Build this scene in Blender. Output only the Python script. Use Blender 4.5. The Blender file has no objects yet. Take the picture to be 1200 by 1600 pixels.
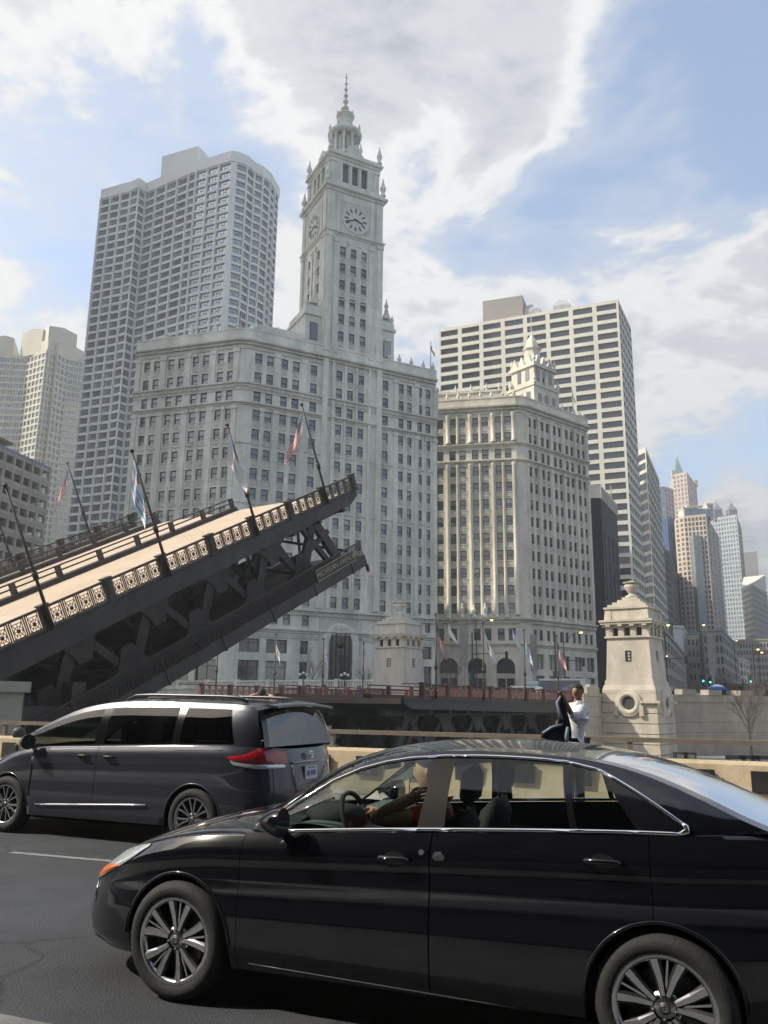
import bpy, bmesh, math, random
from mathutils import Vector, Matrix
random.seed(7)
R = math.radians
SC = bpy.context.scene
COL = SC.collection

# ------------------------------------------------------------------ camera, sky, sun, exposure
cam_d = bpy.data.cameras.new('camera')
cam_d.sensor_fit = 'VERTICAL'; cam_d.sensor_height = 36.0; cam_d.lens = 36.0 * 1290 / 1600
cam_d.clip_start = 0.1; cam_d.clip_end = 12000
cam = bpy.data.objects.new('camera', cam_d); COL.objects.link(cam)
cam.matrix_world = Matrix.Translation((0, 0, 1.725)) @ Matrix.Rotation(R(90 + 13.05), 4, 'X') @ Matrix.Rotation(R(0.75), 4, 'Z')
SC.camera = cam
SUN_AZ, SUN_EL = -96.0, 43.0          # azimuth measured from +Y towards +X, elevation
sun_dir = Vector((math.sin(R(SUN_AZ)) * math.cos(R(SUN_EL)), math.cos(R(SUN_AZ)) * math.cos(R(SUN_EL)), math.sin(R(SUN_EL))))
sd = bpy.data.lights.new('sun', 'SUN'); sd.energy = 5.0; sd.angle = R(0.6); sd.color = (1.0, 0.93, 0.80)
so = bpy.data.objects.new('sun', sd); COL.objects.link(so)
so.rotation_euler = (-sun_dir).to_track_quat('-Z', 'Y').to_euler()
SC.view_settings.view_transform = 'Standard'; SC.view_settings.look = 'None'
SC.view_settings.gamma = 1.0; SC.view_settings.exposure = 0.42; SC.view_settings.use_curve_mapping = False
SC.render.engine = 'CYCLES'
SC.cycles.max_bounces = 8; SC.cycles.transparent_max_bounces = 12; SC.cycles.volume_bounces = 0
SC.cycles.use_denoising = True; SC.cycles.sample_clamp_indirect = 4.0; SC.cycles.caustics_reflective = False; SC.cycles.caustics_refractive = False

w = bpy.data.worlds.new('World'); SC.world = w; w.use_nodes = True
nt = w.node_tree; nt.nodes.clear()
def N(t, **k):
    n = nt.nodes.new(t)
    for a, b in k.items(): setattr(n, a, b)
    return n
def wm(op, a, b=None, c=None):
    n = nt.nodes.new('ShaderNodeMath'); n.operation = op
    for i, v in enumerate((a, b, c)):
        if v is None: continue
        if isinstance(v, (int, float)): n.inputs[i].default_value = v
        else: nt.links.new(v, n.inputs[i])
    return n.outputs[0]
def wramp(v, pts, interp='EASE'):
    n = nt.nodes.new('ShaderNodeValToRGB'); n.color_ramp.interpolation = interp
    el = n.color_ramp.elements
    while len(el) < len(pts): el.new(0.5)
    for e, (p, c) in zip(el, pts):
        e.position = p; e.color = c if len(c) == 4 else (*c, 1)
    nt.links.new(v, n.inputs[0]); return n.outputs[0]
sky = N('ShaderNodeTexSky', sky_type='NISHITA', sun_disc=False)
sky.sun_elevation = R(SUN_EL); sky.sun_rotation = R(SUN_AZ); sky.air_density = 1.0; sky.dust_density = 1.2; sky.ozone_density = 1.0
tc = N('ShaderNodeTexCoord'); sep = N('ShaderNodeSeparateXYZ'); nt.links.new(tc.outputs['Generated'], sep.inputs[0])
zz = wm('ADD', wm('MAXIMUM', sep.outputs[2], 0.0), 0.16)
cmb = N('ShaderNodeCombineXYZ')
nt.links.new(wm('DIVIDE', sep.outputs[0], zz), cmb.inputs[0]); nt.links.new(wm('DIVIDE', sep.outputs[1], zz), cmb.inputs[1])
def wnoise(scale, detail, rough, loc, dist=0.0):
    mp = N('ShaderNodeMapping'); mp.inputs['Location'].default_value = loc; nt.links.new(cmb.outputs[0], mp.inputs[0])
    n = N('ShaderNodeTexNoise'); n.inputs['Scale'].default_value = scale; n.inputs['Detail'].default_value = detail
    n.inputs['Roughness'].default_value = rough; n.inputs['Distortion'].default_value = dist
    nt.links.new(mp.outputs[0], n.inputs[0]); return n.outputs[0]
CLOUD_BLOBS = [(0.0269, 0.7282, 0.6848, 9.0, 0.22), (-0.1137, 0.7327, 0.6710, 8.0, 0.08), (-0.3520, 0.7070, 0.6134, 8.0, 0.04), (0.2076, 0.7345, 0.6461, 6.0, 0.12), (-0.2817, 0.7915, 0.5423, 8.0, -0.17), (0.3295, 0.6892, 0.6453, 8.0, -0.16), (0.3223, 0.7511, 0.5762, 7.0, -0.08), (0.1176, 0.8239, 0.5544, 5.0, -0.12), (0.2713, 0.8529, 0.4460, 11.0, 0.11), (0.3751, 0.8048, 0.4601, 8.0, 0.09), (0.0855, 0.8704, 0.4848, 6.0, 0.10), (0.3309, 0.8769, 0.3488, 8.0, 0.06), (-0.3831, 0.8130, 0.4385, 7.0, 0.09), (-0.1218, 0.8649, 0.4869, 4.0, 0.08), (0.3902, 0.8766, 0.2815, 5.0, -0.10), (0.4042, 0.8918, 0.2034, 3.5, 0.14)]   # direction, radius in degrees, amount of cloud
big = wnoise(1.25, 10, 0.58, (3.1, 1.7, 0.4), 0.3)
fine = wnoise(4.2, 8, 0.62, (7.7, 2.2, 3.0), 0.4)
dens = wm('ADD', big, wm('MULTIPLY', wm('SUBTRACT', fine, 0.5), 0.55))
for bx, by, bz, br0, bw in CLOUD_BLOBS:
    vd = N('ShaderNodeVectorMath', operation='DOT_PRODUCT'); nt.links.new(tc.outputs['Generated'], vd.inputs[0]); vd.inputs[1].default_value = (bx, by, bz)
    mr = N('ShaderNodeMapRange', interpolation_type='SMOOTHSTEP'); nt.links.new(vd.outputs['Value'], mr.inputs[0]); mr.inputs[1].default_value = math.cos(R(br0 * 1.5)); mr.inputs[2].default_value = 1.0; mr.inputs[3].default_value = 0.0; mr.inputs[4].default_value = bw
    dens = wm('ADD', dens, mr.outputs[0])
mask = wramp(dens, [(0.38, (0, 0, 0)), (0.49, (0.36, 0.36, 0.36)), (0.57, (1, 1, 1))])
shade = wramp(dens, [(0.50, (4.3, 4.4, 4.55)), (0.60, (5.2, 5.2, 5.15)), (0.67, (3.8, 3.9, 4.1)), (0.80, (2.2, 2.35, 2.75))])
mx = N('ShaderNodeMix', data_type='RGBA')
nt.links.new(mask, mx.inputs[0]); nt.links.new(shade, mx.inputs[7])
skb = N('ShaderNodeMix', data_type='RGBA', blend_type='MULTIPLY'); skb.inputs[0].default_value = 1.0
skb.inputs[7].default_value = (1.62, 1.55, 1.45, 1); nt.links.new(sky.outputs[0], skb.inputs[6])
nt.links.new(skb.outputs[2], mx.inputs[6])
bg = N('ShaderNodeBackground'); bg.inputs[1].default_value = 0.14
nt.links.new(mx.outputs[2], bg.inputs[0])
out = N('ShaderNodeOutputWorld'); nt.links.new(bg.outputs[0], out.inputs[0])

# ------------------------------------------------------------------ materials
MATS = {}
def mat(name, col, rough=0.7, metal=0.0, var=0.12, vscale=0.6, bump=0.0, bscale=8.0, spec=0.5, coat=0.0, stain=0.0, stscale=0.08, coord='pos', rnd=0.0):
    """plain surface: base colour with two scales of noise variation, optional stain streaks and fine relief"""
    if name in MATS: return MATS[name]
    m = bpy.data.materials.new(name); m.use_nodes = True; t = m.node_tree; b = t.nodes['Principled BSDF']
    b.inputs['Roughness'].default_value = rough; b.inputs['Metallic'].default_value = metal
    b.inputs['Specular IOR Level'].default_value = spec; b.inputs['Coat Weight'].default_value = coat; b.inputs['Coat Roughness'].default_value = 0.03
    if coord == 'pos':
        g = t.nodes.new('ShaderNodeNewGeometry'); src = g.outputs['Position']
    else:
        g = t.nodes.new('ShaderNodeTexCoord'); src = g.outputs['Object']
    col = (*col, 1)
    if var or stain or rnd:
        n = t.nodes.new('ShaderNodeTexNoise'); n.inputs['Scale'].default_value = vscale; n.inputs['Detail'].default_value = 8; n.inputs['Roughness'].default_value = 0.65
        t.links.new(src, n.inputs[0])
        r = t.nodes.new('ShaderNodeValToRGB'); r.color_ramp.elements[0].position = 0.3; r.color_ramp.elements[1].position = 0.7
        r.color_ramp.elements[0].color = tuple(c * (1 - var) for c in col[:3]) + (1,); r.color_ramp.elements[1].color = tuple(min(1, c * (1 + var)) for c in col[:3]) + (1,)
        t.links.new(n.outputs[0], r.inputs[0]); o = r.outputs[0]
        if stain:
            mp = t.nodes.new('ShaderNodeMapping'); mp.inputs['Scale'].default_value = (1, 1, 0.22); t.links.new(src, mp.inputs[0])
            n2 = t.nodes.new('ShaderNodeTexNoise'); n2.inputs['Scale'].default_value = stscale; n2.inputs['Detail'].default_value = 10; n2.inputs['Roughness'].default_value = 0.7
            t.links.new(mp.outputs[0], n2.inputs[0])
            r2 = t.nodes.new('ShaderNodeValToRGB'); r2.color_ramp.elements[0].position = 0.38; r2.color_ramp.elements[1].position = 0.62
            k = 1 - stain; r2.color_ramp.elements[0].color = (k, k, k * 0.97, 1); r2.color_ramp.elements[1].color = (1, 1, 1, 1)
            t.links.new(n2.outputs[0], r2.inputs[0])
            x = t.nodes.new('ShaderNodeMix'); x.data_type = 'RGBA'; x.blend_type = 'MULTIPLY'; x.inputs[0].default_value = 1
            t.links.new(o, x.inputs[6]); t.links.new(r2.outputs[0], x.inputs[7]); o = x.outputs[2]
        if rnd:
            oi = t.nodes.new('ShaderNodeObjectInfo'); mr = t.nodes.new('ShaderNodeMapRange'); mr.inputs[3].default_value = 1 - rnd; mr.inputs[4].default_value = 1 + rnd
            t.links.new(oi.outputs['Random'], mr.inputs[0])
            x = t.nodes.new('ShaderNodeMix'); x.data_type = 'RGBA'; x.blend_type = 'MULTIPLY'; x.inputs[0].default_value = 1
            t.links.new(o, x.inputs[6]); t.links.new(mr.outputs[0], x.inputs[7]); o = x.outputs[2]
        t.links.new(o, b.inputs['Base Color'])
    else:
        b.inputs['Base Color'].default_value = col
    if bump:
        n = t.nodes.new('ShaderNodeTexNoise'); n.inputs['Scale'].default_value = bscale; n.inputs['Detail'].default_value = 6
        t.links.new(src, n.inputs[0]); bp = t.nodes.new('ShaderNodeBump'); bp.inputs['Strength'].default_value = bump; bp.inputs['Distance'].default_value = 0.02
        t.links.new(n.outputs[0], bp.inputs['Height']); t.links.new(bp.outputs[0], b.inputs['Normal'])
    MATS[name] = m; return m
def emis(name, col, s):
    if name in MATS: return MATS[name]
    m = bpy.data.materials.new(name); m.use_nodes = True; b = m.node_tree.nodes['Principled BSDF']
    b.inputs['Base Color'].default_value = (*col, 1); b.inputs['Emission Color'].default_value = (*col, 1); b.inputs['Emission Strength'].default_value = s
    MATS[name] = m; return m
def glass_wall(name, dark, light, plight=0.25, rough=0.06, spec=0.8, tint=None, wav=0.25, ior=1.75):
    """window glass of a building: dark room or pale blind behind (per pane), slightly wavy reflection"""
    if name in MATS: return MATS[name]
    m = bpy.data.materials.new(name); m.use_nodes = True; t = m.node_tree; b = t.nodes['Principled BSDF']
    oi = t.nodes.new('ShaderNodeObjectInfo'); g = t.nodes.new('ShaderNodeNewGeometry')
    ad = t.nodes.new('ShaderNodeMath'); ad.operation = 'ADD'; t.links.new(oi.outputs['Random'], ad.inputs[0]); t.links.new(g.outputs['Random Per Island'], ad.inputs[1])
    fr = t.nodes.new('ShaderNodeMath'); fr.operation = 'FRACT'; t.links.new(ad.outputs[0], fr.inputs[0])
    r = t.nodes.new('ShaderNodeValToRGB'); e = r.color_ramp.elements
    e[0].position = 0.0; e[0].color = (*dark, 1); e[1].position = 1.0; e[1].color = (*light, 1)
    a = e.new(1 - plight); a.color = tuple(d * 1.7 for d in dark) + (1,)
    t.links.new(fr.outputs[0], r.inputs[0]); t.links.new(r.outputs[0], b.inputs['Base Color'])
    b.inputs['Roughness'].default_value = rough; b.inputs['Specular IOR Level'].default_value = .5; b.inputs['IOR'].default_value = ior
    if tint: b.inputs['Specular Tint'].default_value = (*tint, 1)
    n = t.nodes.new('ShaderNodeTexNoise'); n.inputs['Scale'].default_value = 0.5; n.inputs['Detail'].default_value = 1
    t.links.new(g.outputs['Position'], n.inputs[0]); bp = t.nodes.new('ShaderNodeBump'); bp.inputs['Strength'].default_value = wav; bp.inputs['Distance'].default_value = 0.05
    t.links.new(n.outputs[0], bp.inputs['Height']); t.links.new(bp.outputs[0], b.inputs['Normal'])
    MATS[name] = m; return m
def car_glass(name, tint, refl=1.0):
    if name in MATS: return MATS[name]
    m = bpy.data.materials.new(name); m.use_nodes = True; t = m.node_tree; t.nodes.clear()
    o = t.nodes.new('ShaderNodeOutputMaterial'); tr = t.nodes.new('ShaderNodeBsdfTransparent'); gl = t.nodes.new('ShaderNodeBsdfGlossy')
    tr.inputs[0].default_value = (*tint, 1); gl.inputs['Roughness'].default_value = 0.01
    fz = t.nodes.new('ShaderNodeFresnel'); fz.inputs[0].default_value = 1.5
    mu = t.nodes.new('ShaderNodeMath'); mu.operation = 'MULTIPLY'; mu.use_clamp = True; mu.inputs[1].default_value = refl; t.links.new(fz.outputs[0], mu.inputs[0])
    mx_ = t.nodes.new('ShaderNodeMixShader'); t.links.new(mu.outputs[0], mx_.inputs[0]); t.links.new(tr.outputs[0], mx_.inputs[1]); t.links.new(gl.outputs[0], mx_.inputs[2])
    t.links.new(mx_.outputs[0], o.inputs[0]); MATS[name] = m; return m

# ------------------------------------------------------------------ mesh helpers
class MB:
    """collects polygons; build() links them as ONE mesh object"""
    def __init__(s): s.v = []; s.f = []; s.m = []; s.sm = []
    def add(s, vs, fs, m=0, smooth=False):
        o = len(s.v); s.v += [tuple(p) for p in vs]
        for f in fs: s.f.append([i + o for i in f]); s.m.append(m); s.sm.append(smooth)
        return s
    def quad(s, a, b, c, d, m=0): return s.add([a, b, c, d], [(0, 1, 2, 3)], m)
    def box(s, x0, x1, y0, y1, z0, z1, m=0):
        return s.add([(x0, y0, z0), (x1, y0, z0), (x1, y1, z0), (x0, y1, z0), (x0, y0, z1), (x1, y0, z1), (x1, y1, z1), (x0, y1, z1)],
                     [(0, 3, 2, 1), (4, 5, 6, 7), (0, 1, 5, 4), (1, 2, 6, 5), (2, 3, 7, 6), (3, 0, 4, 7)], m)
    def frus(s, cx, cy, z0, z1, ax, ay, bx, by, m=0):
        return s.add([(cx - ax, cy - ay, z0), (cx + ax, cy - ay, z0), (cx + ax, cy + ay, z0), (cx - ax, cy + ay, z0), (cx - bx, cy - by, z1), (cx + bx, cy - by, z1), (cx + bx, cy + by, z1), (cx - bx, cy + by, z1)],
                     [(0, 3, 2, 1), (4, 5, 6, 7), (0, 1, 5, 4), (1, 2, 6, 5), (2, 3, 7, 6), (3, 0, 4, 7)], m)
    def prism(s, poly, z0, z1, m=0):
        n = len(poly); vs = [(x, y, z0) for x, y in poly] + [(x, y, z1) for x, y in poly]
        fs = [tuple(range(n))[::-1], tuple(range(n, 2 * n))] + [(i, (i + 1) % n, n + (i + 1) % n, n + i) for i in range(n)]
        return s.add(vs, fs, m)
    def bar(s, p, q, wd, ht=None, m=0, up=(0, 0, 1)):
        """square bar from p to q"""
        p = Vector(p); q = Vector(q); ht = ht or wd; d = (q - p).normalized(); u = Vector(up)
        if abs(d.dot(u)) > 0.98: u = Vector((1, 0, 0))
        a = d.cross(u).normalized() * wd / 2; b = a.cross(d).normalized() * ht / 2
        vs = [p - a - b, p + a - b, p + a + b, p - a + b, q - a - b, q + a - b, q + a + b, q - a + b]
        return s.add(vs, [(0, 3, 2, 1), (4, 5, 6, 7), (0, 1, 5, 4), (1, 2, 6, 5), (2, 3, 7, 6), (3, 0, 4, 7)], m)
    def tube(s, pts, r, n=8, m=0, smooth=True, caps=True):
        pts = [Vector(p) for p in pts]; rs = r if isinstance(r, (list, tuple)) else [r] * len(pts)
        vs = []; fs = []; pa = None
        for i, p in enumerate(pts):
            d = (pts[min(i + 1, len(pts) - 1)] - pts[max(i - 1, 0)])
            d = d.normalized() if d.length > 1e-9 else Vector((0, 0, 1))
            if pa is None:
                u = Vector((0, 0, 1)) if abs(d.z) < 0.95 else Vector((1, 0, 0)); a = d.cross(u).normalized()
            else:
                a = pa - d * pa.dot(d); a = a.normalized() if a.length > 1e-6 else d.orthogonal().normalized()
            pa = a; b = d.cross(a)
            for k in range(n):
                t = 2 * math.pi * k / n; vs.append(p + (a * math.cos(t) + b * math.sin(t)) * rs[i])
        for i in range(len(pts) - 1):
            for k in range(n):
                fs.append((i * n + k, i * n + (k + 1) % n, (i + 1) * n + (k + 1) % n, (i + 1) * n + k))
        if caps: fs += [tuple(range(n))[::-1], tuple(range((len(pts) - 1) * n, len(pts) * n))]
        return s.add(vs, fs, m, smooth)
    def lathe(s, prof, n=16, c=(0, 0, 0), m=0, smooth=True, axis='z'):
        vs = []; fs = []
        for r, z in prof:
            for k in range(n):
                t = 2 * math.pi * k / n; x, y = r * math.cos(t), r * math.sin(t)
                v = (x, y, z) if axis == 'z' else (x, z, y)
                vs.append((v[0] + c[0], v[1] + c[1], v[2] + c[2]))
        for i in range(len(prof) - 1):
            for k in range(n):
                q = (i * n + k, i * n + (k + 1) % n, (i + 1) * n + (k + 1) % n, (i + 1) * n + k)
                fs.append(q if axis == 'z' else q[::-1])
        return s.add(vs, fs, m, smooth)
    def grid(s, P, m=0, smooth=True, close=False, mf=None):
        """P[i][j] points"""
        a = len(P); b = len(P[0]); o = len(s.v); s.v += [tuple(p) for r_ in P for p in r_]
        for i in range(a - 1):
            for j in range(b - 1 + (1 if close else 0)):
                k = (j + 1) % b
                s.f.append([o + i * b + j, o + (i + 1) * b + j, o + (i + 1) * b + k, o + i * b + k])
                s.m.append(mf(i, j) if mf else m); s.sm.append(smooth)
        return s
    def mesh(s, name, mats):
        me = bpy.data.meshes.new(name); me.from_pydata(s.v, [], s.f)
        for x in (mats if isinstance(mats, (list, tuple)) else [mats]): me.materials.append(x)
        me.polygons.foreach_set('material_index', s.m); me.polygons.foreach_set('use_smooth', s.sm); me.update()
        return me
    def build(s, name, mats, parent=None, loc=(0, 0, 0), rotz=0.0, fix=False):
        me = s.mesh(name, mats)
        if fix:
            bm = bmesh.new(); bm.from_mesh(me); bmesh.ops.remove_doubles(bm, verts=bm.verts, dist=1e-5); bmesh.ops.recalc_face_normals(bm, faces=bm.faces); bm.to_mesh(me); bm.free()
        return link(name, me, parent, loc, rotz)
def link(name, data, parent=None, loc=(0, 0, 0), rotz=0.0):
    o = bpy.data.objects.new(name, data); COL.objects.link(o); o.location = loc; o.rotation_euler = (0, 0, rotz)
    if parent: o.parent = parent
    return o
def tag(o, label, cat=None, group=None, kind=None):
    o['label'] = label
    if cat: o['category'] = cat
    if group: o['group'] = group
    if kind: o['kind'] = kind
    return o
def thing(name, label, cat, loc=(0, 0, 0), rotz=0.0, group=None):
    return tag(link(name, None, None, loc, rotz), label, cat, group)
def struct(o): o['kind'] = 'structure'; return o
def copy_tree(o, parent=None):
    c = o.copy(); COL.objects.link(c); c.parent = parent
    for ch in o.children: copy_tree(ch, c)
    return c
# pixel -> place helpers used only to survey positions (photo camera 1200x1600)
CF, CP, CR, CH = 1290.0, R(13.05), R(0.75), 1.725
def ray(px, py):
    x, y = px - 600, py - 800; x, y = x * math.cos(CR) + y * math.sin(CR), -x * math.sin(CR) + y * math.cos(CR)
    a = x / CF; u = -y / CF; Y = math.cos(CP) - u * math.sin(CP); Z = math.sin(CP) + u * math.cos(CP)
    return a / Y, Z / Y
def at(px, py, Y):
    a, k = ray(px, py); return Vector((a * Y, Y, CH + k * Y))
def atz(px, py, z):
    a, k = ray(px, py); Y = (z - CH) / k; return Vector((a * Y, Y, z))
# ------------------------------------------------------------------ materials of the place
terra = mat('glazed_terracotta', (0.77, 0.76, 0.67), 0.45, var=0.13, vscale=0.55, stain=0.30, stscale=0.3, bump=0.25, bscale=2.0)
terra_d = mat('terracotta_relief', (0.60, 0.595, 0.52), 0.55, var=0.25, vscale=1.6, stain=0.25, stscale=0.3, bump=0.9, bscale=3.0)
sashm = mat('dark_window_frame', (0.06, 0.075, 0.07), 0.5, var=0.1)
glass = glass_wall('window_glass', (0.020, 0.026, 0.030), (0.30, 0.30, 0.25), 0.34, ior=2.1)
glassb = glass_wall('bluish_window_glass', (0.035, 0.055, 0.075), (0.10, 0.13, 0.16), 0.4, tint=(0.8, 0.92, 1.0), ior=2.5)
glassk = glass_wall('dark_tinted_glass', (0.012, 0.013, 0.016), (0.03, 0.03, 0.035), 0.5, spec=0.6)
shopg = glass_wall('shop_glass', (0.02, 0.03, 0.03), (0.12, 0.13, 0.11), 0.3)
conc = mat('pale_concrete', (0.56, 0.53, 0.46), 0.8, var=0.07, vscale=0.2, stain=0.12, stscale=0.12)
conc_w = mat('white_precast', (0.70, 0.665, 0.56), 0.75, var=0.06, vscale=0.2, stain=0.1)
conc_y = mat('cream_concrete', (0.62, 0.585, 0.47), 0.8, var=0.06, vscale=0.15, stain=0.1)
conc_g = mat('weathered_garage_concrete', (0.34, 0.33, 0.31), 0.85, var=0.2, vscale=0.3, stain=0.25)
lime = mat('limestone', (0.56, 0.50, 0.41), 0.8, var=0.12, vscale=1.2, stain=0.25, stscale=0.5, bump=0.3, bscale=6)
whitem = mat('white_mullion', (0.6, 0.6, 0.57), 0.6, var=0.05)
GZ = 2.0     # street level on the north bank

_wm = {}
def win_mesh(wd, ht, kind, mats):
    key = (round(wd, 2), round(ht, 2), kind)
    if key in _wm: return _wm[key]
    b = MB(); t = min(0.11, wd * 0.09)
    def fr(x0, x1, z0, z1, y0=-0.07, y1=0.03): b.box(x0, x1, y0, y1, z0, z1, 1)
    b.quad((0, 0, 0), (wd, 0, 0), (wd, 0, ht), (0, 0, ht), 0)
    if kind == 'sash':
        b.f.pop(); b.m.pop(); b.sm.pop(); b.v = []
        b.quad((0, 0.04, 0), (wd, 0.04, 0), (wd, 0.04, ht * .5), (0, 0.04, ht * .5), 0)
        b.quad((0, -0.01, ht * .5), (wd, -0.01, ht * .5), (wd, -0.01, ht), (0, -0.01, ht), 0)
        fr(0, t, 0, ht); fr(wd - t, wd, 0, ht); fr(t, wd - t, 0, t); fr(t, wd - t, ht - t, ht); fr(t, wd - t, ht * .5 - t * .45, ht * .5 + t * .45)
        b.box(-0.08, wd + 0.08, -0.42, -0.28, -0.14, 0.0, 2)
    elif kind == 'res':
        for x in (0.02, 0.36, 0.66, 0.98): fr(wd * x - .05, wd * x + .05, 0, ht)
        fr(0, wd, 0, .08); fr(0, wd, ht - .08, ht); fr(wd * .36, wd * .66, ht * .42, ht * .50)
    elif kind == 'shop':
        n = max(2, int(wd / 1.3))
        for k in range(n + 1): fr(wd * k / n - .06, wd * k / n + .06, 0, ht)
        fr(0, wd, 0, .12); fr(0, wd, ht - .12, ht); fr(0, wd, ht * .7, ht * .7 + .1)
    elif kind == 'two':
        fr(wd * .5 - .06, wd * .5 + .06, 0, ht); fr(0, wd, 0, .07); fr(0, wd, ht - .07, ht)
    elif kind == 'strip':
        for k in range(1, 4): fr(wd * k / 4 - .03, wd * k / 4 + .03, 0, ht, -0.02)
    me = b.mesh('window', mats); _wm[key] = me; return me

class Bld:
    def __init__(s, name, label, cat='building', loc=None, wmats=None, limit=300):
        s.root = thing(name, label, cat, loc); s.o = Vector(loc); s.wins = []; s.wmats = wmats or [glass, sashm, terra]; s.limit = limit
    def frame(s, P, Q):
        P = Vector((P[0], P[1])); Q = Vector((Q[0], Q[1])); d = (Q - P).normalized(); return P, d, (Q - P).length, math.atan2(d.y, d.x)
    def upx(s, P, Q, px, py):
        P, d, W, a = s.frame(P, Q); rx, rz = ray(px, py); n = Vector((d.y, -d.x)); t = P.dot(n) / (rx * n.x + n.y)
        q = Vector((rx * t, t)); return (q - P).dot(d), CH + rz * t
    def face(s, P, Q, z0, z1, cols=(), rows=(), m=None, depth=0.35, kind='sash', skip=None, name='wall', prob=1.0):
        P, d, W, a = s.frame(P, Q); b = MB()
        zs = sorted(rows); edge = 0.0
        for c0, c1 in sorted(cols):
            b.quad((edge, 0, z0), (c0, 0, z0), (c0, 0, z1), (edge, 0, z1)); edge = c1; zz_ = z0
            for r0, r1 in zs:
                if skip and skip((c0 + c1) / 2, (r0 + r1) / 2): continue
                b.quad((c0, 0, zz_), (c1, 0, zz_), (c1, 0, r0), (c0, 0, r0)); zz_ = r1
                D = depth
                b.quad((c0, 0, r0), (c1, 0, r0), (c1, D, r0), (c0, D, r0)); b.quad((c0, D, r1), (c1, D, r1), (c1, 0, r1), (c0, 0, r1))
                b.quad((c0, 0, r0), (c0, D, r0), (c0, D, r1), (c0, 0, r1)); b.quad((c1, D, r0), (c1, 0, r0), (c1, 0, r1), (c1, D, r1))
                s.wins.append((P.x + d.x * c0 - d.y * (D - .05), P.y + d.y * c0 + d.x * (D - .05), r0, a, c1 - c0, r1 - r0, kind))
            b.quad((c0, 0, zz_), (c1, 0, zz_), (c1, 0, z1), (c0, 0, z1))
        b.quad((edge, 0, z0), (W, 0, z0), (W, 0, z1), (edge, 0, z1))
        return b.build(name, m or terra, s.root, (P.x - s.o.x, P.y - s.o.y, -s.o.z), a)
    def part(s, name, b, mats, P=None, Q=None):
        """b in face-local coordinates of P->Q (x along, y inward), or in world if P is None"""
        if P is None: return b.build(name, mats, s.root, -s.o)
        P, d, W, a = s.frame(P, Q); return b.build(name, mats, s.root, (P.x - s.o.x, P.y - s.o.y, -s.o.z), a)
    def hull(s, pts, z0, z1, m, open_edges=0, name='roof'):
        """roof slab plus the plain walls of the edges after the first open_edges ones"""
        b = MB(); n = len(pts)
        b.add([(p[0], p[1], z1) for p in pts], [tuple(range(n))])
        for i in range(open_edges, n):
            p, q = pts[i], pts[(i + 1) % n]; b.quad((p[0], p[1], z0), (q[0], q[1], z0), (q[0], q[1], z1), (p[0], p[1], z1))
        return s.part(name, b, m)
    def band(s, pts, prof, m, name='cornice', closed=False):
        """sweep profile [(out, z)...] along the plan polyline"""
        pts = [Vector((p[0], p[1])) for p in pts]; n = len(pts); rows = []
        for i, p in enumerate(pts):
            dp = (p - pts[i - 1]) if (i > 0 or closed) else None; dn = (pts[(i + 1) % n] - p) if (i < n - 1 or closed) else None
            nn = [Vector((v.normalized().y, -v.normalized().x)) for v in (dp, dn) if v is not None]
            if len(nn) == 2: mm = (nn[0] + nn[1]).normalized(); mm = mm / max(0.35, mm.dot(nn[0]))
            else: mm = nn[0]
            rows.append([(p.x + mm.x * o, p.y + mm.y * o, z) for o, z in prof])
        if closed: rows.append(rows[0])
        b = MB(); b.grid(rows, smooth=False)
        if not closed:
            k = len(prof); b.f += [list(range(k)), list(range((n - 1) * k, n * k))[::-1]]; b.m += [0, 0]; b.sm += [False, False]
        return s.part(name, b, m)
    def done(s):
        cx = sorted(s.wins, key=lambda q: (q[0] ** 2 + q[1] ** 2 + (q[2] - 1.7) ** 2) / (q[4] * q[5]))
        for x, y, z, a, wd, ht, k in cx[:s.limit]:
            link('window', win_mesh(wd, ht, k, s.wmats), s.root, (x - s.o.x, y - s.o.y, z - s.o.z), a)
        if len(cx) > s.limit:
            b = MB()
            for x, y, z, a, wd, ht, k in cx[s.limit:]:
                me = win_mesh(wd, ht, k, s.wmats); ca, sa = math.cos(a), math.sin(a)
                vs = [(x + v.co.x * ca - v.co.y * sa, y + v.co.x * sa + v.co.y * ca, z + v.co.z) for v in me.vertices]; o = len(b.v); b.v += vs
                for p in me.polygons: b.f.append([i + o for i in p.vertices]); b.m.append(p.material_index); b.sm.append(False)
            o = s.part('upper_windows', b, s.wmats); o['kind'] = 'stuff'
def lerp2(p, q, t): return (p[0] + (q[0] - p[0]) * t, p[1] + (q[1] - p[1]) * t)
def pol(p, ang, L): return (p[0] + math.sin(R(ang)) * L, p[1] + math.cos(R(ang)) * L)
urn = MB().lathe([(0, 0), (.42, 0), (.42, .3), (.25, .4), (.3, .7), (.5, 1.05), (.42, 1.45), (.2, 1.6), (.28, 1.85), (.12, 2.1), (.14, 2.35), (0, 2.75)], 8, smooth=True).mesh('finial', [terra])
# ================================================================== clock tower building (south block)
A_, B_, C_ = None, (-25.0, 130.45), pol((-22.66, 130.88), 62.3, -0.5)
A_ = pol(B_, 107.4, -20.04); E_ = pol((-22.66, 130.88), 62.3, 36.35)
bs = Bld('clock_tower_building', 'pale terracotta office building with tall clock tower and spire behind the raised bridge', loc=(-10, 140, GZ))
rows_m = [(59.65 - 3.38 * k - 1.95, 59.65 - 3.38 * k) for k in range(13)]
colsL = [(1.65 + 4.81 * k + o, 1.65 + 4.81 * k + o + 1.22) for k in range(4) for o in (0, 1.97)]
colsC = [(a + .5, b + .5) for a, b in ((.46, 1.75), (2.56, 3.83), (5.24, 6.45), (7.3, 8.6), (10.64, 11.93), (15.65, 16.84), (17.82, 19.01), (20.04, 21.2), (24.99, 26.18), (28.36, 29.39), (30.13, 31.17), (32.36, 33.36), (34.12, 35.19))]
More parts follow.
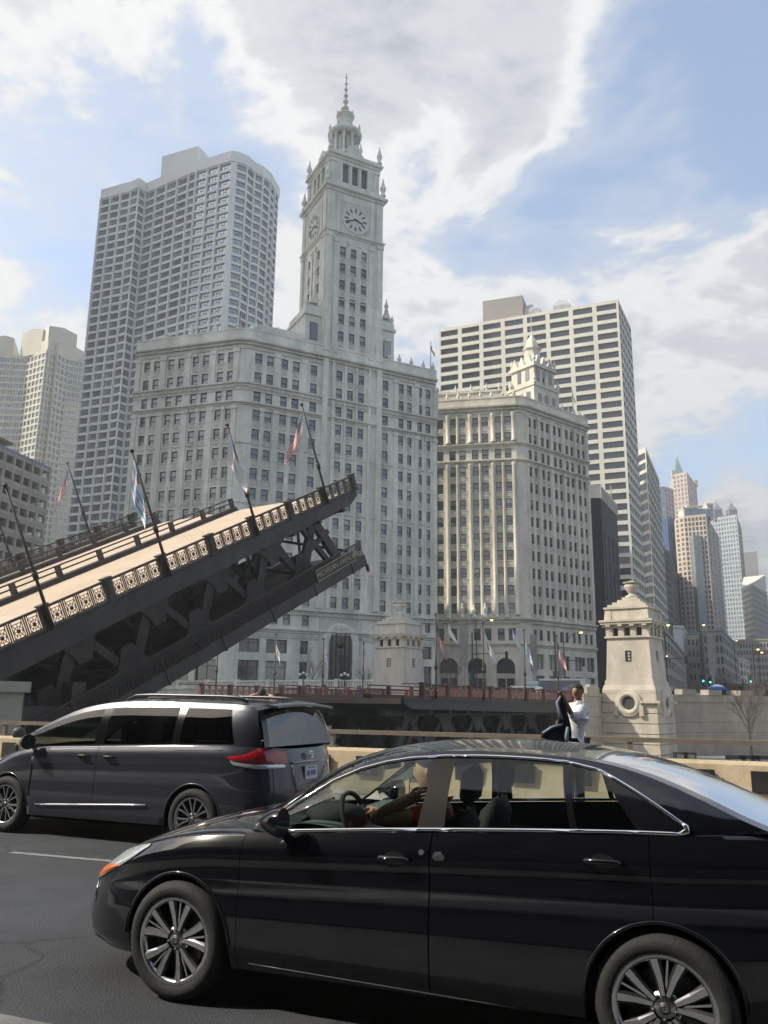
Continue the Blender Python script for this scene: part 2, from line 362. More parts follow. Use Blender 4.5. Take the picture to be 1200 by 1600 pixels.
bs.face(A_, B_, 16.2, 63.4, colsL, rows_m); bs.face(B_, C_, 16.2, 63.4); bs.face(C_, E_, 16.2, 63.4, colsC, rows_m)
# base storeys
rows_b = [(13.95, 15.75)]; rows_s = [(4.6, 8.1), (9.35, 11.5)]
bs.face(A_, B_, 11.9, 16.2, colsL, rows_b); bs.face(C_, E_, 11.9, 16.2, [c for c in colsC if not 15 < c[0] < 22], rows_b, skip=None); bs.face(B_, C_, GZ, 16.2)
shopL = [(1.2 + 4.75 * k, 4.9 + 4.75 * k) for k in range(4)]
bs.face(A_, B_, GZ, 11.9, shopL, rows_s, kind='shop', depth=.6)
bs.face(C_, E_, GZ, 11.9, [(.7, 4.1), (5.2, 8.8), (11.0, 12.4), (25.2, 27.2), (28.8, 31.6), (33.0, 36.0)], rows_s, kind='shop', depth=.6, skip=None)
# pilasters between the bays, spandrel panels under the windows
def pilasters(P, Q, xs, wd, z0, z1, out, m=terra, name='pilaster'):
    for x in xs:
        b = MB().box(x - wd / 2, x + wd / 2, -out, 0.02, z0, z1); b.box(x - wd / 2 - .12, x + wd / 2 + .12, -out - .12, 0.02, z1 - .7, z1 - .002); bs_cur.part(name, b, m, P, Q)
bs_cur = bs
pilasters(A_, B_, [.6] + [5.75 + 4.81 * k for k in range(3)] + [19.75], .9, 17, 50.0, .22); pilasters(A_, B_, [3.25 + 4.81 * k for k in range(4)], .4, 17, 50, .12)
pilasters(A_, B_, [.6] + [5.75 + 4.81 * k for k in range(3)] + [19.75], .95, 54.3, 60.2, .3)
pilasters(C_, E_, [4.95, 9.9], .9, 17, 50, .22); pilasters(C_, E_, [2.52, 7.35], .36, 17, 50, .12); pilasters(C_, E_, [4.95, 9.9, 28.2, 32.6, 36.8], .9, 54.3, 60.2, .3)
pilasters(C_, E_, [28.2, 32.6, 36.6], .8, 17, 50, .22); pilasters(C_, E_, [30.5, 34.6], .3, 17, 50, .12)
pilasters(C_, E_, [13.9, 24.6], 1.0, 17, 63.5, .55); pilasters(C_, E_, [15.5, 22.7], .5, 17, 63.5, .4); pilasters(C_, E_, [17.86, 20.1], .34, 17, 63.5, .3)
def columns_(P, Q, xs, r_, z0, z1, m=terra):
    for x in xs:
        b = MB().lathe([(r_ * 1.25, z0), (r_ * 1.25, z0 + .5), (r_, z0 + .7), (r_ * .95, z1 - 1.0), (r_ * 1.2, z1 - .8), (r_ * 1.3, z1)], 12, (x, -r_ * .35, 0)); bs_cur.part('half_column', b, m, P, Q)
def spandrels(P, Q, cols, rows, drop=1.05, m=terra_d, up=.12):
    b = MB()
    for c0, c1 in cols:
        for r0, r1 in rows:
            b.box(c0 + .1, c1 - .1, -.05, .02, r0 - drop, r0 - .2)
            b.box((c0 + c1) / 2 - .18, (c0 + c1) / 2 + .18, -.11, -.05, r0 - drop + .12, r0 - .34)
    o = bs_cur.part('spandrel_panels', b, m, P, Q); o['kind'] = 'stuff'
spandrels(A_, B_, colsL, rows_m); spandrels(C_, E_, colsC, rows_m)
PL = [A_, B_, C_, E_]
corn = lambda z, o, h: [(0, z), (o * .35, z + h * .12), (o * .4, z + h * .35), (o, z + h * .6), (o * 1.05, z + h * .95), (o * .7, z + h), (0, z + h)]
bs.band(PL, corn(53.45, .55, .75), terra); bs.band(PL, corn(50.1, .55, .6), terra); bs.band(PL, corn(60.9, .9, 1.0), terra)
bs.band(PL, [(0, 61.9), (.35, 61.9), (.35, 63.5), (.42, 63.55), (.42, 63.8), (0, 63.8)], terra, 'parapet')
bs.band(PL, [(0, 60.2), (.14, 60.2), (.14, 60.88), (0, 60.88)], terra_d, 'frieze'); bs.band(PL, [(0, 52.75), (.1, 52.75), (.1, 53.4), (0, 53.4)], terra_d, 'frieze')
bs.band(PL, corn(15.9, .6, .75), terra); bs.band(PL, corn(12.6, .45, .8), terra); bs.band(PL, [(0, 11.8), (.12, 11.8), (.12, 12.58), (0, 12.58)], terra_d, 'frieze'); [bs.band(PL, corn(z_, .14, .22), terra, 'string_course') for z_ in (43.35, 33.2, 23.05)]
def dentils(b_, P, Q, z, n, out, m=terra):
    P0, d, W, a = b_.frame(P, Q); b = MB()
    for k in range(n): x = W * (k + .5) / n; b.box(x - W / n * .28, x + W / n * .28, -out, .01, z, z + .28)
    o = b_.part('dentils', b, m, P, Q); o['kind'] = 'stuff'
for P, Q, n in ((A_, B_, 44), (C_, E_, 84)):
    dentils(bs, P, Q, 60.92, n, .5); dentils(bs, P, Q, 15.62, n, .4); dentils(bs, P, Q, 53.2, n, .3)
bs.hull([A_, B_, C_, E_, (7.6, 152.2), (-28, 153.0), (-37.5, 157)], GZ, 62.6, terra, 3)
def urns(b_, P, Q, xs, z, sc=1.0, y=.5, me=urn):
    P0, d, W, a = b_.frame(P, Q)
    for x in xs:
        o = link('finial', me, b_.root, (P0.x + d.x * x - d.y * y - b_.o.x, P0.y + d.y * x + d.x * y - b_.o.y, z - b_.o.z)); o.scale = (sc, sc, sc * random.uniform(.92, 1.08))
urns(bs, A_, B_, [.7, 5.4, 10.2, 14.9, 19.3], 63.75, .85); urns(bs, C_, E_, [1, 5, 10], 63.75, .8); urns(bs, C_, E_, [27, 29.2, 31.8, 34.4, 36.6], 63.75, .8)
# attic steps and flanking pavilions beside the tower
b = MB(); b.prism([lerp2(B_, E_, .06), lerp2(B_, E_, .3), pol(lerp2(B_, E_, .3), -27.7, 9), pol(lerp2(B_, E_, .04), -27.7, 9)], 62.6, 65.4)
b.prism([pol(lerp2(B_, E_, .08), -27.7, 3), pol(lerp2(B_, E_, .3), -27.7, 3), pol(lerp2(B_, E_, .3), -27.7, 9), pol(lerp2(B_, E_, .08), -27.7, 9)], 65.4, 66.6); bs.part('attic', b, terra)
P0 = (0, 0)
def pavilion(u0, u1, y0, y1, z1, wz):
    b = MB(); b.box(u0, u1, y0, y1, 62.0, z1); b.box(u0 - .3, u1 + .3, y0 - .3, y1 + .3, z1 - 1.6, z1 - 1.1)
    b.frus((u0 + u1) / 2, (y0 + y1) / 2, z1, z1 + 1.2, (u1 - u0) / 2, (y1 - y0) / 2, (u1 - u0) / 4, (y1 - y0) / 2 * .8)
    b.frus((u0 + u1) / 2, y0 + .4, z1 + 1.0, z1 + 2.6, .8, .3, .25, .2); bs.part('pavilion', b, terra, C_, E_)
    w_ = MB(); w_.box((u0 + u1) / 2 - .75, (u0 + u1) / 2 + .75, y0 - .06, y0 + .02, wz, wz + 3.4, 1); w_.quad(((u0 + u1) / 2 - .6, y0 - .09, wz + .15), ((u0 + u1) / 2 + .6, y0 - .09, wz + .15), ((u0 + u1) / 2 + .6, y0 - .09, wz + 3.25), ((u0 + u1) / 2 - .6, y0 - .09, wz + 3.25))
    bs.part('window', w_, [glass, sashm], C_, E_)
    urns(bs, C_, E_, [u0 + .3, u1 - .3], z1, .75, y0 + .3)
pavilion(10.0, 13.3, .5, 8.5, 71.0, 64.7); pavilion(25.0, 28.0, .5, 8.5, 71.5, 64.4)
urns(bs, C_, E_, [(25 + 28) / 2], 74.0, .9, .9)
# tower: shaft, clock stage, belfry stage, lantern, spire   (face-local frame of C_->E_)
TU0, TU1, TD = 13.3, 24.9, 11.6
TF = [Vector((*pol(C_, 62.3, u), 0)) for u in (TU0, TU1)]
fl = (TF[0].x, TF[0].y); fr_ = (TF[1].x, TF[1].y); bl = pol(fl, -27.7, TD); br_ = pol(fr_, -27.7, TD)
fl, fr_ = pol(fl, 152.3, .12), pol(fr_, 152.3, .12)
trow = [(61.85 + 3.4 * k, 63.88 + 3.4 * k) for k in range(7)]
tcol = [(16.15 - TU0, 17.34 - TU0), (18.32 - TU0, 19.51 - TU0), (20.54 - TU0, 21.7 - TU0)]; tcolL = [(TD - c1, TD - c0) for c0, c1 in tcol]
bs.face(fl, fr_, 60.0, 86.6, tcol, trow, name='tower_wall'); bs.face(bl, fl, 60.0, 86.6, tcolL, trow, name='tower_wall')
bs.face(fr_, br_, 60, 86.6, name='tower_wall'); bs.face(br_, bl, 60, 86.6, name='tower_wall')
for P, Q, cc in ((fl, fr_, tcol), (bl, fl, tcolL)):
    pilasters(P, Q, [.6, 11.1], 1.15, 62, 86.4, .28); pilasters(P, Q, [cc[0][0] - .8, cc[2][1] + .8], .9, 62, 85.6, .18); pilasters(P, Q, [(cc[0][1] + cc[1][0]) / 2, (cc[1][1] + cc[2][0]) / 2], .32, 62, 85.6, .12); spandrels(P, Q, cc, trow)
TP = [bl, fl, fr_, br_]
bs.band(TP, corn(86.4, .45, .8), terra, closed=True); bs.band(TP, corn(73.4, .12, .3), terra, 'string_course', closed=True)
def sq(ins): 
    c = Vector(((fl[0] + br_[0]) / 2, (fl[1] + br_[1]) / 2)); return [(c.x + (p[0] - c.x) * (1 - ins), c.y + (p[1] - c.y) * (1 - ins)) for p in TP]
CX = ((fl[0] + br_[0]) / 2, (fl[1] + br_[1]) / 2)
def ring_stage(pts, z0, z1, name, m=terra):
    b = MB()
    for i in range(4):
        p, q = pts[i], pts[(i + 1) % 4]; b.quad((*p, z0), (*q, z0), (*q, z1), (*p, z1))
    b.add([(*p, z1) for p in pts], [(0, 1, 2, 3)]); bs.part(name, b, m)
ring_stage(sq(0.0), 87.0, 95.9, 'clock_stage')
bs.band(TP, corn(95.3, .75, 1.3), terra, closed=True); bs.band(TP, [(0, 96.6), (.3, 96.6), (.3, 97.4), (0, 97.4)], terra, 'parapet', closed=True)
face_w = mat('clock_face_white', (0.62, 0.62, 0.56), 0.5, var=0.06); black = mat('black_iron', (0.02, 0.02, 0.022), 0.5, var=0.2)
for P, Q in ((fl, fr_), (bl, fl)):
    for x in (.75, 10.85): bs.part('pilaster', MB().box(x - .7, x + .7, -.22, .02, 87.2, 95.2), terra, P, Q)
    for x in (2.3, 9.3): bs.part('pilaster', MB().box(x - .35, x + .35, -.16, .02, 87.2, 95.2), terra, P, Q)
    bs.part('clock_surround', MB().box(2.7, 8.9, -.1, .02, 87.4, 93.9), terra_d, P, Q)
    ck = MB(); n = 40; zc = 90.4; xc = 5.8
    ck.add([(xc + 2.65 * math.cos(2 * math.pi * k / n), -.16, zc + 2.65 * math.sin(2 * math.pi * k / n)) for k in range(n)], [tuple(range(n))])
    rim = [[(xc + r_ * math.cos(2 * math.pi * k / n), y, zc + r_ * math.sin(2 * math.pi * k / n)) for r_, y in ((2.6, -.1), (2.6, -.24), (2.85, -.24), (2.85, -.1))] for k in range(n + 1)]
    ck.grid(rim, 0, smooth=False); dial = bs.part('clock_dial', ck, [face_w, black], P, Q)
    for k in range(12):
        t = math.pi * k / 6; bb = MB(); bb.bar((xc + 1.5 * math.sin(t), -.2, zc + 1.5 * math.cos(t)), (xc + 2.3 * math.sin(t), -.2, zc + 2.3 * math.cos(t)), .3, .04, up=(0, 1, 0)); o = bb.build('hour_mark', black, dial)
    for t, L, ww in ((R(3.62 * 30), 1.55, .3), (R(249), 2.2, .22)):
        bb = MB(); bb.bar((xc - .4 * math.sin(t), -.26, zc - .4 * math.cos(t)), (xc + L * math.sin(t), -.26, zc + L * math.cos(t)), ww, .04, up=(0, 1, 0)); bb.build('clock_hand', black, dial)
s2 = sq(.10); W2 = TD * .9
bel = [(2.6, 3.95), (4.6, 5.95), (6.6, 7.95)]
for i in range(4): bs.face(s2[i], s2[(i + 1) % 4], 97.0, 104.0, bel, [(98.2, 102.3)], name='belfry_wall', depth=.8, kind='two')
for i in (0, 1):
    pilasters(s2[i], s2[i + 1], [.6, W2 - .6], 1.0, 97.2, 102.6, .25); pilasters(s2[i], s2[i + 1], [4.28, 6.28], .35, 97.2, 102.6, .15)
bs.band(s2, corn(102.9, .6, 1.2), terra, closed=True); bs.band(s2, [(0, 104.1), (.2, 104.1), (.2, 104.7), (0, 104.7)], terra, 'parapet', closed=True)
oct8 = lambda r_, a0=R(29 + 22.5): [(CX[0] + r_ * math.cos(a0 + k * math.pi / 4), CX[1] + r_ * math.sin(a0 + k * math.pi / 4)) for k in range(8)]
b = MB(); b.prism(oct8(4.7), 104, 105.6); b.prism(oct8(4.9), 105.6, 105.9); b.prism(oct8(4.0), 105.9, 106.9); bs.part('attic', b, terra)
P1 = lerp2(s2[1], s2[2], .33)
for i in (0, 1):
    gm = MB(); x0 = W2 / 2
    gm.box(x0 - 1.5, x0 + 1.5, .3, 1.4, 104, 106.4); gm.frus(x0, .85, 106.4, 107.6, 1.6, .5, .2, .4); bs.part('dormer', gm, terra, s2[i], s2[i + 1])
    bs.part('window', MB().box(x0 - .6, x0 + .6, .24, .3, 104.4, 106.1), [glass], s2[i], s2[i + 1])
lan = Vector((CX[0], CX[1], 0))
b = MB(); b.lathe([(2.3, 106.30), (2.3, 111.70)], 20, lan); b.lathe([(3.2, 106.10), (3.2, 107.30), (2.9, 107.50), (2.3, 107.50)], 24, lan); bs.part('lantern_core', b, terra)
for k in range(10):
    t = 2 * math.pi * (k + .5) / 10; p = lan + Vector((2.72 * math.cos(t), 2.72 * math.sin(t), 0))
    b = MB(); b.lathe([(.42, 107.40), (.42, 107.70), (.34, 107.80), (.3, 111.20), (.42, 111.40), (.42, 111.70)], 8, p); bs.part('column', b, terra)
    if k % 2: bs.part('lantern_window', MB().box(-.45, .45, -2.36, -2.28, 107.90, 111.00), [glassk]).location = Vector((lan.x, lan.y, 0)) - bs.o; bs.root.children[-1].rotation_euler = (0, 0, t)
b = MB(); b.lathe([(2.4, 111.70), (3.0, 111.70), (3.2, 112.10), (3.45, 112.40), (3.45, 112.80), (3.2, 112.90), (3.0, 113.40), (1.7, 114.00), (1.75, 114.20), (1.55, 114.30), (1.5, 116.60), (1.85, 117.00), (1.85, 117.30), (.9, 117.50), (.5, 117.90)], 20, lan); bs.part('lantern_roof', b, terra)
for r_, z, s_, n in ((3.15, 112.90, .62, 8), (1.62, 117.20, .45, 8)):
    for k in range(n):
        t = 2 * math.pi * (k + .5) / n; o = link('finial', urn, bs.root, Vector((lan.x + r_ * math.cos(t), lan.y + r_ * math.sin(t), z)) - bs.o); o.scale = (s_,) * 3
prof = [(.40, 117.70)]
for k in range(6):
    z = 118.00 + 1.45 * k; r_ = .34 - .045 * k; prof += [(r_, z), (r_ * 1.0, z + .95), (r_ * 1.75 + .05, z + 1.1), (r_ * 1.75 + .05, z + 1.25), (r_ * .9, z + 1.4)]
prof += [(.14, 126.90), (.05, 127.40), (0, 127.60)]
bs.part('spire', MB().lathe(prof, 10, lan), terra)
for q in TP:
    o = link('finial', urn, bs.root, Vector((*q, 97.3)) - bs.o); o.scale = (1.25, 1.25, 1.5)
for q in s2:
    o = link('finial', urn, bs.root, Vector((*q, 104.6)) - bs.o); o.scale = (1.15, 1.15, 1.5)
for q in oct8(4.3)[::2]:
    o = link('finial', urn, bs.root, Vector((*q, 105.9)) - bs.o); o.scale = (.8, .8, 1.2)
# arched entrance: reveal ring, dark bronze screen with clock
ar = MB(); xc, zs_, ri, ro, n = 18.2, 11.3, 2.15, 3.35, 20
pts = [[(xc - r_ * math.cos(math.pi * k / n), y, zs_ + r_ * math.sin(math.pi * k / n)) for r_, y in ((ri, .6), (ri, -.2), (ri + .5, -.35), (ro - .3, -.35), (ro, -.25), (ro, .02))] for k in range(n + 1)]
pts = [[(p[0], p[1], GZ) for p in pts[0]]] + pts + [[(p[0], p[1], GZ) for p in pts[-1]]]
ar.grid(pts, smooth=False); bs.part('entrance_arch', ar, terra, C_, E_)
bs.part('entrance_panel', MB().box(14.3, 22.1, -.12, .02, GZ, 16.0), terra_d, C_, E_)
bronze = mat('dark_bronze', (0.06, 0.045, 0.03), 0.45, metal=0.5, var=0.3)
sc = MB(); sc.add([(xc - ri, -.14, GZ), (xc + ri, -.14, GZ)] + [(xc + ri * math.cos(math.pi * k / n), -.14, zs_ + ri * math.sin(math.pi * k / n)) for k in range(n + 1)], [tuple(range(n + 3))]); bs.part('entrance_glazing', sc, shopg, C_, E_)
sc = MB()
for k in range(-2, 3): sc.box(xc + k * .8 - .07, xc + k * .8 + .07, -.3, -.16, GZ, zs_ + math.sqrt(max(0, ri * ri - (k * .8) ** 2)))
for z in (5.2, 6.2, 8.4, 9.4): sc.box(xc - ri, xc + ri, -.28, -.16, z, z + .22)
sc.lathe([(.15, -.32), (.75, -.32), (.75, -.2)], 16, (xc, 0, 11.3), axis='y'); bs.part('entrance_screen', sc, bronze, C_, E_)
bs.done()
# ================================================================== north block
PN0, PN1, PN2, PN3 = pol((26.17, 157.0), 102.7, -25.0), (26.17, 157.0), (28.22, 157.64), (43.71, 170.24)
bn = Bld('ornate_office_block', 'sunlit terracotta office block with ornate turret right of the clock tower building', loc=(28, 165, GZ))
bs_cur = bn
PN = [PN0, PN1, PN2, PN3]
rN = [(58.4 - 3.42 * k - 2.05, 58.4 - 3.42 * k) for k in range(12)]
cNl = [(25 - 1.0 - 1.3 - 4.55 * k - o, 25 - 1.0 - 4.55 * k - o) for k in range(5) for o in (0, 2.05)]
cNr = [(.7 + 3.9 * k + o, .7 + 3.9 * k + o + 1.0) for k in range(5) for o in (0, 1.68)]
bn.face(PN0, PN1, 17.2, 62.0, cNl, rN); bn.face(PN1, PN2, 17.2, 62); bn.face(PN2, PN3, 17.2, 62, cNr, rN)
columns_(PN0, PN1, [.4 + 25 - 4.55 * k - 4.95 for k in range(5)] + [24.55], .46, 18.4, 48.6); columns_(PN0, PN1, [25 - 2.67 - 4.55 * k for k in range(5)], .27, 18.4, 48.6)
columns_(PN0, PN1, [.4 + 25 - 4.55 * k - 4.95 for k in range(5)] + [24.55], .46, 53, 59); columns_(PN0, PN1, [25 - 2.67 - 4.55 * k for k in range(5)], .25, 53, 59)
pilasters(PN2, PN3, [.3] + [3.88 + 3.9 * k for k in range(4)] + [19.6], .7, 18.4, 48.6, .2); pilasters(PN2, PN3, [.3] + [3.88 + 3.9 * k for k in range(4)] + [19.6], .75, 53, 59, .25)
spandrels(PN0, PN1, cNl, rN); spandrels(PN2, PN3, cNr, rN)
for z, o, h in ((59.7, .9, 1.0), (52.1, .55, .7), (48.7, .5, .6), (17.0, .7, .9), (12.4, .4, .8)): bn.band(PN, corn(z, o, h), terra)
bn.band(PN, [(0, 60.7), (.35, 60.7), (.35, 62.2), (.45, 62.25), (.45, 62.5), (0, 62.5)], terra, 'parapet'); bn.band(PN, [(0, 59), (.12, 59), (.12, 59.68), (0, 59.68)], terra_d, 'frieze')
for P, Q, n in ((PN0, PN1, 56), (PN2, PN3, 46)): dentils(bn, P, Q, 59.6, n, .5); dentils(bn, P, Q, 16.8, n, .45)
pb1, pb2 = pol(PN3, -39, 24), pol(PN0, 12.7, 24)
bn.hull([PN0, PN1, PN2, PN3, pb1, pb2], GZ, 61.4, terra, 3)
# base storeys with round arches on the left face
cb = [c for c in cNl]; bn.face(PN0, PN1, 12.3, 17.2, cb, [(13.6, 15.9)]); bn.face(PN1, PN2, GZ, 17.2); bn.face(PN2, PN3, 12.3, 17.2, cNr, [(13.8, 15.8)])
arches = [25 - 3.0 - 5.4 * k for k in range(4)]
ab = MB()
edges = []; ri = 1.75; zs_ = 8.6; n = 14
cuts = sorted([(x - ri, x + ri) for x in arches]); e = 0
for c0, c1 in cuts:
    ab.quad((e, 0, GZ), (c0, 0, GZ), (c0, 0, 12.3), (e, 0, 12.3)); e = c1; xc = (c0 + c1) / 2
    for k in range(n):
        t0, t1 = math.pi * k / n, math.pi * (k + 1) / n; p = (xc - ri * math.cos(t0), zs_ + ri * math.sin(t0)); q = (xc - ri * math.cos(t1), zs_ + ri * math.sin(t1))
        ab.quad((p[0], 0, p[1]), (q[0], 0, q[1]), (q[0], 0, 12.3), (p[0], 0, 12.3)); ab.quad((p[0], 0, p[1]), (p[0], .9, p[1]), (q[0], .9, q[1]), (q[0], 0, q[1]))
    ab.quad((c0, 0, GZ), (c0, .9, GZ), (c0, .9, zs_), (c0, 0, zs_)); ab.quad((c1, .9, GZ), (c1, 0, GZ), (c1, 0, zs_), (c1, .9, zs_))
ab.quad((e, 0, GZ), (25, 0, GZ), (25, 0, 12.3), (e, 0, 12.3)); bn.part('arcade_wall', ab, terra, PN0, PN1)
for x in arches:
    g_ = MB(); g_.quad((x - ri, .85, GZ), (x + ri, .85, GZ), (x + ri, .85, zs_ + ri), (x - ri, .85, zs_ + ri)); bn.part('arcade_glazing', g_, shopg, PN0, PN1)
    g_ = MB(); g_.box(x - ri, x + ri, .55, .8, 6.6, 7.5); g_.box(x - .1, x + .1, .6, .8, GZ, 6.6); g_.box(x - ri, x - ri + .2, .55, .8, GZ, 6.6); g_.box(x + ri - .2, x + ri, .55, .8, GZ, 6.6); bn.part('arcade_screen', g_, lime, PN0, PN1)
    rg = MB(); rg.grid([[(x - r_ * math.cos(math.pi * k / n), y, zs_ + r_ * math.sin(math.pi * k / n)) for r_, y in ((ri + .02, .01), (ri + .02, -.15), (ri + .5, -.15), (ri + .5, .01))] for k in range(n + 1)], smooth=False); bn.part('arch_moulding', rg, terra, PN0, PN1)
bn.face(PN2, PN3, GZ, 12.3, [(1 + 3.9 * k, 3.5 + 3.9 * k) for k in range(5)], [(3.2, 7.2), (8.4, 11.2)], kind='shop', depth=.5)
stat = MB().lathe([(.5, 0), (.5, .35), (.3, .45), (.38, .9), (.45, 1.5), (.3, 1.95), (.16, 2.05), (.24, 2.25), (.22, 2.5), (0, 2.62)], 8).mesh('statue', [terra])
urns(bn, PN0, PN1, [8.5, 11.3, 14.0, 16.2, 18.4, 20.6, 22.6], 17.9, 1.0, -.5, stat)
urns(bn, PN0, PN1, [2 + 2.27 * k for k in range(11)], 62.45, .72); urns(bn, PN2, PN3, [1, 12.5, 14.5, 16.5, 18.4, 19.6], 62.45, .7)
b = MB(); b.box(2, 22, 2.2, 7, 61.4, 64.6); b.box(1.8, 22.2, 2.0, 7.2, 64.6, 65.1); bn.part('attic', b, terra, PN0, PN1); urns(bn, PN0, PN1, [3, 6.2, 9.4, 12.6, 15.8, 19, 21.6], 65.05, .6, 2.4)
# turret
PT2 = pol(PN2, 50.88, 2.8)
tc_ = (5.2, 4.4)
b = MB(); b.box(1.2, 9.2, .9, 8.0, 61.4, 67.0); b.box(1.9, 8.5, 1.4, 7.6, 67, 71.6); b.box(1.5, 8.9, 1.0, 8.0, 71.2, 71.9); b.box(1.0, 9.4, .7, 8.2, 66.6, 67.1)
b.frus(5.2, 4.5, 71.9, 73.4, 3.2, 3.0, 2.2, 2.2); bn.part('turret', b, terra, PT2, PN3)
for x in (3.3, 5.2, 7.1):
    g_ = MB(); g_.frus(x, 1.6, 71.9, 74.0, .85, .35, .05, .3); bn.part('gable', g_, terra, PT2, PN3)
for y in (2.6, 4.6, 6.6):
    g_ = MB(); g_.frus(2.0, y, 71.9, 74.0, .35, .8, .3, .05); bn.part('gable', g_, terra, PT2, PN3)
g_ = MB(); g_.lathe([(1.75, 73.0), (1.7, 76.3), (2.0, 76.5), (2.0, 76.8), (1.5, 77.0), (1.2, 78.2), (.7, 79.4), (.3, 80.0), (.12, 80.3), (.08, 84.8), (0, 85)], 8, (5.2, 4.5, 0), smooth=False); bn.part('turret_lantern', g_, terra, PT2, PN3)
for u, z in ((3.0, 62.5), (5.2, 62.5), (7.4, 62.5), (3.2, 68.2), (5.2, 68.2), (7.2, 68.2)):
    y = .85 if z < 65 else 1.35
    bn.part('window', MB().box(u - .5, u + .5, y - .04, y + .01, z, z + 2.6), [glass], PT2, PN3)
for v, z in ((2.4, 63.0), (4.4, 63.0), (6.4, 63.0), (3.2, 68.3), (5.4, 68.3)):
    x = 1.15 if z < 65 else 1.85
    bn.part('window', MB().box(x - .04, x + .02, v - .5, v + .5, z, z + 2.4), [glass], PT2, PN3)
urns(bn, PT2, PN3, [1.4, 5.2, 9.0], 67.1, .9, .9); urns(bn, PT2, PN3, [1.4, 9.0], 67.1, .9, 7.6); urns(bn, PT2, PN3, [1.9, 8.5], 71.9, .9, 1.3); urns(bn, PT2, PN3, [1.9], 71.9, .9, 7.4)
bn.done()
terra_n = mat('cream_terracotta', (0.74, 0.68, 0.555), 0.45, var=0.13, vscale=0.55, stain=0.30, stscale=0.3, bump=0.25, bscale=2.0)
for ch in bn.root.children:
    if ch.data and ch.data.users == 1:
        for i_, m_ in enumerate(ch.data.materials):
            if m_ and m_.name == 'glazed_terracotta': ch.data.materials[i_] = terra_n
# ================================================================== tall residential tower with folded bays
def rows_down(ztop, pitch, ht, n): return [(ztop - pitch * k - ht, ztop - pitch * k) for k in range(n)]
def pxs(pts, z): return [(lambda v: (v.x, v.y))(atz(px, py, z)) for px, py in pts]
c1 = lambda a, b: (140 + a / 3.87, 220 + b / 3.87)
Q = pxs([c1(*p) for p in ((75, 300), (255, 251), (300, 230), (345, 262), (605, 150), (650, 131), (862, 65), (890, 70), (955, 95), (1000, 135), (1050, 160), (1095, 200), (1145, 290))], 163.0)
conc5 = mat('cool_pale_concrete', (.80, .80, .775), .75, var=.06, vscale=.2, stain=.1)
glass5 = glass_wall('bay_window_glass', (.10, .125, .15), (.36, .40, .43), .5, tint=(.85, .94, 1.0), ior=3.0)
br = Bld('bay_fronted_tower', 'very tall pale concrete apartment tower with folded bays, left of the clock tower', loc=(-60, 235, GZ), wmats=[glass5, sashm, conc5])
rr = rows_down(159.3, 2.76, 1.95, 54)
nseg = [3, 1, 1, 4, 1, 3, 0, 1, 1, 1, 1, 2]
for i, n in enumerate(nseg):
    P, Q2 = Q[i], Q[i + 1]; L = math.dist(P, Q2); cs = [(L * k / n + .22, L * (k + 1) / n - .22) for k in range(n)] if n else []
    br.face(P, Q2, GZ, 163, cs, rr, m=conc5, depth=.5, kind='res')
    for k in range(n): br.part('vertical_fin', MB().box(L * k / n - .17, L * k / n + .17, -.42, .05, GZ, 159.8), conc5, P, Q2)
bk = [pol(Q[-1], -20, 26), pol(Q[0], 25, 22)]
br.hull(Q + bk, GZ, 162.5, conc5, len(Q) - 1)
br.band(Q, [(0, 159.7), (.35, 159.7), (.35, 163.1), (0, 163.1)], conc5, 'parapet')
for i in range(len(Q)):   # projecting fins that divide the bays
    pass
ph = [at(260, 262, 232), at(308, 249, 226)]
b = MB(); p0 = pxs([(232, 268), (282, 254)], 163.0); z1 = 173.5
dv = Vector((p0[1][0] - p0[0][0], p0[1][1] - p0[0][1])).normalized(); nv = Vector((-dv.y, dv.x))
p0 = [(Vector(q) + nv * 7) for q in p0]; p1 = [q + nv * 14 for q in p0]
p0 = [p0[0] - dv * 1, p0[1] + dv * 1]
b.prism([tuple(p0[0]), tuple(p0[1]), tuple(p0[1] + nv * 13), tuple(p0[0] + nv * 13)], 162, z1); br.part('penthouse', b, conc5)
b = MB(); q = Vector(Q[6]) - dv * 10 + nv * 5
for k in range(3): b.tube([(q.x + k * .8, q.y, 162.5), (q.x + k * .8, q.y, 166.2 + k * .4)], .12, 6)
br.part('antenna', b, black)
br.done()
# ================================================================== cream tower at the left edge
c7 = lambda a, b: (a / 4.2087, 500 + b / 4.2087)
zl = 148.0
Q = pxs([c7(*p) for p in ((-60, 212), (35, 228), (110, 232), (180, 235), (305, 192), (372, 215), (380, 205), (460, 245), (555, 262))], zl)
bl_ = Bld('cream_apartment_tower', 'cream stepped apartment tower at the far left of the skyline', loc=(-150, 330, GZ), wmats=[glassb, whitem, conc_y])
rr = rows_down(zl - 1.5, 2.95, 2.0, 42)
for i, n in enumerate((2, 2, 2, 5, 3, 0, 3, 3)):
    P, Q2 = Q[i], Q[i + 1]; L = math.dist(P, Q2); g_ = .75 if i in (3, 4, 6) else .35
    cs = [(L * k / n + g_ * .5, L * (k + 1) / n - g_ * .5) for k in range(n)] if n else []
    bl_.face(P, Q2, GZ, zl, cs, rr, m=conc_y, depth=.4, kind='two')
bl_.hull(Q + [pol(Q[-1], -15, 25), pol(Q[0], 20, 25)], GZ, zl - .4, conc_y, len(Q) - 1)
for pts, z in (([(2, 531), (26, 528), (44, 516), (62, 520)], 158), ([(62, 520), (82, 514), (113, 519), (133, 537)], 158)): pass
crn = MB()
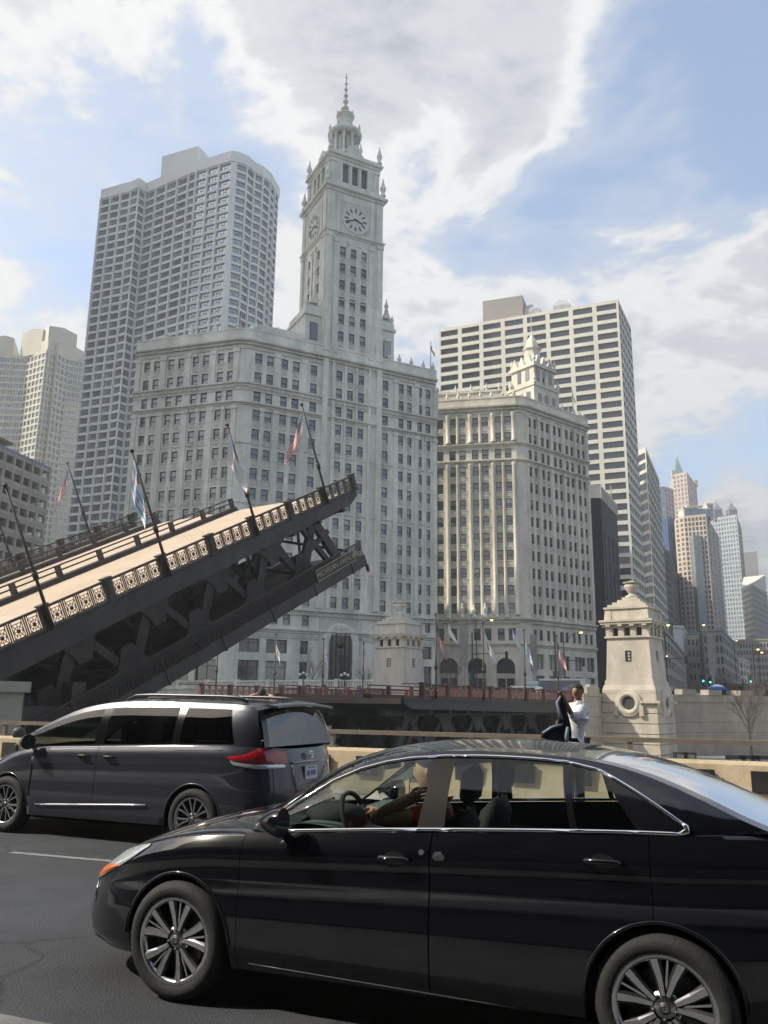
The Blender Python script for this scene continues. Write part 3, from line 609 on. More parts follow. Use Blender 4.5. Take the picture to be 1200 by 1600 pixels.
def crown(i0, i1, t0, t1, h1, dpt=14):
    P = Vector(lerp2(Q[i0], Q[i0 + 1], t0)); S_ = Vector(lerp2(Q[i1], Q[i1 + 1], t1)); d_ = (S_ - P).normalized(); n_ = Vector((-d_.y, d_.x)); L = (S_ - P).length
    poly = [P + n_ * .6, S_ + n_ * .6, S_ + n_ * dpt, P + n_ * dpt]
    b = MB(); b.prism([tuple(q) for q in poly], zl - .5, zl + h1 * .9)
    a0, a1 = poly[0], poly[1]; m0 = (a0 + a1) / 2; m1 = (poly[2] + poly[3]) / 2
    b.add([(*a0, zl + h1 * .9), (*a1, zl + h1 * .9), (*m0, zl + h1), (*poly[2], zl + h1 * .9), (*poly[3], zl + h1 * .9), (*m1, zl + h1)], [(0, 1, 2), (3, 4, 5), (1, 3, 5, 2), (4, 0, 2, 5)])
    bl_.part('stepped_crown', b, conc_y)
crown(0, 1, .3, .6, 9, 20); crown(2, 3, .2, .65, 12, 26); crown(4, 7, .1, .4, 12.5, 24); crown(3, 3, .3, 1.0, 5, 8); crown(6, 6, .1, .9, 5, 6)
bl_.done()
# ================================================================== open parking structure lower left
zg = 52.0
Q = pxs([c7(-160, 765), c7(0, 840), c7(330, 985)], zg); Q.append(pol(Q[-1], 20, 9))
bg_ = Bld('parking_structure', 'grey open concrete parking structure under the cream tower at the left edge', loc=(-80, 190, GZ))
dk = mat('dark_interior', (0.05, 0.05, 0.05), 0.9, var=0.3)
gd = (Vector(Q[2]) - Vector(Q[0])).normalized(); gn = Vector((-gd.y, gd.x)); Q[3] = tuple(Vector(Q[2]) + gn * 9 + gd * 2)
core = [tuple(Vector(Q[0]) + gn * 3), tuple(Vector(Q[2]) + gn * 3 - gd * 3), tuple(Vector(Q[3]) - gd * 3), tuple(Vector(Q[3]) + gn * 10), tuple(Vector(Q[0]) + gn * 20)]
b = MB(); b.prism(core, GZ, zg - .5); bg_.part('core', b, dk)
full = [Q[0], Q[2], Q[3], tuple(Vector(Q[3]) + gn * 14), tuple(Vector(Q[0]) + gn * 23)]
for k in range(13):
    z = zg - 3.35 * k
    b = MB(); b.prism(full, z - .7, z); bg_.part('floor_slab', b, conc_g)
    if k: bg_.band([Q[0], Q[2], Q[3]], [(-.15, z), (.1, z), (.1, z + .9), (-.15, z + .9)], conc_g, 'guard_wall')
    else: bg_.band([Q[0], Q[2], Q[3]], [(-.1, z), (.12, z), (.12, z + .55), (-.1, z + .55)], mat('blue_trim', (.16, .17, .33), .6), 'roof_edge')
P, d, W, a = bg_.frame(Q[0], Q[2]); n = 8
for k in range(n + 1): b = MB(); x = W * k / n; b.box(x - .28, x + .28, .0 - .12, .5, GZ, zg); bg_.part('column', b, conc_g, Q[0], Q[2])
b = MB(); b.box(-2, W - 10, 5, 14, zg, zg + 3.4); b.box(-3, W - 8, 4, 15, zg + 3.4, zg + 4); bg_.part('penthouse', b, mat('brown_roof', (.10, .075, .06), .7), Q[0], Q[2])
bg_.done()
# ================================================================== white grid office slab
c3 = lambda a, b: (670 + a / 3.636, 460 + b / 3.636)
z4 = 139.0
Q = pxs([c3(57, 198), c3(1075, 28), c3(1148, 190)], z4)
b4 = Bld('white_grid_office_slab', 'white precast office slab with wide dark windows and rooftop box behind the ornate block', loc=(60, 275, GZ), wmats=[glassk, sashm, conc_w])
xs = [b4.upx(Q[0], Q[1], *c3(a, 150))[0] for a in (70, 168, 187, 287, 305, 410, 428, 532, 552, 660, 680, 790, 810, 922, 943, 1058)]
L = math.dist(Q[0], Q[1]); pit = L / 8; cs = [(pit * k + .75, pit * (k + 1) - .75) for k in range(8)]
zt0 = b4.upx(Q[0], Q[1], *c3(1000, 58))[1]; zt1 = b4.upx(Q[0], Q[1], *c3(1000, 112))[1]; pitch = zt0 - zt1
rr = rows_down(zt0, pitch, pitch * .63, 32)
b4.face(Q[0], Q[1], GZ, z4, cs, rr, m=conc_w, depth=.7, kind='strip')
L2 = math.dist(Q[1], Q[2]); cs2 = [(L2 * k / 5 + .5, L2 * (k + 1) / 5 - .5) for k in range(5)]
b4.face(Q[1], Q[2], GZ, z4, cs2, rr, m=conc_w, depth=.5, kind='strip')
b4.hull(Q + [pol(Q[0], 26, L2)], GZ, z4 - .3, conc_w, 2)
pbx = pxs([(750, 502), (820, 492)], z4); b = MB(); dv = (Vector(pbx[1]) - Vector(pbx[0])).normalized(); nv = Vector((-dv.y, dv.x))
pa, pb_ = Vector(pbx[0]) + nv * 5, Vector(pbx[1]) + nv * 5 - dv * 1.5; b.prism([tuple(pa), tuple(pb_), tuple(pb_ + nv * 14), tuple(pa + nv * 14)], z4 - .5, z4 + 10.5)
b4.part('rooftop_box', b, mat('greybrown_panel', (.30, .265, .235), .7, var=.08, vscale=.3))
for t in (3.2, 14): 
    q = pb_ + dv * t + nv * 4; b = MB(); b.box(-3, 3, -3, 3, z4, z4 + 5); b.frus(0, 0, z4 + 5, z4 + 7.5, 3, 3, 1.6, 1.6)
    for k in range(6): b.box(-3.05, 3.05, -3.05, 3.05, z4 + .4 + k * .8, z4 + .6 + k * .8)
    o = b4.part('cooling_tower', b, mat('galvanised', (.42, .43, .43), .5, metal=.3, var=.2)); o.location = Vector((q.x, q.y, 0)) - b4.o; o.rotation_euler = (0, 0, math.atan2(dv.y, dv.x))
b4.done()
# ================================================================== black glass block
z5 = 1.73 + (1099 - 776) / 1295 * 196
Q = [at(916, 776, 193), at(939, 783, 193), at(964, 806, 212)]; Q = [(q.x, q.y) for q in Q]
b5 = Bld('black_glass_block', 'narrow black glass office block between the ornate block and the white slab', loc=(60, 200, GZ), wmats=[glass_wall('mirror_strip_glass', (.10, .10, .10), (.30, .29, .26), .5, rough=.25, wav=.8), black, black])
blk = mat('black_granite', (.012, .012, .014), .6, var=.2, spec=.15)
L2 = math.dist(Q[1], Q[2]); cs = [(L2 * k / 4 + .6, L2 * (k + 1) / 4 - 2.2) for k in range(4)]
b5.face(Q[0], Q[1], GZ, z5, [], [], m=blk); b5.face(Q[1], Q[2], GZ, z5, cs, rows_down(z5 - 8, 3.1, 2.7, 11), m=blk, kind='two', depth=.25)
b5.hull(Q + [pol(Q[-1], -55, 18), pol(Q[0], 30, 18)], GZ, z5, blk, 2)
b5.band(Q, [(-.2, z5), (0, z5), (0, z5 + 3.2), (-.2, z5 + 3.2)], conc, 'roof_screen')
for k in range(9): b5.part('screen_post', MB().box(0, .25, -.15, 0, z5, z5 + 3.4 + (3 if k == 5 else 0)), conc).location = Vector((*lerp2(Q[1], Q[2], k / 8), 0)) - b5.o
b5.done()
# ================================================================== receding avenue: generic towers
def tower(name, label, pts, Y, zpx, facs, m, wm, depth2=18, limit=120, kind='plain', zref=None):
    """pts: plan corners (px, Y); facs: per visible face (ncols, gap, nrows, pitch, height, kind, material)"""
    q0 = at(*zpx); z = q0.z; Q = [(at(px, 1000, y).x, y) for px, y in pts]
    # shift for the lean of verticals: corners surveyed at roof level
    Q = []
    for px, y in pts:
        t = zpx[1]; Q.append((at(px, t, y).x, y))
    B = Bld(name, label, loc=(Q[0][0], Q[0][1] + 5, GZ), wmats=wm, limit=limit)
    for i, fc in enumerate(facs):
        n, gap, nr, pitch, ht, kd, mm = fc; L = math.dist(Q[i], Q[i + 1]); g_ = L / max(n, 1) * gap
        cs = [(L * k / n + g_ / 2, L * (k + 1) / n - g_ / 2) for k in range(n)] if n else []
        B.face(Q[i], Q[i + 1], GZ, z, cs, rows_down(z - pitch * .5, pitch, ht, nr) if n else [], m=mm or m, depth=.3, kind=kd)
    B.hull(Q + [(Q[-1][0] - 3, Q[-1][1] + depth2), (Q[0][0] + 8, Q[0][1] + depth2)], GZ, z, m, len(facs)); return B, Q, z
WT, ST, TW = [glassk, sashm, conc_w], 'strip', 'two'
darkside = mat('dark_grey_side', (.20, .19, .175), .6, var=.1, vscale=.1)  # darker grey for right-hand faces and roof slabs
B, Q, z = tower('slim_white_tower', 'slim white gridded tower with dark flank right of the white office slab', [(995.3, 312), (1009, 306), (1027, 352)], 0, (1000, 703, 310), [(1, .22, 24, 4.0, 2.7, 'plain', None), (7, .12, 24, 4.0, 3.0, TW, conc_w)], conc_w, [glassk, sashm, conc_w]); B.done()
brown = mat('brown_brick', (.13, .10, .08), .85, var=.2, vscale=.3)
B, Q, z = tower('brown_brick_tower', 'dark brown brick office tower beside the slim white tower', [(1031, 372), (1045, 392), (1058, 470)], 0, (1040, 855, 380), [(4, .5, 20, 3.5, 2, 'plain', None), (10, .5, 20, 3.5, 2, 'plain', None)], brown, [glassk, sashm, brown]); B.done()
blueg = glass_wall('blue_curtain_glass', (.03, .07, .16), (.05, .11, .22), .5, spec=1.0, tint=(.55, .75, 1.0))
navy = mat('blue_spandrel', (.045, .085, .17), .25, var=.15, vscale=.1, spec=.8)
B, Q, z = tower('blue_glass_tower', 'blue mirrored glass tower half hidden along the avenue', [(1031, 470), (1042, 462), (1066, 470)], 0, (1045, 808, 465), [(3, .12, 34, 3.6, 3.1, 'plain', None), (8, .12, 34, 3.6, 3.1, 'plain', None)], navy, [blueg, navy, navy]); B.done()
pinkc = mat('pink_precast', (.56, .42, .33), .8, var=.08, vscale=.1); beige = mat('warm_beige_precast', (.58, .46, .33), .8, var=.08, vscale=.1); shade_c = mat('shade_tone_precast', (.36, .31, .26), .8, var=.08, vscale=.1)  # the last tone puts the shade of the right flanks into the colour
B, Q, z = tower('green_pyramid_tower', 'pinkish tower topped by a green copper pyramid roof with two masts', [(1051, 690), (1073, 680), (1087, 722)], 0, (1062, 742, 690), [(4, .5, 44, 3.9, 2.4, TW, None), (5, .5, 44, 3.9, 2.4, TW, None)], pinkc, [glassb, sashm, pinkc], 30)
cen = Vector(((Q[0][0] + Q[1][0]) / 2 + 3, (Q[0][1] + Q[1][1]) / 2 + 12)); b = MB(); hw = (Q[1][0] - Q[0][0]) / 2
b.frus(cen.x, cen.y, z + 1, z + 15, hw, hw, hw * .22, hw * .22); B.part('pyramid_roof', b, mat('green_copper', (.20, .33, .28), .6, var=.1))
for s_ in (-1, 1): B.part('mast', MB().tube([(cen.x + s_ * hw * .18, cen.y, z + 14), (cen.x + s_ * hw * .18, cen.y, z + 24)], [.5, .15], 6), whitem)
for x, y in ((Q[0][0] + 1, Q[0][1] + 1), (Q[2][0] - 1, Q[2][1] - 1)): B.part('corner_block', MB().box(x - 1.6, x + 1.6, y - 1.6, y + 1.6, z - 2, z + 4), pinkc)
B.done()
B, Q, z = tower('pink_shoulder_tower', 'pink and teal glass mid rise in front of the green pyramid tower', [(1024, 600), (1038, 596), (1052, 604)], 0, (1040, 762, 600), [(2, .1, 40, 3.5, 3, 'plain', navy), (3, .45, 40, 3.5, 2.2, TW, None)], pinkc, [glassb, sashm, pinkc]); B.done()
B, Q, z = tower('beige_crowned_tower', 'warm beige residential tower with pale crown blocks and shade-toned flank', [(1054, 452), (1068, 446), (1103, 440), (1120, 500)], 0, (1080, 806, 445), [(2, .45, 38, 2.7, 1.7, TW, None), (6, .35, 38, 2.7, 1.9, TW, beige), (3, .7, 38, 2.7, 1.6, 'plain', shade_c)], beige, [glassb, sashm, beige], 25, 150)
for px, w_, h_ in ((1072, 2.2, 5.5), (1084, 4.2, 6.5), (1098, 3.2, 5), (1108, 1.8, 8)):
    q = at(px, 800, 452); b = MB(); b.box(q.x - w_, q.x + w_, 450, 458, z - .5, z + h_); b.box(q.x - w_ - .3, q.x + w_ + .3, 449.6, 458.4, z + h_, z + h_ + .6); B.part('crown_block', b, conc_w)
    B.part('window', MB().box(q.x - w_ * .7, q.x + w_ * .7, 449.8, 449.98, z + .8, z + h_ - .8), [glassb])
q = at(1086, 806, 441); b = MB(); b.box(q.x - 2.2, q.x + 2.2, 440.0, 446, GZ, z - 12); B.part('glazed_bay', b, mat('grey_green_glazing', (.20, .24, .24), .3, var=.3, vscale=.4, spec=.8)); B.done()
twos = mat('bluegrey_stone', (.42, .46, .46), .6, var=.08, vscale=.1)
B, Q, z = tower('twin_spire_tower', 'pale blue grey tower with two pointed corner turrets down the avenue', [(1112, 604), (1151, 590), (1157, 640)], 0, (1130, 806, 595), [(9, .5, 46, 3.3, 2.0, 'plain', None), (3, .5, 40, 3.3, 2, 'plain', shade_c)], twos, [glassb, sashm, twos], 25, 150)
for px in (1119, 1142): 
    q = at(px, 790, 604); b = MB(); b.box(q.x - 3, q.x + 3, q.y - 3, q.y + 3, z - 2, z + 6); b.frus(q.x, q.y, z + 6, z + 12, 3.4, 3.4, .2, .2); b.tube([(q.x, q.y, z + 11.5), (q.x, q.y, z + 14.5)], .25, 5); B.part('pointed_turret', b, mat('plum_roof', (.24, .23, .25), .6))
for k in range(5): B.part('parapet_pier', MB().box(*(lambda x: (x - .8, x + .8))(Q[0][0] + 5 + k * 3.2), Q[0][1] - 2.0, Q[0][1] + 2, z - 1, z + 2.2), twos)
for k in (3, 5.4): B.part('glass_strip', MB().box(Q[0][0] + k * 2 - 1.1, Q[0][0] + k * 2 + 1.1, Q[0][1] - (3 if k < 4 else 5.6), Q[0][1] + 1, GZ, z - 6), glassb)
B.done()
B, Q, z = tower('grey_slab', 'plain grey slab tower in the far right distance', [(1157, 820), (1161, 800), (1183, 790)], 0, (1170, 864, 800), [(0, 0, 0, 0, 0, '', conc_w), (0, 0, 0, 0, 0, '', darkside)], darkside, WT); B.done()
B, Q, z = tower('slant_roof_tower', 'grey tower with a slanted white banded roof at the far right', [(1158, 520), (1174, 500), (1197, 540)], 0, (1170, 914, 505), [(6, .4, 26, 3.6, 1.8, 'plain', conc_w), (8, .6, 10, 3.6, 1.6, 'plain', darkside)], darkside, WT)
b = MB(); zt = z + 12; q0, q1, q2 = Q[0], Q[1], Q[2]; bk = (Q[0][0] + 14, Q[0][1] + 30)
b.add([(*q0, z), (*q1, z), (*q2, z), (*q2, zt), (q0[0] + 13, q0[1] + 25, zt - 1), (q0[0] + 13, q0[1] + 25, z)], [(0, 1, 3, 4), (1, 2, 3), (0, 4, 5), (2, 5, 4, 3)]); B.part('slanted_roof', b, conc_w)
B.done()
B, Q, z = tower('far_pale_tower', 'thin pale tower cut by the right picture edge', [(1196, 900), (1212, 880), (1220, 920)], 0, (1200, 920, 890), [(4, .4, 20, 4, 2.4, 'plain', None)], twos, WT, limit=40); B.done()
# low buildings along the avenue
lowspec = [
 ('grey_shop_block', 'low grey stone shop building just right of the near bridge house', [(1030, 205), (1042, 215), (1066, 300)], (1040, 990, 215), [(2, .35, 6, 4.2, 2.6, TW, None), (8, .35, 6, 4.2, 2.6, TW, None)], mat('grey_stone', (.33, .30, .26), .8, var=.15)),
 ('white_panel_block', 'low building with white blank upper panels on the avenue', [(1052, 300), (1066, 302), (1074, 345)], (1060, 980, 302), [(0, 0, 0, 0, 0, '', None), (4, .4, 4, 4, 2.4, TW, None)], mat('white_panel', (.62, .62, .60), .6, var=.05)),
 ('green_roof_block', 'low cream building with pale green roof edge on the avenue', [(1066, 330), (1104, 326), (1112, 360)], (1080, 990, 328), [(6, .55, 4, 4.5, 2.2, TW, None), (2, .5, 4, 4.5, 2.2, TW, None)], mat('cream_stone', (.55, .50, .38), .8, var=.1)),
 ('dark_storefront_block', 'mid height dark grey commercial block under the beige tower', [(1098, 300), (1128, 296), (1150, 380)], (1110, 985, 298), [(5, .35, 8, 3.8, 2.4, TW, None), (7, .35, 8, 3.8, 2.4, TW, None)], mat('charcoal_cladding', (.30, .285, .265), .7, var=.15)),
 ('pale_corner_block', 'pale low corner block beneath the twin spire tower', [(1120, 400), (1160, 396), (1185, 470)], (1140, 1030, 398), [(8, .4, 5, 3.6, 2.2, TW, None), (6, .4, 5, 3.6, 2.2, TW, None)], conc_w),
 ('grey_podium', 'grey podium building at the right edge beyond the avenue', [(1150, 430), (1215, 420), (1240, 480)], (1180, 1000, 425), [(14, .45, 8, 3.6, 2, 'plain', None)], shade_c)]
for nm, lb, pts, zp, fc, m_ in lowspec:
    B, Q, z = tower(nm, lb, pts, 0, zp, fc, m_, [glassk, sashm, m_], 25, 60); B.band(Q[:len(fc) + 1], [(0, z - .6), (.4, z - .3), (.4, z + .5), (0, z + .5)], mat('green_copper', (.20, .33, .28)) if 'green' in nm else m_, 'cornice'); B.done()
# ------------------------------------------------------------------ towers beside and behind the viewpoint (they shade and are mirrored in the glass)
bt = Bld('mirrored_high_rise', 'very tall glass tower standing west of the clock tower, outside the view', loc=(-150, 115, GZ), wmats=[glassb, sashm, conc])
def plainblock(B, poly, z, pitch, m, bands=True):
    n = len(poly)
    b = MB(); b.prism(poly, GZ - 1, z); B.part('wall', b, m)
    k = 0; zz_ = GZ + pitch
    while bands and zz_ < z: B.band(poly, [(0, zz_), (.12, zz_), (.12, zz_ + pitch * .45), (0, zz_ + pitch * .45)], mat('dark_band', (.07, .06, .05), .5), 'window_band', closed=True); zz_ += pitch
plainblock(bt, [(-150, 79), (-116, 78), (-112, 134), (-145, 134)], 300, 12, conc)
bb_ = Bld('riverfront_block', 'stone office block behind the viewpoint across the street', loc=(5, -25, 0), wmats=[glass, sashm, lime])
rp = lambda s_, n_: (-.9205 * s_ + .3907 * n_, .3907 * s_ + .9205 * n_)
plainblock(bb_, [rp(8, -13), rp(8, -40), rp(-70, -40), rp(-70, -13)], 46, 3.8, mat('dark_brick', (.05, .045, .042), .9, var=.15), False)
bb2 = Bld('corner_block', 'lower stone block behind the viewpoint on the near corner', loc=(40, -25, 0), wmats=[glass, sashm, lime])
plainblock(bb2, [rp(70, -13), rp(70, -40), rp(10, -40), rp(10, -13)], 30.5, 3.8, mat('dark_brick', (.05, .045, .042), .9, var=.15), False)

bt2 = Bld('added_shade_tower', 'added tower outside the view that shades the bay fronted tower', loc=(-165, 212, GZ), wmats=[glassb, sashm, conc])
plainblock(bt2, [(-190, 196), (-148, 193), (-146, 228), (-188, 232)], 262, 12, brown)  # added out of view only to shade the bay fronted tower
# ------------------------------------------------------------------ ground, river, streets
def rw(s_, n_, z=0.0): return (-.9219 * s_ + .3875 * n_, .3875 * s_ + .9219 * n_, z)   # along the near street / across it
asph = mat('asphalt', (.043, .046, .054), .85, var=.22, vscale=.8, bump=.6, bscale=60, stain=.18, stscale=.5)
def add_cracks(m):
    t = m.node_tree; b = t.nodes['Principled BSDF']; src = b.inputs['Base Color'].links[0].from_socket; g = t.nodes.new('ShaderNodeNewGeometry')
    def mul(o, v, lo, hi, p0, p1):
        r = t.nodes.new('ShaderNodeValToRGB'); r.color_ramp.elements[0].position = p0; r.color_ramp.elements[1].position = p1; r.color_ramp.elements[0].color = (lo, lo, lo, 1); r.color_ramp.elements[1].color = (hi, hi, hi, 1); t.links.new(v, r.inputs[0])
        x = t.nodes.new('ShaderNodeMix'); x.data_type = 'RGBA'; x.blend_type = 'MULTIPLY'; x.inputs[0].default_value = 1; t.links.new(o, x.inputs[6]); t.links.new(r.outputs[0], x.inputs[7]); return x.outputs[2]
    nz = t.nodes.new('ShaderNodeTexNoise'); nz.inputs['Scale'].default_value = 1.5; nz.inputs['Detail'].default_value = 5; t.links.new(g.outputs['Position'], nz.inputs[0])
    mx_ = t.nodes.new('ShaderNodeMix'); mx_.data_type = 'VECTOR'; mx_.inputs[0].default_value = .35; t.links.new(g.outputs['Position'], mx_.inputs[4]); t.links.new(nz.outputs['Color'], mx_.inputs[5])
    vo_ = t.nodes.new('ShaderNodeTexVoronoi'); vo_.feature = 'DISTANCE_TO_EDGE'; vo_.inputs['Scale'].default_value = .55; t.links.new(mx_.outputs[1], vo_.inputs[0]); o = mul(src, vo_.outputs['Distance'], .45, 1.0, .0, .012)
    sp = t.nodes.new('ShaderNodeTexNoise'); sp.inputs['Scale'].default_value = 130; sp.inputs['Detail'].default_value = 2; t.links.new(g.outputs['Position'], sp.inputs[0]); o = mul(o, sp.outputs[0], .62, 1.55, .35, .72)
    ol = t.nodes.new('ShaderNodeTexNoise'); ol.inputs['Scale'].default_value = .35; ol.inputs['Detail'].default_value = 6; ol.inputs['Roughness'].default_value = .7; t.links.new(g.outputs['Position'], ol.inputs[0]); o = mul(o, ol.outputs[0], .72, 1.25, .35, .65)
    t.links.new(o, b.inputs['Base Color'])
add_cracks(asph)
walk = mat('sidewalk_concrete', (.34, .32, .29), .85, var=.15, vscale=1.5, bump=.3, bscale=30)
tanc = mat('tan_parapet_concrete', (.58, .47, .32), .85, var=.13, vscale=2.5, stain=.2, stscale=1.2, bump=.35, bscale=25)
paintw = mat('worn_white_paint', (.22, .22, .215), .8, var=.45, vscale=9)
steel_d = mat('dark_brown_bridge_steel', (.062, .048, .042), .6, var=.35, vscale=1.4, stain=.5, stscale=.9, bump=.3, bscale=5)
maroon = mat('maroon_bridge_paint', (.110, .047, .042), .55, var=.25, vscale=1.0)
deckm = mat('tan_deck', (.50, .39, .29), .85, var=.07, vscale=.5, stain=.10, stscale=.2)
metalr = mat('bronze_handrail', (.20, .17, .135), .5, metal=.3, var=.2, vscale=3)
gpt = [rw(-400, -600), rw(400, -600), rw(400, 15.6), rw(-400, 15.6)]
g = MB(); g.add([(x, y, 0) for x, y, z in gpt], [(0, 1, 2, 3)][::1]); struct(g.build('road', asph))
g = MB(); g.quad((-2400, -2400, -7.0), (2400, -2400, -7.0), (2400, 2400, -7.0), (-2400, 2400, -7.0))
wat = mat('river_water', (.03, .06, .05), .08, var=.2, vscale=.05, bump=.5, bscale=.6); struct(g.build('river', wat))
NB = Vector((23.0, 84.0)); nbd = Vector((-math.sin(R(57)), math.cos(R(57)))); nbn = Vector((nbd.y, -nbd.x)) * -1
nbn = Vector((.5446, .8387))
far = [NB + nbd * 900, NB - nbd * 20.0, NB - nbd * 900]
wq0, wq1 = Vector((27.5, 88.0)), at(1290, 1090, 97); wq1 = Vector((wq1.x, wq1.y)); wdd = (wq1 - wq0).normalized()
gp = [NB + nbd * 1600 + nbn * 3, NB + nbn * 3 + nbd * 2, wq0 + Vector((-1, .6)), wq1 + wdd * 900 + Vector((0, .6)), Vector((1800, 1500)), Vector((0, 2400)), Vector((-1800, 2000))]
g = MB(); g.add([(p.x, p.y, GZ) for p in gp], [tuple(range(len(gp)))]); struct(g.build('ground', asph))
# near-side gutter, lane markings
g = MB(); g.add([rw(60, 2.6, .004), rw(-60, 2.6, .004), rw(-60, 3.93, .004), rw(60, 3.93, .004)], [(0, 1, 2, 3)]); struct(g.build('gutter', mat('worn_gutter_concrete', (.15, .15, .148), .85, var=.3, vscale=2.5, bump=.4, bscale=40)))
g = MB(); g.add([rw(60, -8, .12), rw(-60, -8, .12), rw(-60, 2.6, .12), rw(60, 2.6, .12), rw(60, 2.6, 0), rw(-60, 2.6, 0)], [(0, 1, 2, 3), (3, 2, 5, 4)]); struct(g.build('sidewalk_near', mat('darkened_paving', (.11, .105, .10), .7, var=.2, vscale=2)))  # unseen paving, coloured dark as if shaded so the car doors mirror less light
for k in range(-3, 5):
    g = MB(); s0 = -.2 + 9.0 * k
    c0 = Vector(atz(15, 1332, 0)); c1_ = Vector(atz(165, 1345, 0)); dd = (c0 - c1_).normalized(); pp = Vector((-dd.y, dd.x, 0)) * .045
    p = c1_ - dd * 1.3 + dd * 9.0 * k; q = p + dd * 2.6
    g.add([(v.x, v.y, .004) for v in (p - pp, q - pp, q + pp, p + pp)], [(0, 1, 2, 3)]); struct(g.build('lane_marking', paintw))
# parapet line along the river
PA, PB = Vector((7.2, 12.9)), Vector((-8.57, 19.26)); pd = (PB - PA).normalized(); pn = Vector((pd.y, -pd.x)) * -1
if pn.y < 0: pn = -pn
pang = math.atan2(pd.y, pd.x)
def pw(s_, n_, z): v = PA + pd * s_ + pn * n_; return (v.x, v.y, z)
g = MB(); g.add([pw(-60, -2.3, .15), pw(120, -2.3, .15), pw(120, .6, .15), pw(-60, .6, .15)], [(0, 3, 2, 1)]); g.add([pw(-60, -2.3, 0), pw(120, -2.3, 0), pw(120, -2.3, .15), pw(-60, -2.3, .15)], [(0, 3, 2, 1)]); struct(g.build('sidewalk_riverside', walk))
g = MB(); g.add([pw(-60, .6, -8), pw(120, .6, -8), pw(120, .6, .15), pw(-60, .6, .15)], [(0, 1, 2, 3)]); struct(g.build('quay_wall', lime))
par = thing('river_parapet', 'tan concrete river parapet with dark plaques and bronze handrail behind the cars', 'parapet', pw(0, 0, .15), math.atan2(pd.y, pd.x))
SEG = 3.6
segm = MB(); segm.add([(0.01, 0.0, 0), (SEG - .01, 0.0, 0), (SEG - .01, 0.06, .70), (0.01, .06, .70), (0.01, .1, .75), (SEG - .01, .1, .75), (0.01, .34, .75), (SEG - .01, .34, .75), (0.01, .40, 0), (SEG - .01, .40, 0)],
    [(0, 1, 2, 3), (3, 2, 5, 4), (4, 5, 7, 6), (6, 7, 9, 8), (0, 3, 4, 6, 8), (1, 9, 7, 5, 2)])
# local frame: x along pd, y = left of pd; river is on the right side (-y)?  mirror so that y points to the street
sgn = 1 if Vector((-pd.y, pd.x)).dot(pn) > 0 else -1
def yy(b):
    b.v = [(x, y * sgn, z) for x, y, z in b.v]
    if sgn < 0: b.f = [f_[::-1] for f_ in b.f]
    return b
sm = yy(segm).mesh('parapet_segment', [tanc])
plq = mat('weathered_plaque', (.035, .036, .036), .5, metal=.4, var=.4, vscale=9)
pm = yy(MB().box(-.2, .2, -.035, .03, .30, .60)); pm.box(-.22, .22, *( (-.03 * sgn, -.02 * sgn) if sgn > 0 else (.02, .03)), .28, .62); pmm = pm.mesh('plaque', [plq])
pb = yy(MB().box(-.035, .035, .17, .27, .75, 1.0)); pb.box(-.09, .09, *sorted((.14 * sgn, .30 * sgn)), .75, .79); pbm = pb.mesh('rail_post', [metalr])
for k in range(-4, 12): link('parapet_segment', sm, par, (k * SEG, 0, 0))
for k in range(-12, 44): link('plaque', pmm, par, (k * .96 + .35, 0, 0))
for k in range(-5, 16): link('rail_post', pbm, par, (k * 2.75 + .6, 0, 0))
b = yy(MB().box(-4 * SEG, 12 * SEG, .15, .29, 1.0, 1.075)); b.build('handrail', metalr, par)
# ------------------------------------------------------------------ bascule bridge leaves
PH = 35.0; BD = Vector((math.sin(R(PH)), math.cos(R(PH)), 0)); WD = Vector((-BD.y, BD.x, 0)); ROTB = math.atan2(BD.y, BD.x)
E0 = Vector((1.64, 60.9, 2.1)); WID = 24.0
def railing_meshes(pw_, m):
    b = MB(); h0, h1 = .14, 1.02
    b.box(.03, pw_ - .03, -.03, .03, h1 - .05, h1); b.box(.03, pw_ - .03, -.03, .03, h0, h0 + .05); b.box(.03, .07, -.03, .03, h0, h1); b.box(pw_ - .07, pw_ - .03, -.03, .03, h0, h1)
    b.box(.14, pw_ - .14, -.02, .02, h1 - .2, h1 - .17); b.box(.14, .165, -.02, .02, h0, h1); b.box(pw_ - .165, pw_ - .14, -.02, .02, h0, h1)
    cx, cz, hw, hh = pw_ / 2, (h0 + h1 - .17) / 2, pw_ / 2 - .15, (h1 - .17 - h0) / 2
    for sx in (-1, 1):
        for sz in (-1, 1): b.bar((cx, 0, cz), (cx + sx * hw, 0, cz + sz * hh), .028, .028, up=(0, 1, 0))
    b.bar((cx - hw, 0, cz), (cx + hw, 0, cz), .022, .022, up=(0, 1, 0)); b.bar((cx, 0, cz - hh), (cx, 0, cz + hh), .022, .022, up=(0, 1, 0))
    b.lathe([(0, -.035), (.085, -.035), (.085, .035), (0, .035)], 8, (cx, 0, cz), axis='y', smooth=False)
    n = 12; b.grid([[(cx + r_ * math.cos(2 * math.pi * k / n), y, cz + r_ * math.sin(2 * math.pi * k / n)) for r_, y in ((.2, -.015), (.225, -.015), (.225, .015), (.2, .015), (.2, -.015))] for k in range(n + 1)], smooth=False)
    post = MB(); post.box(-.2, .2, -.16, .16, 0, 1.12); post.box(-.25, .25, -.2, .2, 1.12, 1.2); post.box(-.24, .24, -.2, .2, 0, .14); post.box(-.13, .13, -.19, .19, .25, 1.0)
    return b.mesh('railing_panel', [m]), post.mesh('railing_post', [m])
POST_X = [0.9 + 3.605 * k for k in range(10)]
NP = 4; PWD = (3.605 - .4) / NP
pan_s, post_s = railing_meshes(PWD, steel_d); pan_n, post_n = railing_meshes(PWD, maroon)
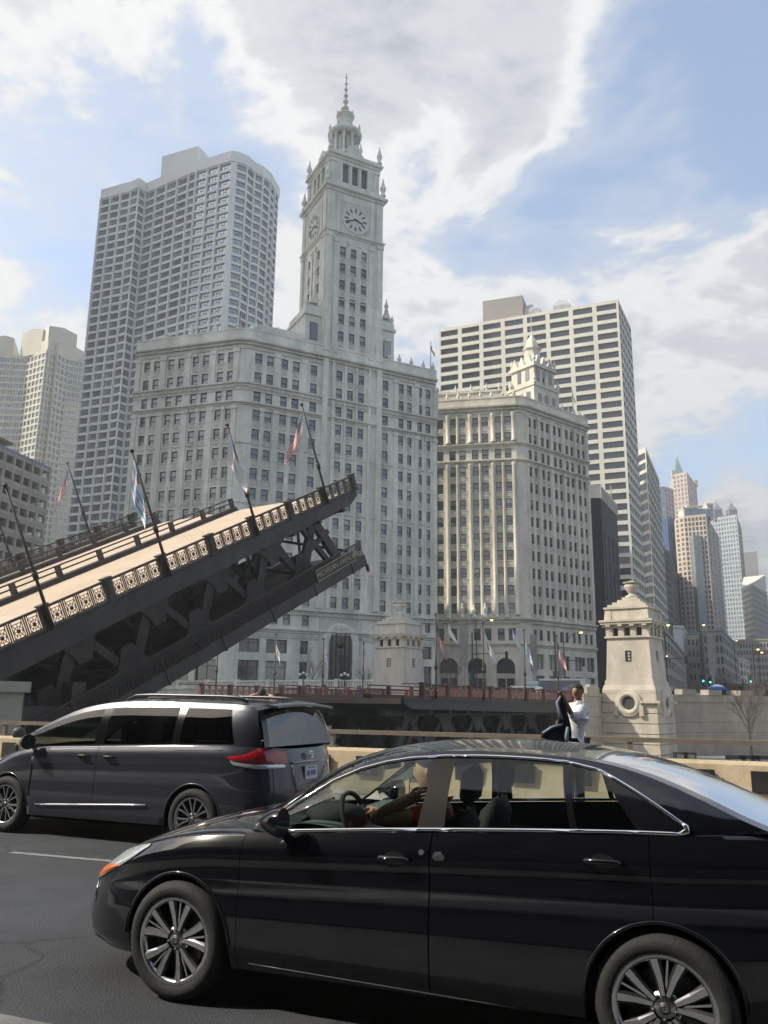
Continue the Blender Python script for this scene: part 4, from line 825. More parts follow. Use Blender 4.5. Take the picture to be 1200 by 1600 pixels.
def truss(L, y, m, n=6, z1=-.95, z2=-4.35, x0=.5):
    b = MB(); b.box(x0, L, y - .22, y + .22, z1 - .35, z1 + .1); b.box(x0, L - 1.6, y - .22, y + .22, z2 - .3, z2 + .35)
    pt = (L - 3.2 - x0) / n
    for k in range(n):
        xa = x0 + pt * k; xm = xa + pt * .5; xb = xa + pt
        for (p, q, wd) in (((xa, z1), (xm, z2), .42), ((xm, z2), (xb, z1), .62)):
            b.bar((p[0], y, p[1]), (q[0], y, q[1]), .3, wd, up=(0, 0, 1))
        for cx, cz, s_ in ((xa, z1 - .3, -1), (xm, z2 + .3, 1)):     # gusset plates with swept edges
            pts = [(-1.5, 0), (-.95, s_ * .28), (-.62, s_ * .75), (-.38, s_ * 1.3), (.38, s_ * 1.3), (.62, s_ * .75), (.95, s_ * .28), (1.5, 0)]
            vs = [(cx + a, y - .25, cz + c) for a, c in pts] + [(cx + a, y + .25, cz + c) for a, c in pts]; nn = len(pts)
            b.add(vs, [tuple(range(nn)), tuple(range(nn, 2 * nn))[::-1]] + [(i, (i + 1) % nn, nn + (i + 1) % nn, nn + i) for i in range(nn)])
    b.bar((L - 3.2, y, z1), (L - 1.6, y, z2), .35, .7); return b
def leaf(name, label, L, m, pan, post, loc, rotz, pitch, LL):
    r_ = thing(name, label, 'bascule bridge', loc, rotz); r_.rotation_euler = (0, -pitch, rotz)
    b = MB(); b.box(-4, L, .32, WID - .32, -.4, 0); b.build('roadway', deckm, r_)
    for y0, y1 in ((0, .3), (WID - .3, WID)):
        b = MB(); b.add([(-4, y0, -1.25), (L - 1.0, y0, -.75), (L, y0, -.35), (L, y0, -.01), (-4, y0, -.01), (-4, y1, -1.25), (L - 1.0, y1, -.75), (L, y1, -.35), (L, y1, -.01), (-4, y1, -.01)],
            [(0, 1, 2, 3, 4), (9, 8, 7, 6, 5), (0, 5, 6, 1), (1, 6, 7, 2), (2, 7, 8, 3), (3, 8, 9, 4)]); b.box(-4, L - .2, y0 - .06, y1 + .06, -.16, -.04); b.build('fascia_girder', m, r_)
    for y in (.15, WID - .15):
        for i, x in enumerate(POST_X):
            link('railing_post', post, r_, (x, y, 0))
            if x + 3.6 < L + .3:
                for k in range(NP): link('railing_panel', pan, r_, (x + .2 + PWD * k, y, 0))
        b = MB(); b.box(-4, L, y - .09, y + .09, 1.02, 1.09); b.box(-4, L, y - .12, y + .12, .0, .12); b.build('railing_rail', m, r_)
    for y in (11.8, 20.7):      # road dividers: dark kerb with posts and two rails
        b = MB(); b.box(-4, L, y - .35, y + .35, .0, .28); b.box(-4, L, y - .5, y + .5, .0, .1); b.build('divider_kerb', m, r_)
        for k in range(11):
            x = 1.2 + 3.2 * k
            if x < L: bb = MB(); bb.box(x - .16, x + .16, y - .12, y + .12, .28, .98); bb.build('divider_post', m, r_)
        for z in (.58, .9): bb = MB(); bb.box(-4, L, y - .06, y + .06, z, z + .09); bb.build('divider_rail', m, r_)
    for y in (1.9, 6.5, 11.9, 17.3, WID - 1.9): truss(L, y, m).build('truss', m, r_)
    for y in (1.9, WID - 1.9):
        b = MB(); b.bar((L - 4.6, y, -1.1), (L - 2.6, y, -4.3), .3, .34); b.bar((L - 4.9, y, -3.0), (L - 1.9, y, -2.2), .28, .3); b.bar((L - 6.2, y, -4.2), (L - 3.4, y, -1.2), .28, .3); b.build('tip_bracing', m, r_)
    for k in range(6):
        x = 2.5 + 5.2 * k; b = MB(); b.bar((x, 2, -1.2), (x + 4.6, 6.4, -4.2), .18, .18); b.bar((x + 4.6, 2, -4.2), (x, 6.4, -1.2), .18, .18); b.build('sway_bracing', m, r_)
    for k in range(9):
        b = MB(); b.box(1.5 + 3.7 * k, 3.0 + 3.7 * k, 6.0, 6.1, .0, .006); b.build('lane_dash', mat('faded_lane_paint', (.62, .55, .46), .8), r_)
        if k % 2 == 0: b = MB(); b.box(3.4 + 3.7 * k, 3.44 + 3.7 * k, .4, WID - .4, .0, .005); b.build('deck_joint', mat('joint_dark', (.30, .23, .17), .8), r_)
    for k in range(12):
        x = 1 + 2.8 * k
        if x < L - .4: b = MB(); b.box(x - .15, x + .15, .3, WID - .3, -1.1, -.42); b.build('floor_beam', m, r_)
    for k in range(7):
        b = MB(); b.box(.6 + k * 3.3, .9 + k * 3.3, 2, WID - 2, -4.5, -4.0); b.build('cross_girder', m, r_)
    # lower deck with picket railing
    b = MB(); b.box(-4, LL, .1, WID - .1, -4.75, -4.45); b.build('lower_deck', m, r_)
    for y0, y1, yr in ((-.05, .1, .02), (WID - .1, WID + .05, WID - .02)):
        b = MB(); b.box(-4, LL, y0, y1, -5.15, -4.4)
        for k in range(8): b.box(.4 + 4.3 * k, .52 + 4.3 * k, y0 - .05, y1 + .05, -5.2, -4.35)
        b.build('lower_fascia', m, r_)
        b = MB(); b.box(-4, LL, yr - .04, yr + .04, -3.45, -3.38); x = -4.0
        while x < LL: b.box(x, x + .035, yr - .02, yr + .02, -4.4, -3.42); x += .16
        o = b.build('picket_railing', m, r_); o['kind'] = 'stuff'
    b = MB(); b.box(-7, 0.2, 1, WID - 1, -4.6, -.5); b.build('counterweight', m, r_)
    return r_
PITCH = R(26.9)
lf = leaf('raised_bridge_leaf', 'raised bascule bridge leaf of dark brown steel with tan roadway', 33.3, steel_d, pan_s, post_s, (-19.0, 31.4, 1.1), ROTB, PITCH, 32.3)
# name board on the lower railing
sb = MB(); sb.box(26.6, 31.0, -.14, -.08, -4.42, -3.62); sbo = sb.build('name_board', steel_d, lf)
gold = mat('faded_gold_lettering', (.46, .38, .24), .6, var=.2, vscale=8)
fb = MB()
for a in ((26.62, 30.98, -4.40, -4.36), (26.62, 30.98, -3.68, -3.64), (26.62, 26.66, -4.36, -3.68), (30.94, 30.98, -4.36, -3.68)): fb.box(a[0], a[1], -.155, -.14, a[2], a[3])
fb.build('board_border', gold, sbo)
def letters(name, txt, size, m, parent, loc, rot, ext=.012, wid=None):
    cu = bpy.data.curves.new(name, 'FONT'); cu.body = txt; cu.size = size; cu.extrude = ext; cu.align_x = 'CENTER'; cu.align_y = 'CENTER'; cu.materials.append(m)
    if wid: cu.space_character = wid
    o = bpy.data.objects.new(name, cu); COL.objects.link(o); dg = bpy.context.evaluated_depsgraph_get(); me = bpy.data.meshes.new_from_object(o.evaluated_get(dg)); bpy.data.objects.remove(o)
    o = link(name, me, parent, loc); o.rotation_euler = rot; return o
letters('lettering', 'MICHIGAN AVENUE', .5, gold, sbo, (28.8, -.16, -4.02), (R(90), 0, 0))
red = emis('red_signal', (.7, .05, .08), .5)
b = MB(); b.box(32.2, 32.35, -.1, .1, -5.6, -5.1); o = b.build('navigation_lamp', black, lf); bb = MB(); bb.box(32.2, 32.34, -.1, .08, -5.72, -5.58); bb.build('lamp_lens', red, o)
# lowered north leaf
nl = leaf('lowered_bridge_leaf', 'lowered far bridge leaf with maroon railings and dark trusses across the river', 36.0, maroon, pan_n, post_n, (E0 + BD * 36 + WD * WID), ROTB + math.pi, 0.0, 35.0)
for ch in nl.children:
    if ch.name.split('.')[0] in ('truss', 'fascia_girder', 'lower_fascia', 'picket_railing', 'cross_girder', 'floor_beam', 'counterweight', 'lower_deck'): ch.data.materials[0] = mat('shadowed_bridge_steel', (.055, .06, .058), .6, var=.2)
# ------------------------------------------------------------------ flags
flag_c = {'r': mat('flag_red', (.50, .035, .05), .8), 'w': mat('flag_white', (.75, .74, .70), .8), 'b': mat('flag_navy', (.02, .03, .13), .8), 's': mat('flag_sky_blue', (.16, .42, .72), .8), 'o': mat('flag_orange', (.8, .3, .05), .8)}
polem = mat('dark_flagpole', (.05, .035, .032), .5, metal=.3)
def flag_mesh(kind, hoist, fly, droop, fold, seed):
    rnd = random.Random(seed); ny, nx = 26, 22; P = []; cols = []
    for j in range(ny + 1):
        row = []
        for i in range(nx + 1):
            u = i / nx; v = j / ny; dx = u * fly * math.cos(droop); dz = -u * fly * math.sin(droop)
            y = fold * math.sin(u * 11 + v * 2 + seed) * u * (.6 + .4 * v); dx *= (1 - .25 * math.sin(u * 3 + v * 2)) * 1.4; row.append((dx + fold * .5 * math.cos(u * 9 + seed) * u, y, -v * hoist * (1 - .12 * u) + dz))
        P.append(row)
    mats_ = [flag_c[k] for k in 'rwbso']
    def mf(j, i):
        u, v = (i + .5) / nx, (j + .5) / ny
        if kind == 'us':
            if u < .42 and v < .54:
                return 1 if (i % 2 == 0 and j % 3 == 1) else 2
            return 0 if int(v * 13) % 2 == 0 else 1
        if kind == 'chicago':
            if .17 < v < .34 or .66 < v < .83: return 3
            if .42 < v < .58:
                for c in (.2, .4, .6, .8):
                    if abs(u - c) < .05: return 0
            return 1
        if kind == 'state':
            return (4 if (abs(u - .5) < .14 and abs(v - .45) < .2 and (i + j) % 2) else (2 if (abs(u - .5) < .2 and abs(v - .5) < .28 and (i * j) % 5 == 0) else 1))
        if kind == 'israel' : return 3 if (.12 < v < .26 or .74 < v < .88 or (abs(u - .5) < .12 and abs(v - .5) < .16 and (i + j) % 2)) else 1
        return 1
    return MB().grid(P, mf=mf).mesh('flag', mats_)
def flagpole(label, base, L, axis, kind, ang, size=(1.15, 1.9), droop=R(74), fold=.13, seed=1, group=None, collar=True):
    t_ = thing('flagpole', label, 'flagpole', base, 0, group); axis = Vector(axis).normalized()
    b = MB(); b.tube([axis * 0, axis * .8, axis * L], [.13, .085, .05], 8); b.lathe([(0, -.1), (.1, -.06), (.12, .02), (.06, .1), (0, .12)], 8, tuple(axis * L)); b.build('pole', polem, t_)
    if collar: bb = MB(); p = axis * (L * .38); bb.tube([p - axis * .2, p + axis * .2], .13, 8); bb.tube([p + axis * .3, p + axis * .4], .1, 8); bb.build('collar', polem, t_)
    if kind:
        o = link('flag', flag_mesh(kind, size[0], size[1], droop, fold, seed), t_, axis * (L - .35)); o.rotation_euler = (0, 0, ang)
    return t_
NL = (-BD * math.sin(PITCH) + Vector((0, 0, 1)) * math.cos(PITCH)); AX = BD * math.cos(PITCH) + Vector((0, 0, 1)) * math.sin(PITCH); H0 = Vector((-19.0, 31.4, 1.1))
def onleaf(x, y, z=0): return H0 + AX * x + WD * y + NL * z
GR = 'flagpoles tilted with the raised bridge leaf'
flagpole('tilted flagpole with American flag near the tip of the raised leaf', onleaf(POST_X[8], -.12), 6.7, NL, 'us', R(172), (1.6, 2.5), R(76), seed=2, group=GR)
flagpole('tilted flagpole with cream state flag halfway along the raised leaf', onleaf(POST_X[6], -.12), 6.7, NL, 'state', R(10), (1.6, 2.4), R(74), seed=4, group=GR)
flagpole('tilted flagpole with blue and white striped flag on the near railing of the raised leaf', onleaf(POST_X[4], -.12), 6.7, NL, 'chicago', R(-10), (1.7, 2.5), R(77), seed=5, group=GR)
flagpole('tilted bare flagpole cut by the left picture edge', onleaf(POST_X[2], -.12), 6.7, NL, None, 0, group=GR)
flagpole('tilted flagpole with American flag on the far railing of the raised leaf', onleaf(POST_X[8] - .6, WID + .1), 6.7, NL, 'us', R(180), (1.6, 2.4), R(78), seed=7, group=GR)
flagpole('tilted bare flagpole on the far railing at the left edge', onleaf(POST_X[6] - .6, WID + .1), 6.7, NL, None, 0, group=GR)
def onn(x, y): return E0 + BD * x + WD * y
GR = 'flagpoles on the lowered bridge leaf'
for px, kind, lb, sd_ in ((681, 'us', 'upright flagpole with American flag at the tip of the lowered leaf', 3), (756, 'state', 'upright flagpole with white state flag on the lowered leaf railing', 8), (821, 'chicago', 'upright flagpole with blue striped white flag on the lowered leaf railing', 6), (873, 'us', 'upright flagpole with American flag nearest the bridge house', 11)):
    lo, hi = -2., 40.
    for _ in range(40):
        m_ = (lo + hi) / 2; p = onn(m_, -.15); q = ray(px, 1090)[0]
        if p.x / p.y < q: lo = m_
        else: hi = m_
    flagpole(lb, onn(lo, -.15), 6.4, (0, 0, 1), kind, R(-15 + 6 * sd_ % 30), (1.35, 2.1), R(72 if kind == 'state' else 77), seed=sd_, group=GR)
for px, kind, lb, sd_ in ((337, None, 'bare upright flagpole below the raised leaf', 1), (428, 'state', 'flagpole with furled white flag left of the arched entrance', 12), (504, 'chicago', 'flagpole with furled pale flag beside the bare tree', 13), (567, 'us', 'flagpole with American flag right of the arched entrance', 14)):
    lo, hi = -2., 40.
    for _ in range(40):
        m_ = (lo + hi) / 2; p = onn(m_, WID + .15); q = ray(px, 1075)[0]
        if p.x / p.y < q: lo = m_
        else: hi = m_
    flagpole(lb, onn(lo, WID + .15), 6.4, (0, 0, 1), kind, R(-25), (1.2, 1.9), R(78), seed=sd_, group=GR)
o = flagpole('short rooftop flagpole with small American flag on the clock tower building', (8.6, 147.8, 63.7), 6, (0, 0, 1), 'us', R(-20), (1.2, 1.8), R(75), seed=9, collar=False)
o = flagpole('short rooftop flagpole with American flag on the ornate turret block', (40.5, 168.4, 62.4), 6, (0, 0, 1), 'us', R(-20), (1.2, 1.8), R(80), seed=10, collar=False)
o = flagpole('rooftop flagpole with American flag at the left corner of the clock tower building', (-27, 140, 66), 5.5, (0, 0, 1), 'us', R(-20), (1.3, 1.9), R(82), seed=21, collar=False)
# ------------------------------------------------------------------ bridge houses
vase = MB().lathe([(.55, 0), (.7, .05), (.7, .35), (.4, .5), (.34, .8), (.5, .95), (.52, 1.1), (.75, 1.55), (.8, 1.95), (.62, 2.2), (.9, 2.3), (.92, 2.42), (.5, 2.5), (.35, 2.62), (0, 2.68)], 14)
def bridge_house(label, corner, zb):
    w_ = 4.3; c = Vector((corner.x, corner.y)) + Vector((WD.x, WD.y)) * (w_ / 2 + .2) + Vector((BD.x, BD.y)) * (w_ / 2 + .2)
    r_ = thing('bridge_house', label, 'bridge house', (c.x, c.y, GZ), ROTB - math.pi / 2, 'stone bridge houses')
    # local: x east(+), y north(+); south face at y=-w/2 (towards camera left), east face at x=+w/2
    hw = w_ / 2; z = lambda v: v - GZ
    b = MB(); b.frus(0, 0, z(4.2), z(8.3), hw + .12, hw + .12, hw - .08, hw - .08); b.build('shaft', lime, r_)
    b = MB(); b.frus(0, 0, z(3.75), z(4.2), hw + .25, hw + .25, hw + .22, hw + .22); b.frus(0, 0, z(3.3), z(3.75), hw + .45, hw + .45, hw + .3, hw + .3); b.box(-hw - .45, hw + .45, -hw - .45, hw + .45, z(3.0), z(3.3)); b.build('base_moulding', lime, r_)
    b = MB(); b.box(-hw - .12, hw + .12, -hw - .12, hw + .12, z(8.3), z(8.48)); b.box(-hw, hw, -hw, hw, z(9.3), z(9.62)); b.box(-hw - .4, hw + .4, -hw - .4, hw + .4, z(9.62), z(9.85)); b.box(-hw - .5, hw + .5, -hw - .5, hw + .5, z(9.85), z(10.05)); b.build('cornice', lime, r_)
    core = MB(); core.box(-hw + .4, hw - .4, -hw + .4, hw - .4, z(8.48), z(9.3)); core.build('window_band', glassk, r_)
    for i in range(4):
        for k in range(4):
            x = -hw + .35 + (w_ - .7) / 3 * k; wd = .3 if k in (1, 2) else .35
            bb = MB(); a = (-wd, wd, -hw + .02, -hw + .45); 
            pts = [(x - wd, -hw + .02), (x + wd, -hw + .02), (x + wd, -hw + .42), (x - wd, -hw + .42)]; ca, sa = [(1, 0), (0, 1), (-1, 0), (0, -1)][i]
            bb.prism([(p[0] * ca - p[1] * sa, p[0] * sa + p[1] * ca) for p in pts], z(8.48), z(9.3)); bb.build('pier', lime, r_)
        for k in range(4):
            x = -hw + .35 + (w_ - .7) / 3 * k; bb = MB(); pts = [(x - .22, -hw - .38), (x + .22, -hw - .38), (x + .22, -hw), (x - .22, -hw)]; ca, sa = [(1, 0), (0, 1), (-1, 0), (0, -1)][i]
            bb.prism([(p[0] * ca - p[1] * sa, p[0] * sa + p[1] * ca) for p in pts], z(9.42), z(9.6)); bb.build('bracket', lime, r_)
    b = MB(); b.frus(0, 0, z(10.05), z(11.15), hw, hw, hw - .06, hw - .06); b.box(-hw - .1, hw + .1, -hw - .1, hw + .1, z(11.15), z(11.35))
    for k in range(4): s_ = hw - .22 - .38 * k; b.box(-s_, s_, -s_, s_, z(11.35 + .27 * k), z(11.62 + .27 * k))
    for sx in (-1, 1):
        for sy in (-1, 1): b.frus(sx * (hw - .3), sy * (hw - .3), z(10.1), z(11.05), .38, .38, .3, .3)
    b.build('attic', lime, r_)
    v = vase.mesh('vase', [lime]); o = link('vase', v, r_, (0, 0, z(12.4))); o.scale = (.95, .95, .66)
    for i in (0, 1):
        bb = MB(); a = .02
        if i == 0: bb.box(-.28, .28, -hw - .06, -hw + .1, z(6.0), z(7.05)); 
        else: bb.box(hw - .1, hw + .06, -.28, .28, z(6.0), z(7.05))
        o = bb.build('slit_window', glassk, r_); bb = MB()
        for k in range(3):
            if i == 0: bb.box(.0, .2, -hw - .1, -hw - .05, z(6.1 + .3 * k), z(6.3 + .3 * k))
            else: bb.box(hw + .05, hw + .1, .0, .2, z(6.1 + .3 * k), z(6.3 + .3 * k))
        bb.build('grille', lime, o)
    # rusticated plinth with oculus
    for k in range(7):
        zz_ = 3.0 - .95 * k; g_ = .5 + .02 * k
        if zz_ > zb: bb = MB(); bb.box(-hw - g_, hw + g_, -hw - g_, hw + g_, z(zz_ - .9), z(zz_ - .02)); bb.box(-hw - g_ + .08, hw + g_ - .08, -hw - g_ + .08, hw + g_ - .08, z(zz_ - .95), z(zz_ - .9)); bb.build('plinth_course', lime, r_)
    for i in (0, 1):
        n = 24; prof = [(.62, -.02), (.66, .22), (.8, .3), (1.05, .3), (1.12, .2), (1.2, .26), (1.3, .18), (1.32, -.02)]; b = MB(); zc = z(2.05)
        for nm, pr in (('oculus_frame', prof),):
            rows_ = []
            for k in range(n + 1):
                t = 2 * math.pi * k / n; rows_.append([((r2 * math.cos(t), -hw - .53 - d2, zc + r2 * math.sin(t)) if i == 0 else (hw + .53 + d2, r2 * math.cos(t), zc + r2 * math.sin(t))) for r2, d2 in pr])
            b.grid(rows_, smooth=True); o = b.build(nm, lime, r_)
        b = MB(); b.add([((.64 * math.cos(2 * math.pi * k / n), -hw - .56, zc + .64 * math.sin(2 * math.pi * k / n)) if i == 0 else (hw + .56, .64 * math.cos(2 * math.pi * k / n), zc + .64 * math.sin(2 * math.pi * k / n))) for k in range(n)], [tuple(range(n))]); b.build('oculus', dk, r_)
        b = MB()
        for sx in (-1, 1):
            if i == 0: b.box(sx * 1.25 - .2, sx * 1.25 + .2, -hw - .85, -hw - .5, zc - 1.2, zc - .2)
            else: b.box(hw + .5, hw + .85, sx * 1.25 - .2, sx * 1.25 + .2, zc - 1.2, zc - .2)
        b.build('festoon', lime, r_)
        b = MB()
        if i == 0: b.box(1.2, hw + .9, -hw - .85, -hw - .5, z(2.05), z(2.3))
        else: b.box(hw + .5, hw + .85, 1.2, hw + .7, z(2.05), z(2.3))
        b.build('string_course', lime, r_)
    return r_
bridge_house('sunlit limestone bridge house with stone vase on top, behind the man in white', Vector((25.8, 80.0)), -4.2)
bh2 = bridge_house('shaded limestone bridge house in front of the clock tower building', Vector((2.65, 99.5)), 1.0)
lime_p = mat('shade_tone_limestone', (.60, .575, .51), .8, var=.12, vscale=1.2, stain=.25, stscale=.5, bump=.3, bscale=6)  # same limestone, with its sky-lit shade put into the colour
for ch in bh2.children:
    if ch.data.materials[0] == lime: ch.data.materials[0] = lime_p
# abutment wall left of the near bridge house, long retaining wall right of it
ab_ = thing('bridge_abutment', 'grey stone wing wall between the lowered leaf and the sunlit bridge house', 'wall', tuple(Vector((25.8, 80.0)) + (Vector((WD.x, WD.y)) + Vector((BD.x, BD.y))) * 2.35) + (-4.0,), ROTB - math.pi / 2)
wedge = lambda e: [(-3.8, -1.0), (-2.9 - e, -7.2 - e), (-2.72 + e, -7.2 - e), (-2.72 + e, -1.0)]
for k in range(7): b = MB(); b.prism(wedge(0), .95 * k, .95 * k + .93); b.build('stone_course', lime, ab_)
b = MB(); b.prism(wedge(.06), 6.65, 6.9); b.prism([(-3.6, -3.0), (-3.1, -6.2), (-2.75, -6.2), (-2.75, -3.0)], 6.9, 7.5); b.prism([(-3.5, -3.7), (-3.2, -5.5), (-2.75, -5.5), (-2.75, -3.7)], 7.5, 7.75); b.build('coping', lime, ab_)
rwst = thing('retaining_wall', 'long tan grey stone retaining wall right of the sunlit bridge house', 'wall', (28.3, 85.3, -4), 0)
q0, q1 = Vector((27.5, 88.0)), at(1290, 1090, 97); q1 = Vector((q1.x, q1.y)); dd = (q1 - q0); L = dd.length; rwst.location = (q0.x, q0.y, -4); rwst.rotation_euler = (0, 0, math.atan2(dd.y, dd.x))
wallm = mat('grey_tan_stone', (.42, .37, .30), .85, var=.15, vscale=.6, stain=.3, stscale=.4)
for k in range(6): b = MB(); b.box(0, L, 0, 1, 1.05 * k, 1.05 * k + 1.03); b.build('stone_course', wallm, rwst)
b = MB(); b.box(0, L, -.12, 1.0, 6.3, 7.05); b.build('coping', wallm, rwst)
for px in (1069, 1116, 1175): 
    u_ = (at(px, 1080, 91).x - q0.x) / (dd.x / L); b = MB(); b.box(u_ - .9, u_ + .9, -.25, 1.0, 7.05, 7.6); b.build('coping_block', wallm, rwst)
g = MB(); g.add([(20, 60, -3.2), (80, 60, -3.2), (80, 104, -3.2), (20, 92, -3.2)], [(0, 1, 2, 3)]); g.add([(20, 60, -8), (80, 60, -8), (80, 60, -3.2), (20, 60, -3.2)], [(0, 1, 2, 3)]); struct(g.build('lower_plaza', walk))
# promenade balustrade in front of the clock tower building, quay wall under it
q0, q1 = NB + nbd * 28 + nbn * 8, NB + nbd * 110 + nbn * 8
qw = thing('north_quay_wall', 'pale stone quay wall with balustrade in front of the clock tower building', 'wall', (q0.x, q0.y, 0), math.atan2((q1 - q0).y, (q1 - q0).x)); L = (q1 - q0).length
b = MB(); b.box(0, L, -.6, 0, -8, 3.4); b.box(0, L, -.8, .2, 3.4, 3.65); b.box(0, L, -.75, .1, 1.6, 1.9); b.build('wall', terra, qw)
b = MB(); x = 0
while x < L: b.box(x, x + .18, -.55, -.35, 3.65, 4.5); x += .42
o = b.build('balusters', terra, qw); o['kind'] = 'stuff'
b = MB(); b.box(0, L, -.65, -.25, 4.5, 4.72)
for k in range(int(L / 6) + 1): b.box(k * 6 - .35, k * 6 + .35, -.75, -.15, 3.65, 4.85)
b.build('balustrade_rail', terra, qw)
# south abutment under the raised leaf: steel portal and stone pier at the left edge
sp = thing('bridge_pier', 'pale stone pier beside the raised leaf at the left edge', 'pier', (at(-4, 1100, 24).x - .8, 24.0, -6), R(-30))
b = MB(); b.box(-1.0, 1.0, -1.0, 1.0, 0, 7.9); b.box(-1.12, 1.12, -1.12, 1.12, 7.9, 8.2); b.box(-1.4, 1.4, -1.4, 1.4, 5.0, 5.6); b.build('pier_block', lime, sp)
pt = thing('trunnion_portal', 'dark steel trunnion portal under the raised leaf at lower left', 'portal', tuple(onleaf(1.5, 0)[:2]) + (-7,), ROTB)
b = MB()
for x in (4.2, 7.4): b.box(x, x + .7, .2, 1.0, 0, 8.6 + .9 * (x > 5)); b.box(x - .2, x + .9, .1, 1.1, 6.5, 7.0)
b.box(3.9, 8.4, .25, .95, 7.6, 8.4); b.box(4, 8, .3, .9, 6.8, 7.2); b.build('portal_frame', steel_d, pt)
g = MB(); g.box(-6, 9, -1, WID + 1, 0, 5); o = g.build('pit_wall', steel_d, pt)
# the road and approach behind the hinge
g = MB(); p = [onleaf(-3.5, 0), onleaf(-3.5, WID)]; e0, e1 = H0 - BD * 1.5, H0 - BD * 1.5 + WD * WID
g.add([(*e0[:2], .3), (*e1[:2], .3), (*(e1 - BD * 60)[:2], .1), (*(e0 - BD * 60)[:2], .1)], [(0, 1, 2, 3)]); struct(g.build('bridge_approach_road', asph))
# ------------------------------------------------------------------ street furniture and traffic on the north side
lampm = mat('dark_green_iron', (.03, .035, .03), .5, metal=.3, var=.2)
amber = emis('amber_lamp_glow', (1.0, .52, .14), 6.0)
def street_lamp(label, px, py_top, Y, arm=1.6, lit=True):
    p = at(px, py_top, Y); t_ = thing('street_lamp', label, 'street lamp', (p.x, p.y, GZ), 0, 'tall street lamps on the avenue'); h_ = p.z - GZ
    b = MB(); b.tube([(0, 0, 0), (0, 0, .6), (0, 0, .62), (0, 0, h_)], [.16, .16, .1, .06], 8); b.tube([(0, 0, h_ * .82), (arm * .5, 0, h_ * .96), (arm, 0, h_)], .035, 6); b.build('post', lampm, t_)
    b = MB(); b.lathe([(0, .12), (.1, .1), (.3, -.05), (.3, -.1), (0, -.1)], 10, (arm, 0, h_)); b.build('lamp_head', lampm, t_)
    b = MB(); b.lathe([(0, -.28), (.17, -.22), (.22, -.11), (0, -.11)], 10, (arm, 0, h_)); b.build('lamp_glass', amber if lit else whitem, t_)
for lb, px, py, Y, arm in (('lit street lamp above the maroon railing under the statues', 744, 967, 118, 2.2), ('lit street lamp behind the man in white', 880, 986, 112, 2.4), ('amber lamp beside the shaded flank of the sunlit bridge house', 1037, 975, 115, .6), ('amber lamp right of the bridge house over low shops', 1093, 975, 140, .7),
    ('bright amber lamp near the right edge', 1176, 1013, 130, .8), ('amber lamp beside the bright lamp near the right edge', 1184, 1018, 150, .7), ('small amber lamp down the avenue under the twin spire tower', 1146, 1000, 240, .9), ('small amber lamp low beside the bridge house', 1036, 1024, 190, .8)): street_lamp(lb, px, py, Y, arm)
green = emis('green_signal', (.05, .9, .55), 5.0)
def signal(label, px, py, Y):
    p = at(px, py, Y); t_ = thing('traffic_light', label, 'traffic light', (p.x, p.y, GZ), 0, 'traffic lights on the avenue')
    b = MB(); b.tube([(0, 0, 0), (0, 0, p.z - GZ + .5)], .07, 6); b.build('post', lampm, t_); z = p.z - GZ
    b = MB(); b.box(-.2, .2, -.22, .1, z - .25, z + .95); b.build('housing', black, t_)
    for k, c in enumerate((green, dk, dk)): bb = MB(); bb.lathe([(0, -.25), (.13, -.24), (.13, -.2)], 10, (0, 0, z + .37 * k), axis='y'); bb.build('lens', c, t_)
for lb, px, py, Y in (('green traffic light below the low shops', 1098, 1064, 128), ('second green traffic light close beside the first', 1109, 1066, 132), ('green traffic light near the amber lamps at right', 1172, 1065, 136)): signal(lb, px, py, Y)
def kiosk(px0, px1, py0, py1, Y, label):
    a, b_ = at(px0, py0, Y), at(px1, py1, Y); w_ = b_.x - a.x; t_ = thing('wrapped_signboard', label, 'signboard', ((a.x + b_.x) / 2, Y, GZ), 0)
    gm = mat('grey_wrap', (.28, .275, .25), .7, var=.15, vscale=1.5); nx, nz = 3, 7; hh = a.z - b_.z
    for i in range(nx):
        for k in range(nz): b = MB(); b.box(-w_ / 2 + w_ * i / nx + .02, -w_ / 2 + w_ * (i + 1) / nx - .02, -.12, .12, b_.z - GZ + hh * k / nz + .02, b_.z - GZ + hh * (k + 1) / nz - .02); b.build('panel', gm, t_)
    b = MB(); b.box(-w_ / 2, w_ / 2, -.08, .08, b_.z - GZ, a.z - GZ); b.tube([(0, 0, 0), (0, 0, b_.z - GZ)], .16, 8); b.frus(0, 0, b_.z - GZ - .5, b_.z - GZ, .15, .15, w_ / 2, .1); b.build('post', gm, t_)
kiosk(718, 732, 976, 1042, 116, 'grey panelled signboard on a post before the left arches'); kiosk(828, 840, 992, 1048, 118, 'grey panelled signboard on a post beside the dark arch'); kiosk(869, 884, 1020, 1054, 116, 'dark wrapped signboard behind the American flag'); kiosk(1104, 1119, 990, 1052, 124, 'grey panelled signboard on a post under the beige tower')
def banner(px, py, Y, kind, label):
    p = at(px, py, Y); t_ = thing('hanging_flag', label, 'flag', (p.x, p.y, p.z)); b = MB().tube([(-.9, 0, .1), (1.1, 0, .5)], .035, 6); b.build('arm', lampm, t_)
    o = link('flag', flag_mesh(kind, 1.3, 2.0, R(70), .12, 31), t_, (-.2, 0, .2))
banner(803, 985, 112, 'israel', 'blue and white flag on a street arm before the dark arch'); banner(703, 976, 114, 'x', 'plain white flag on a street arm left of the signboard')
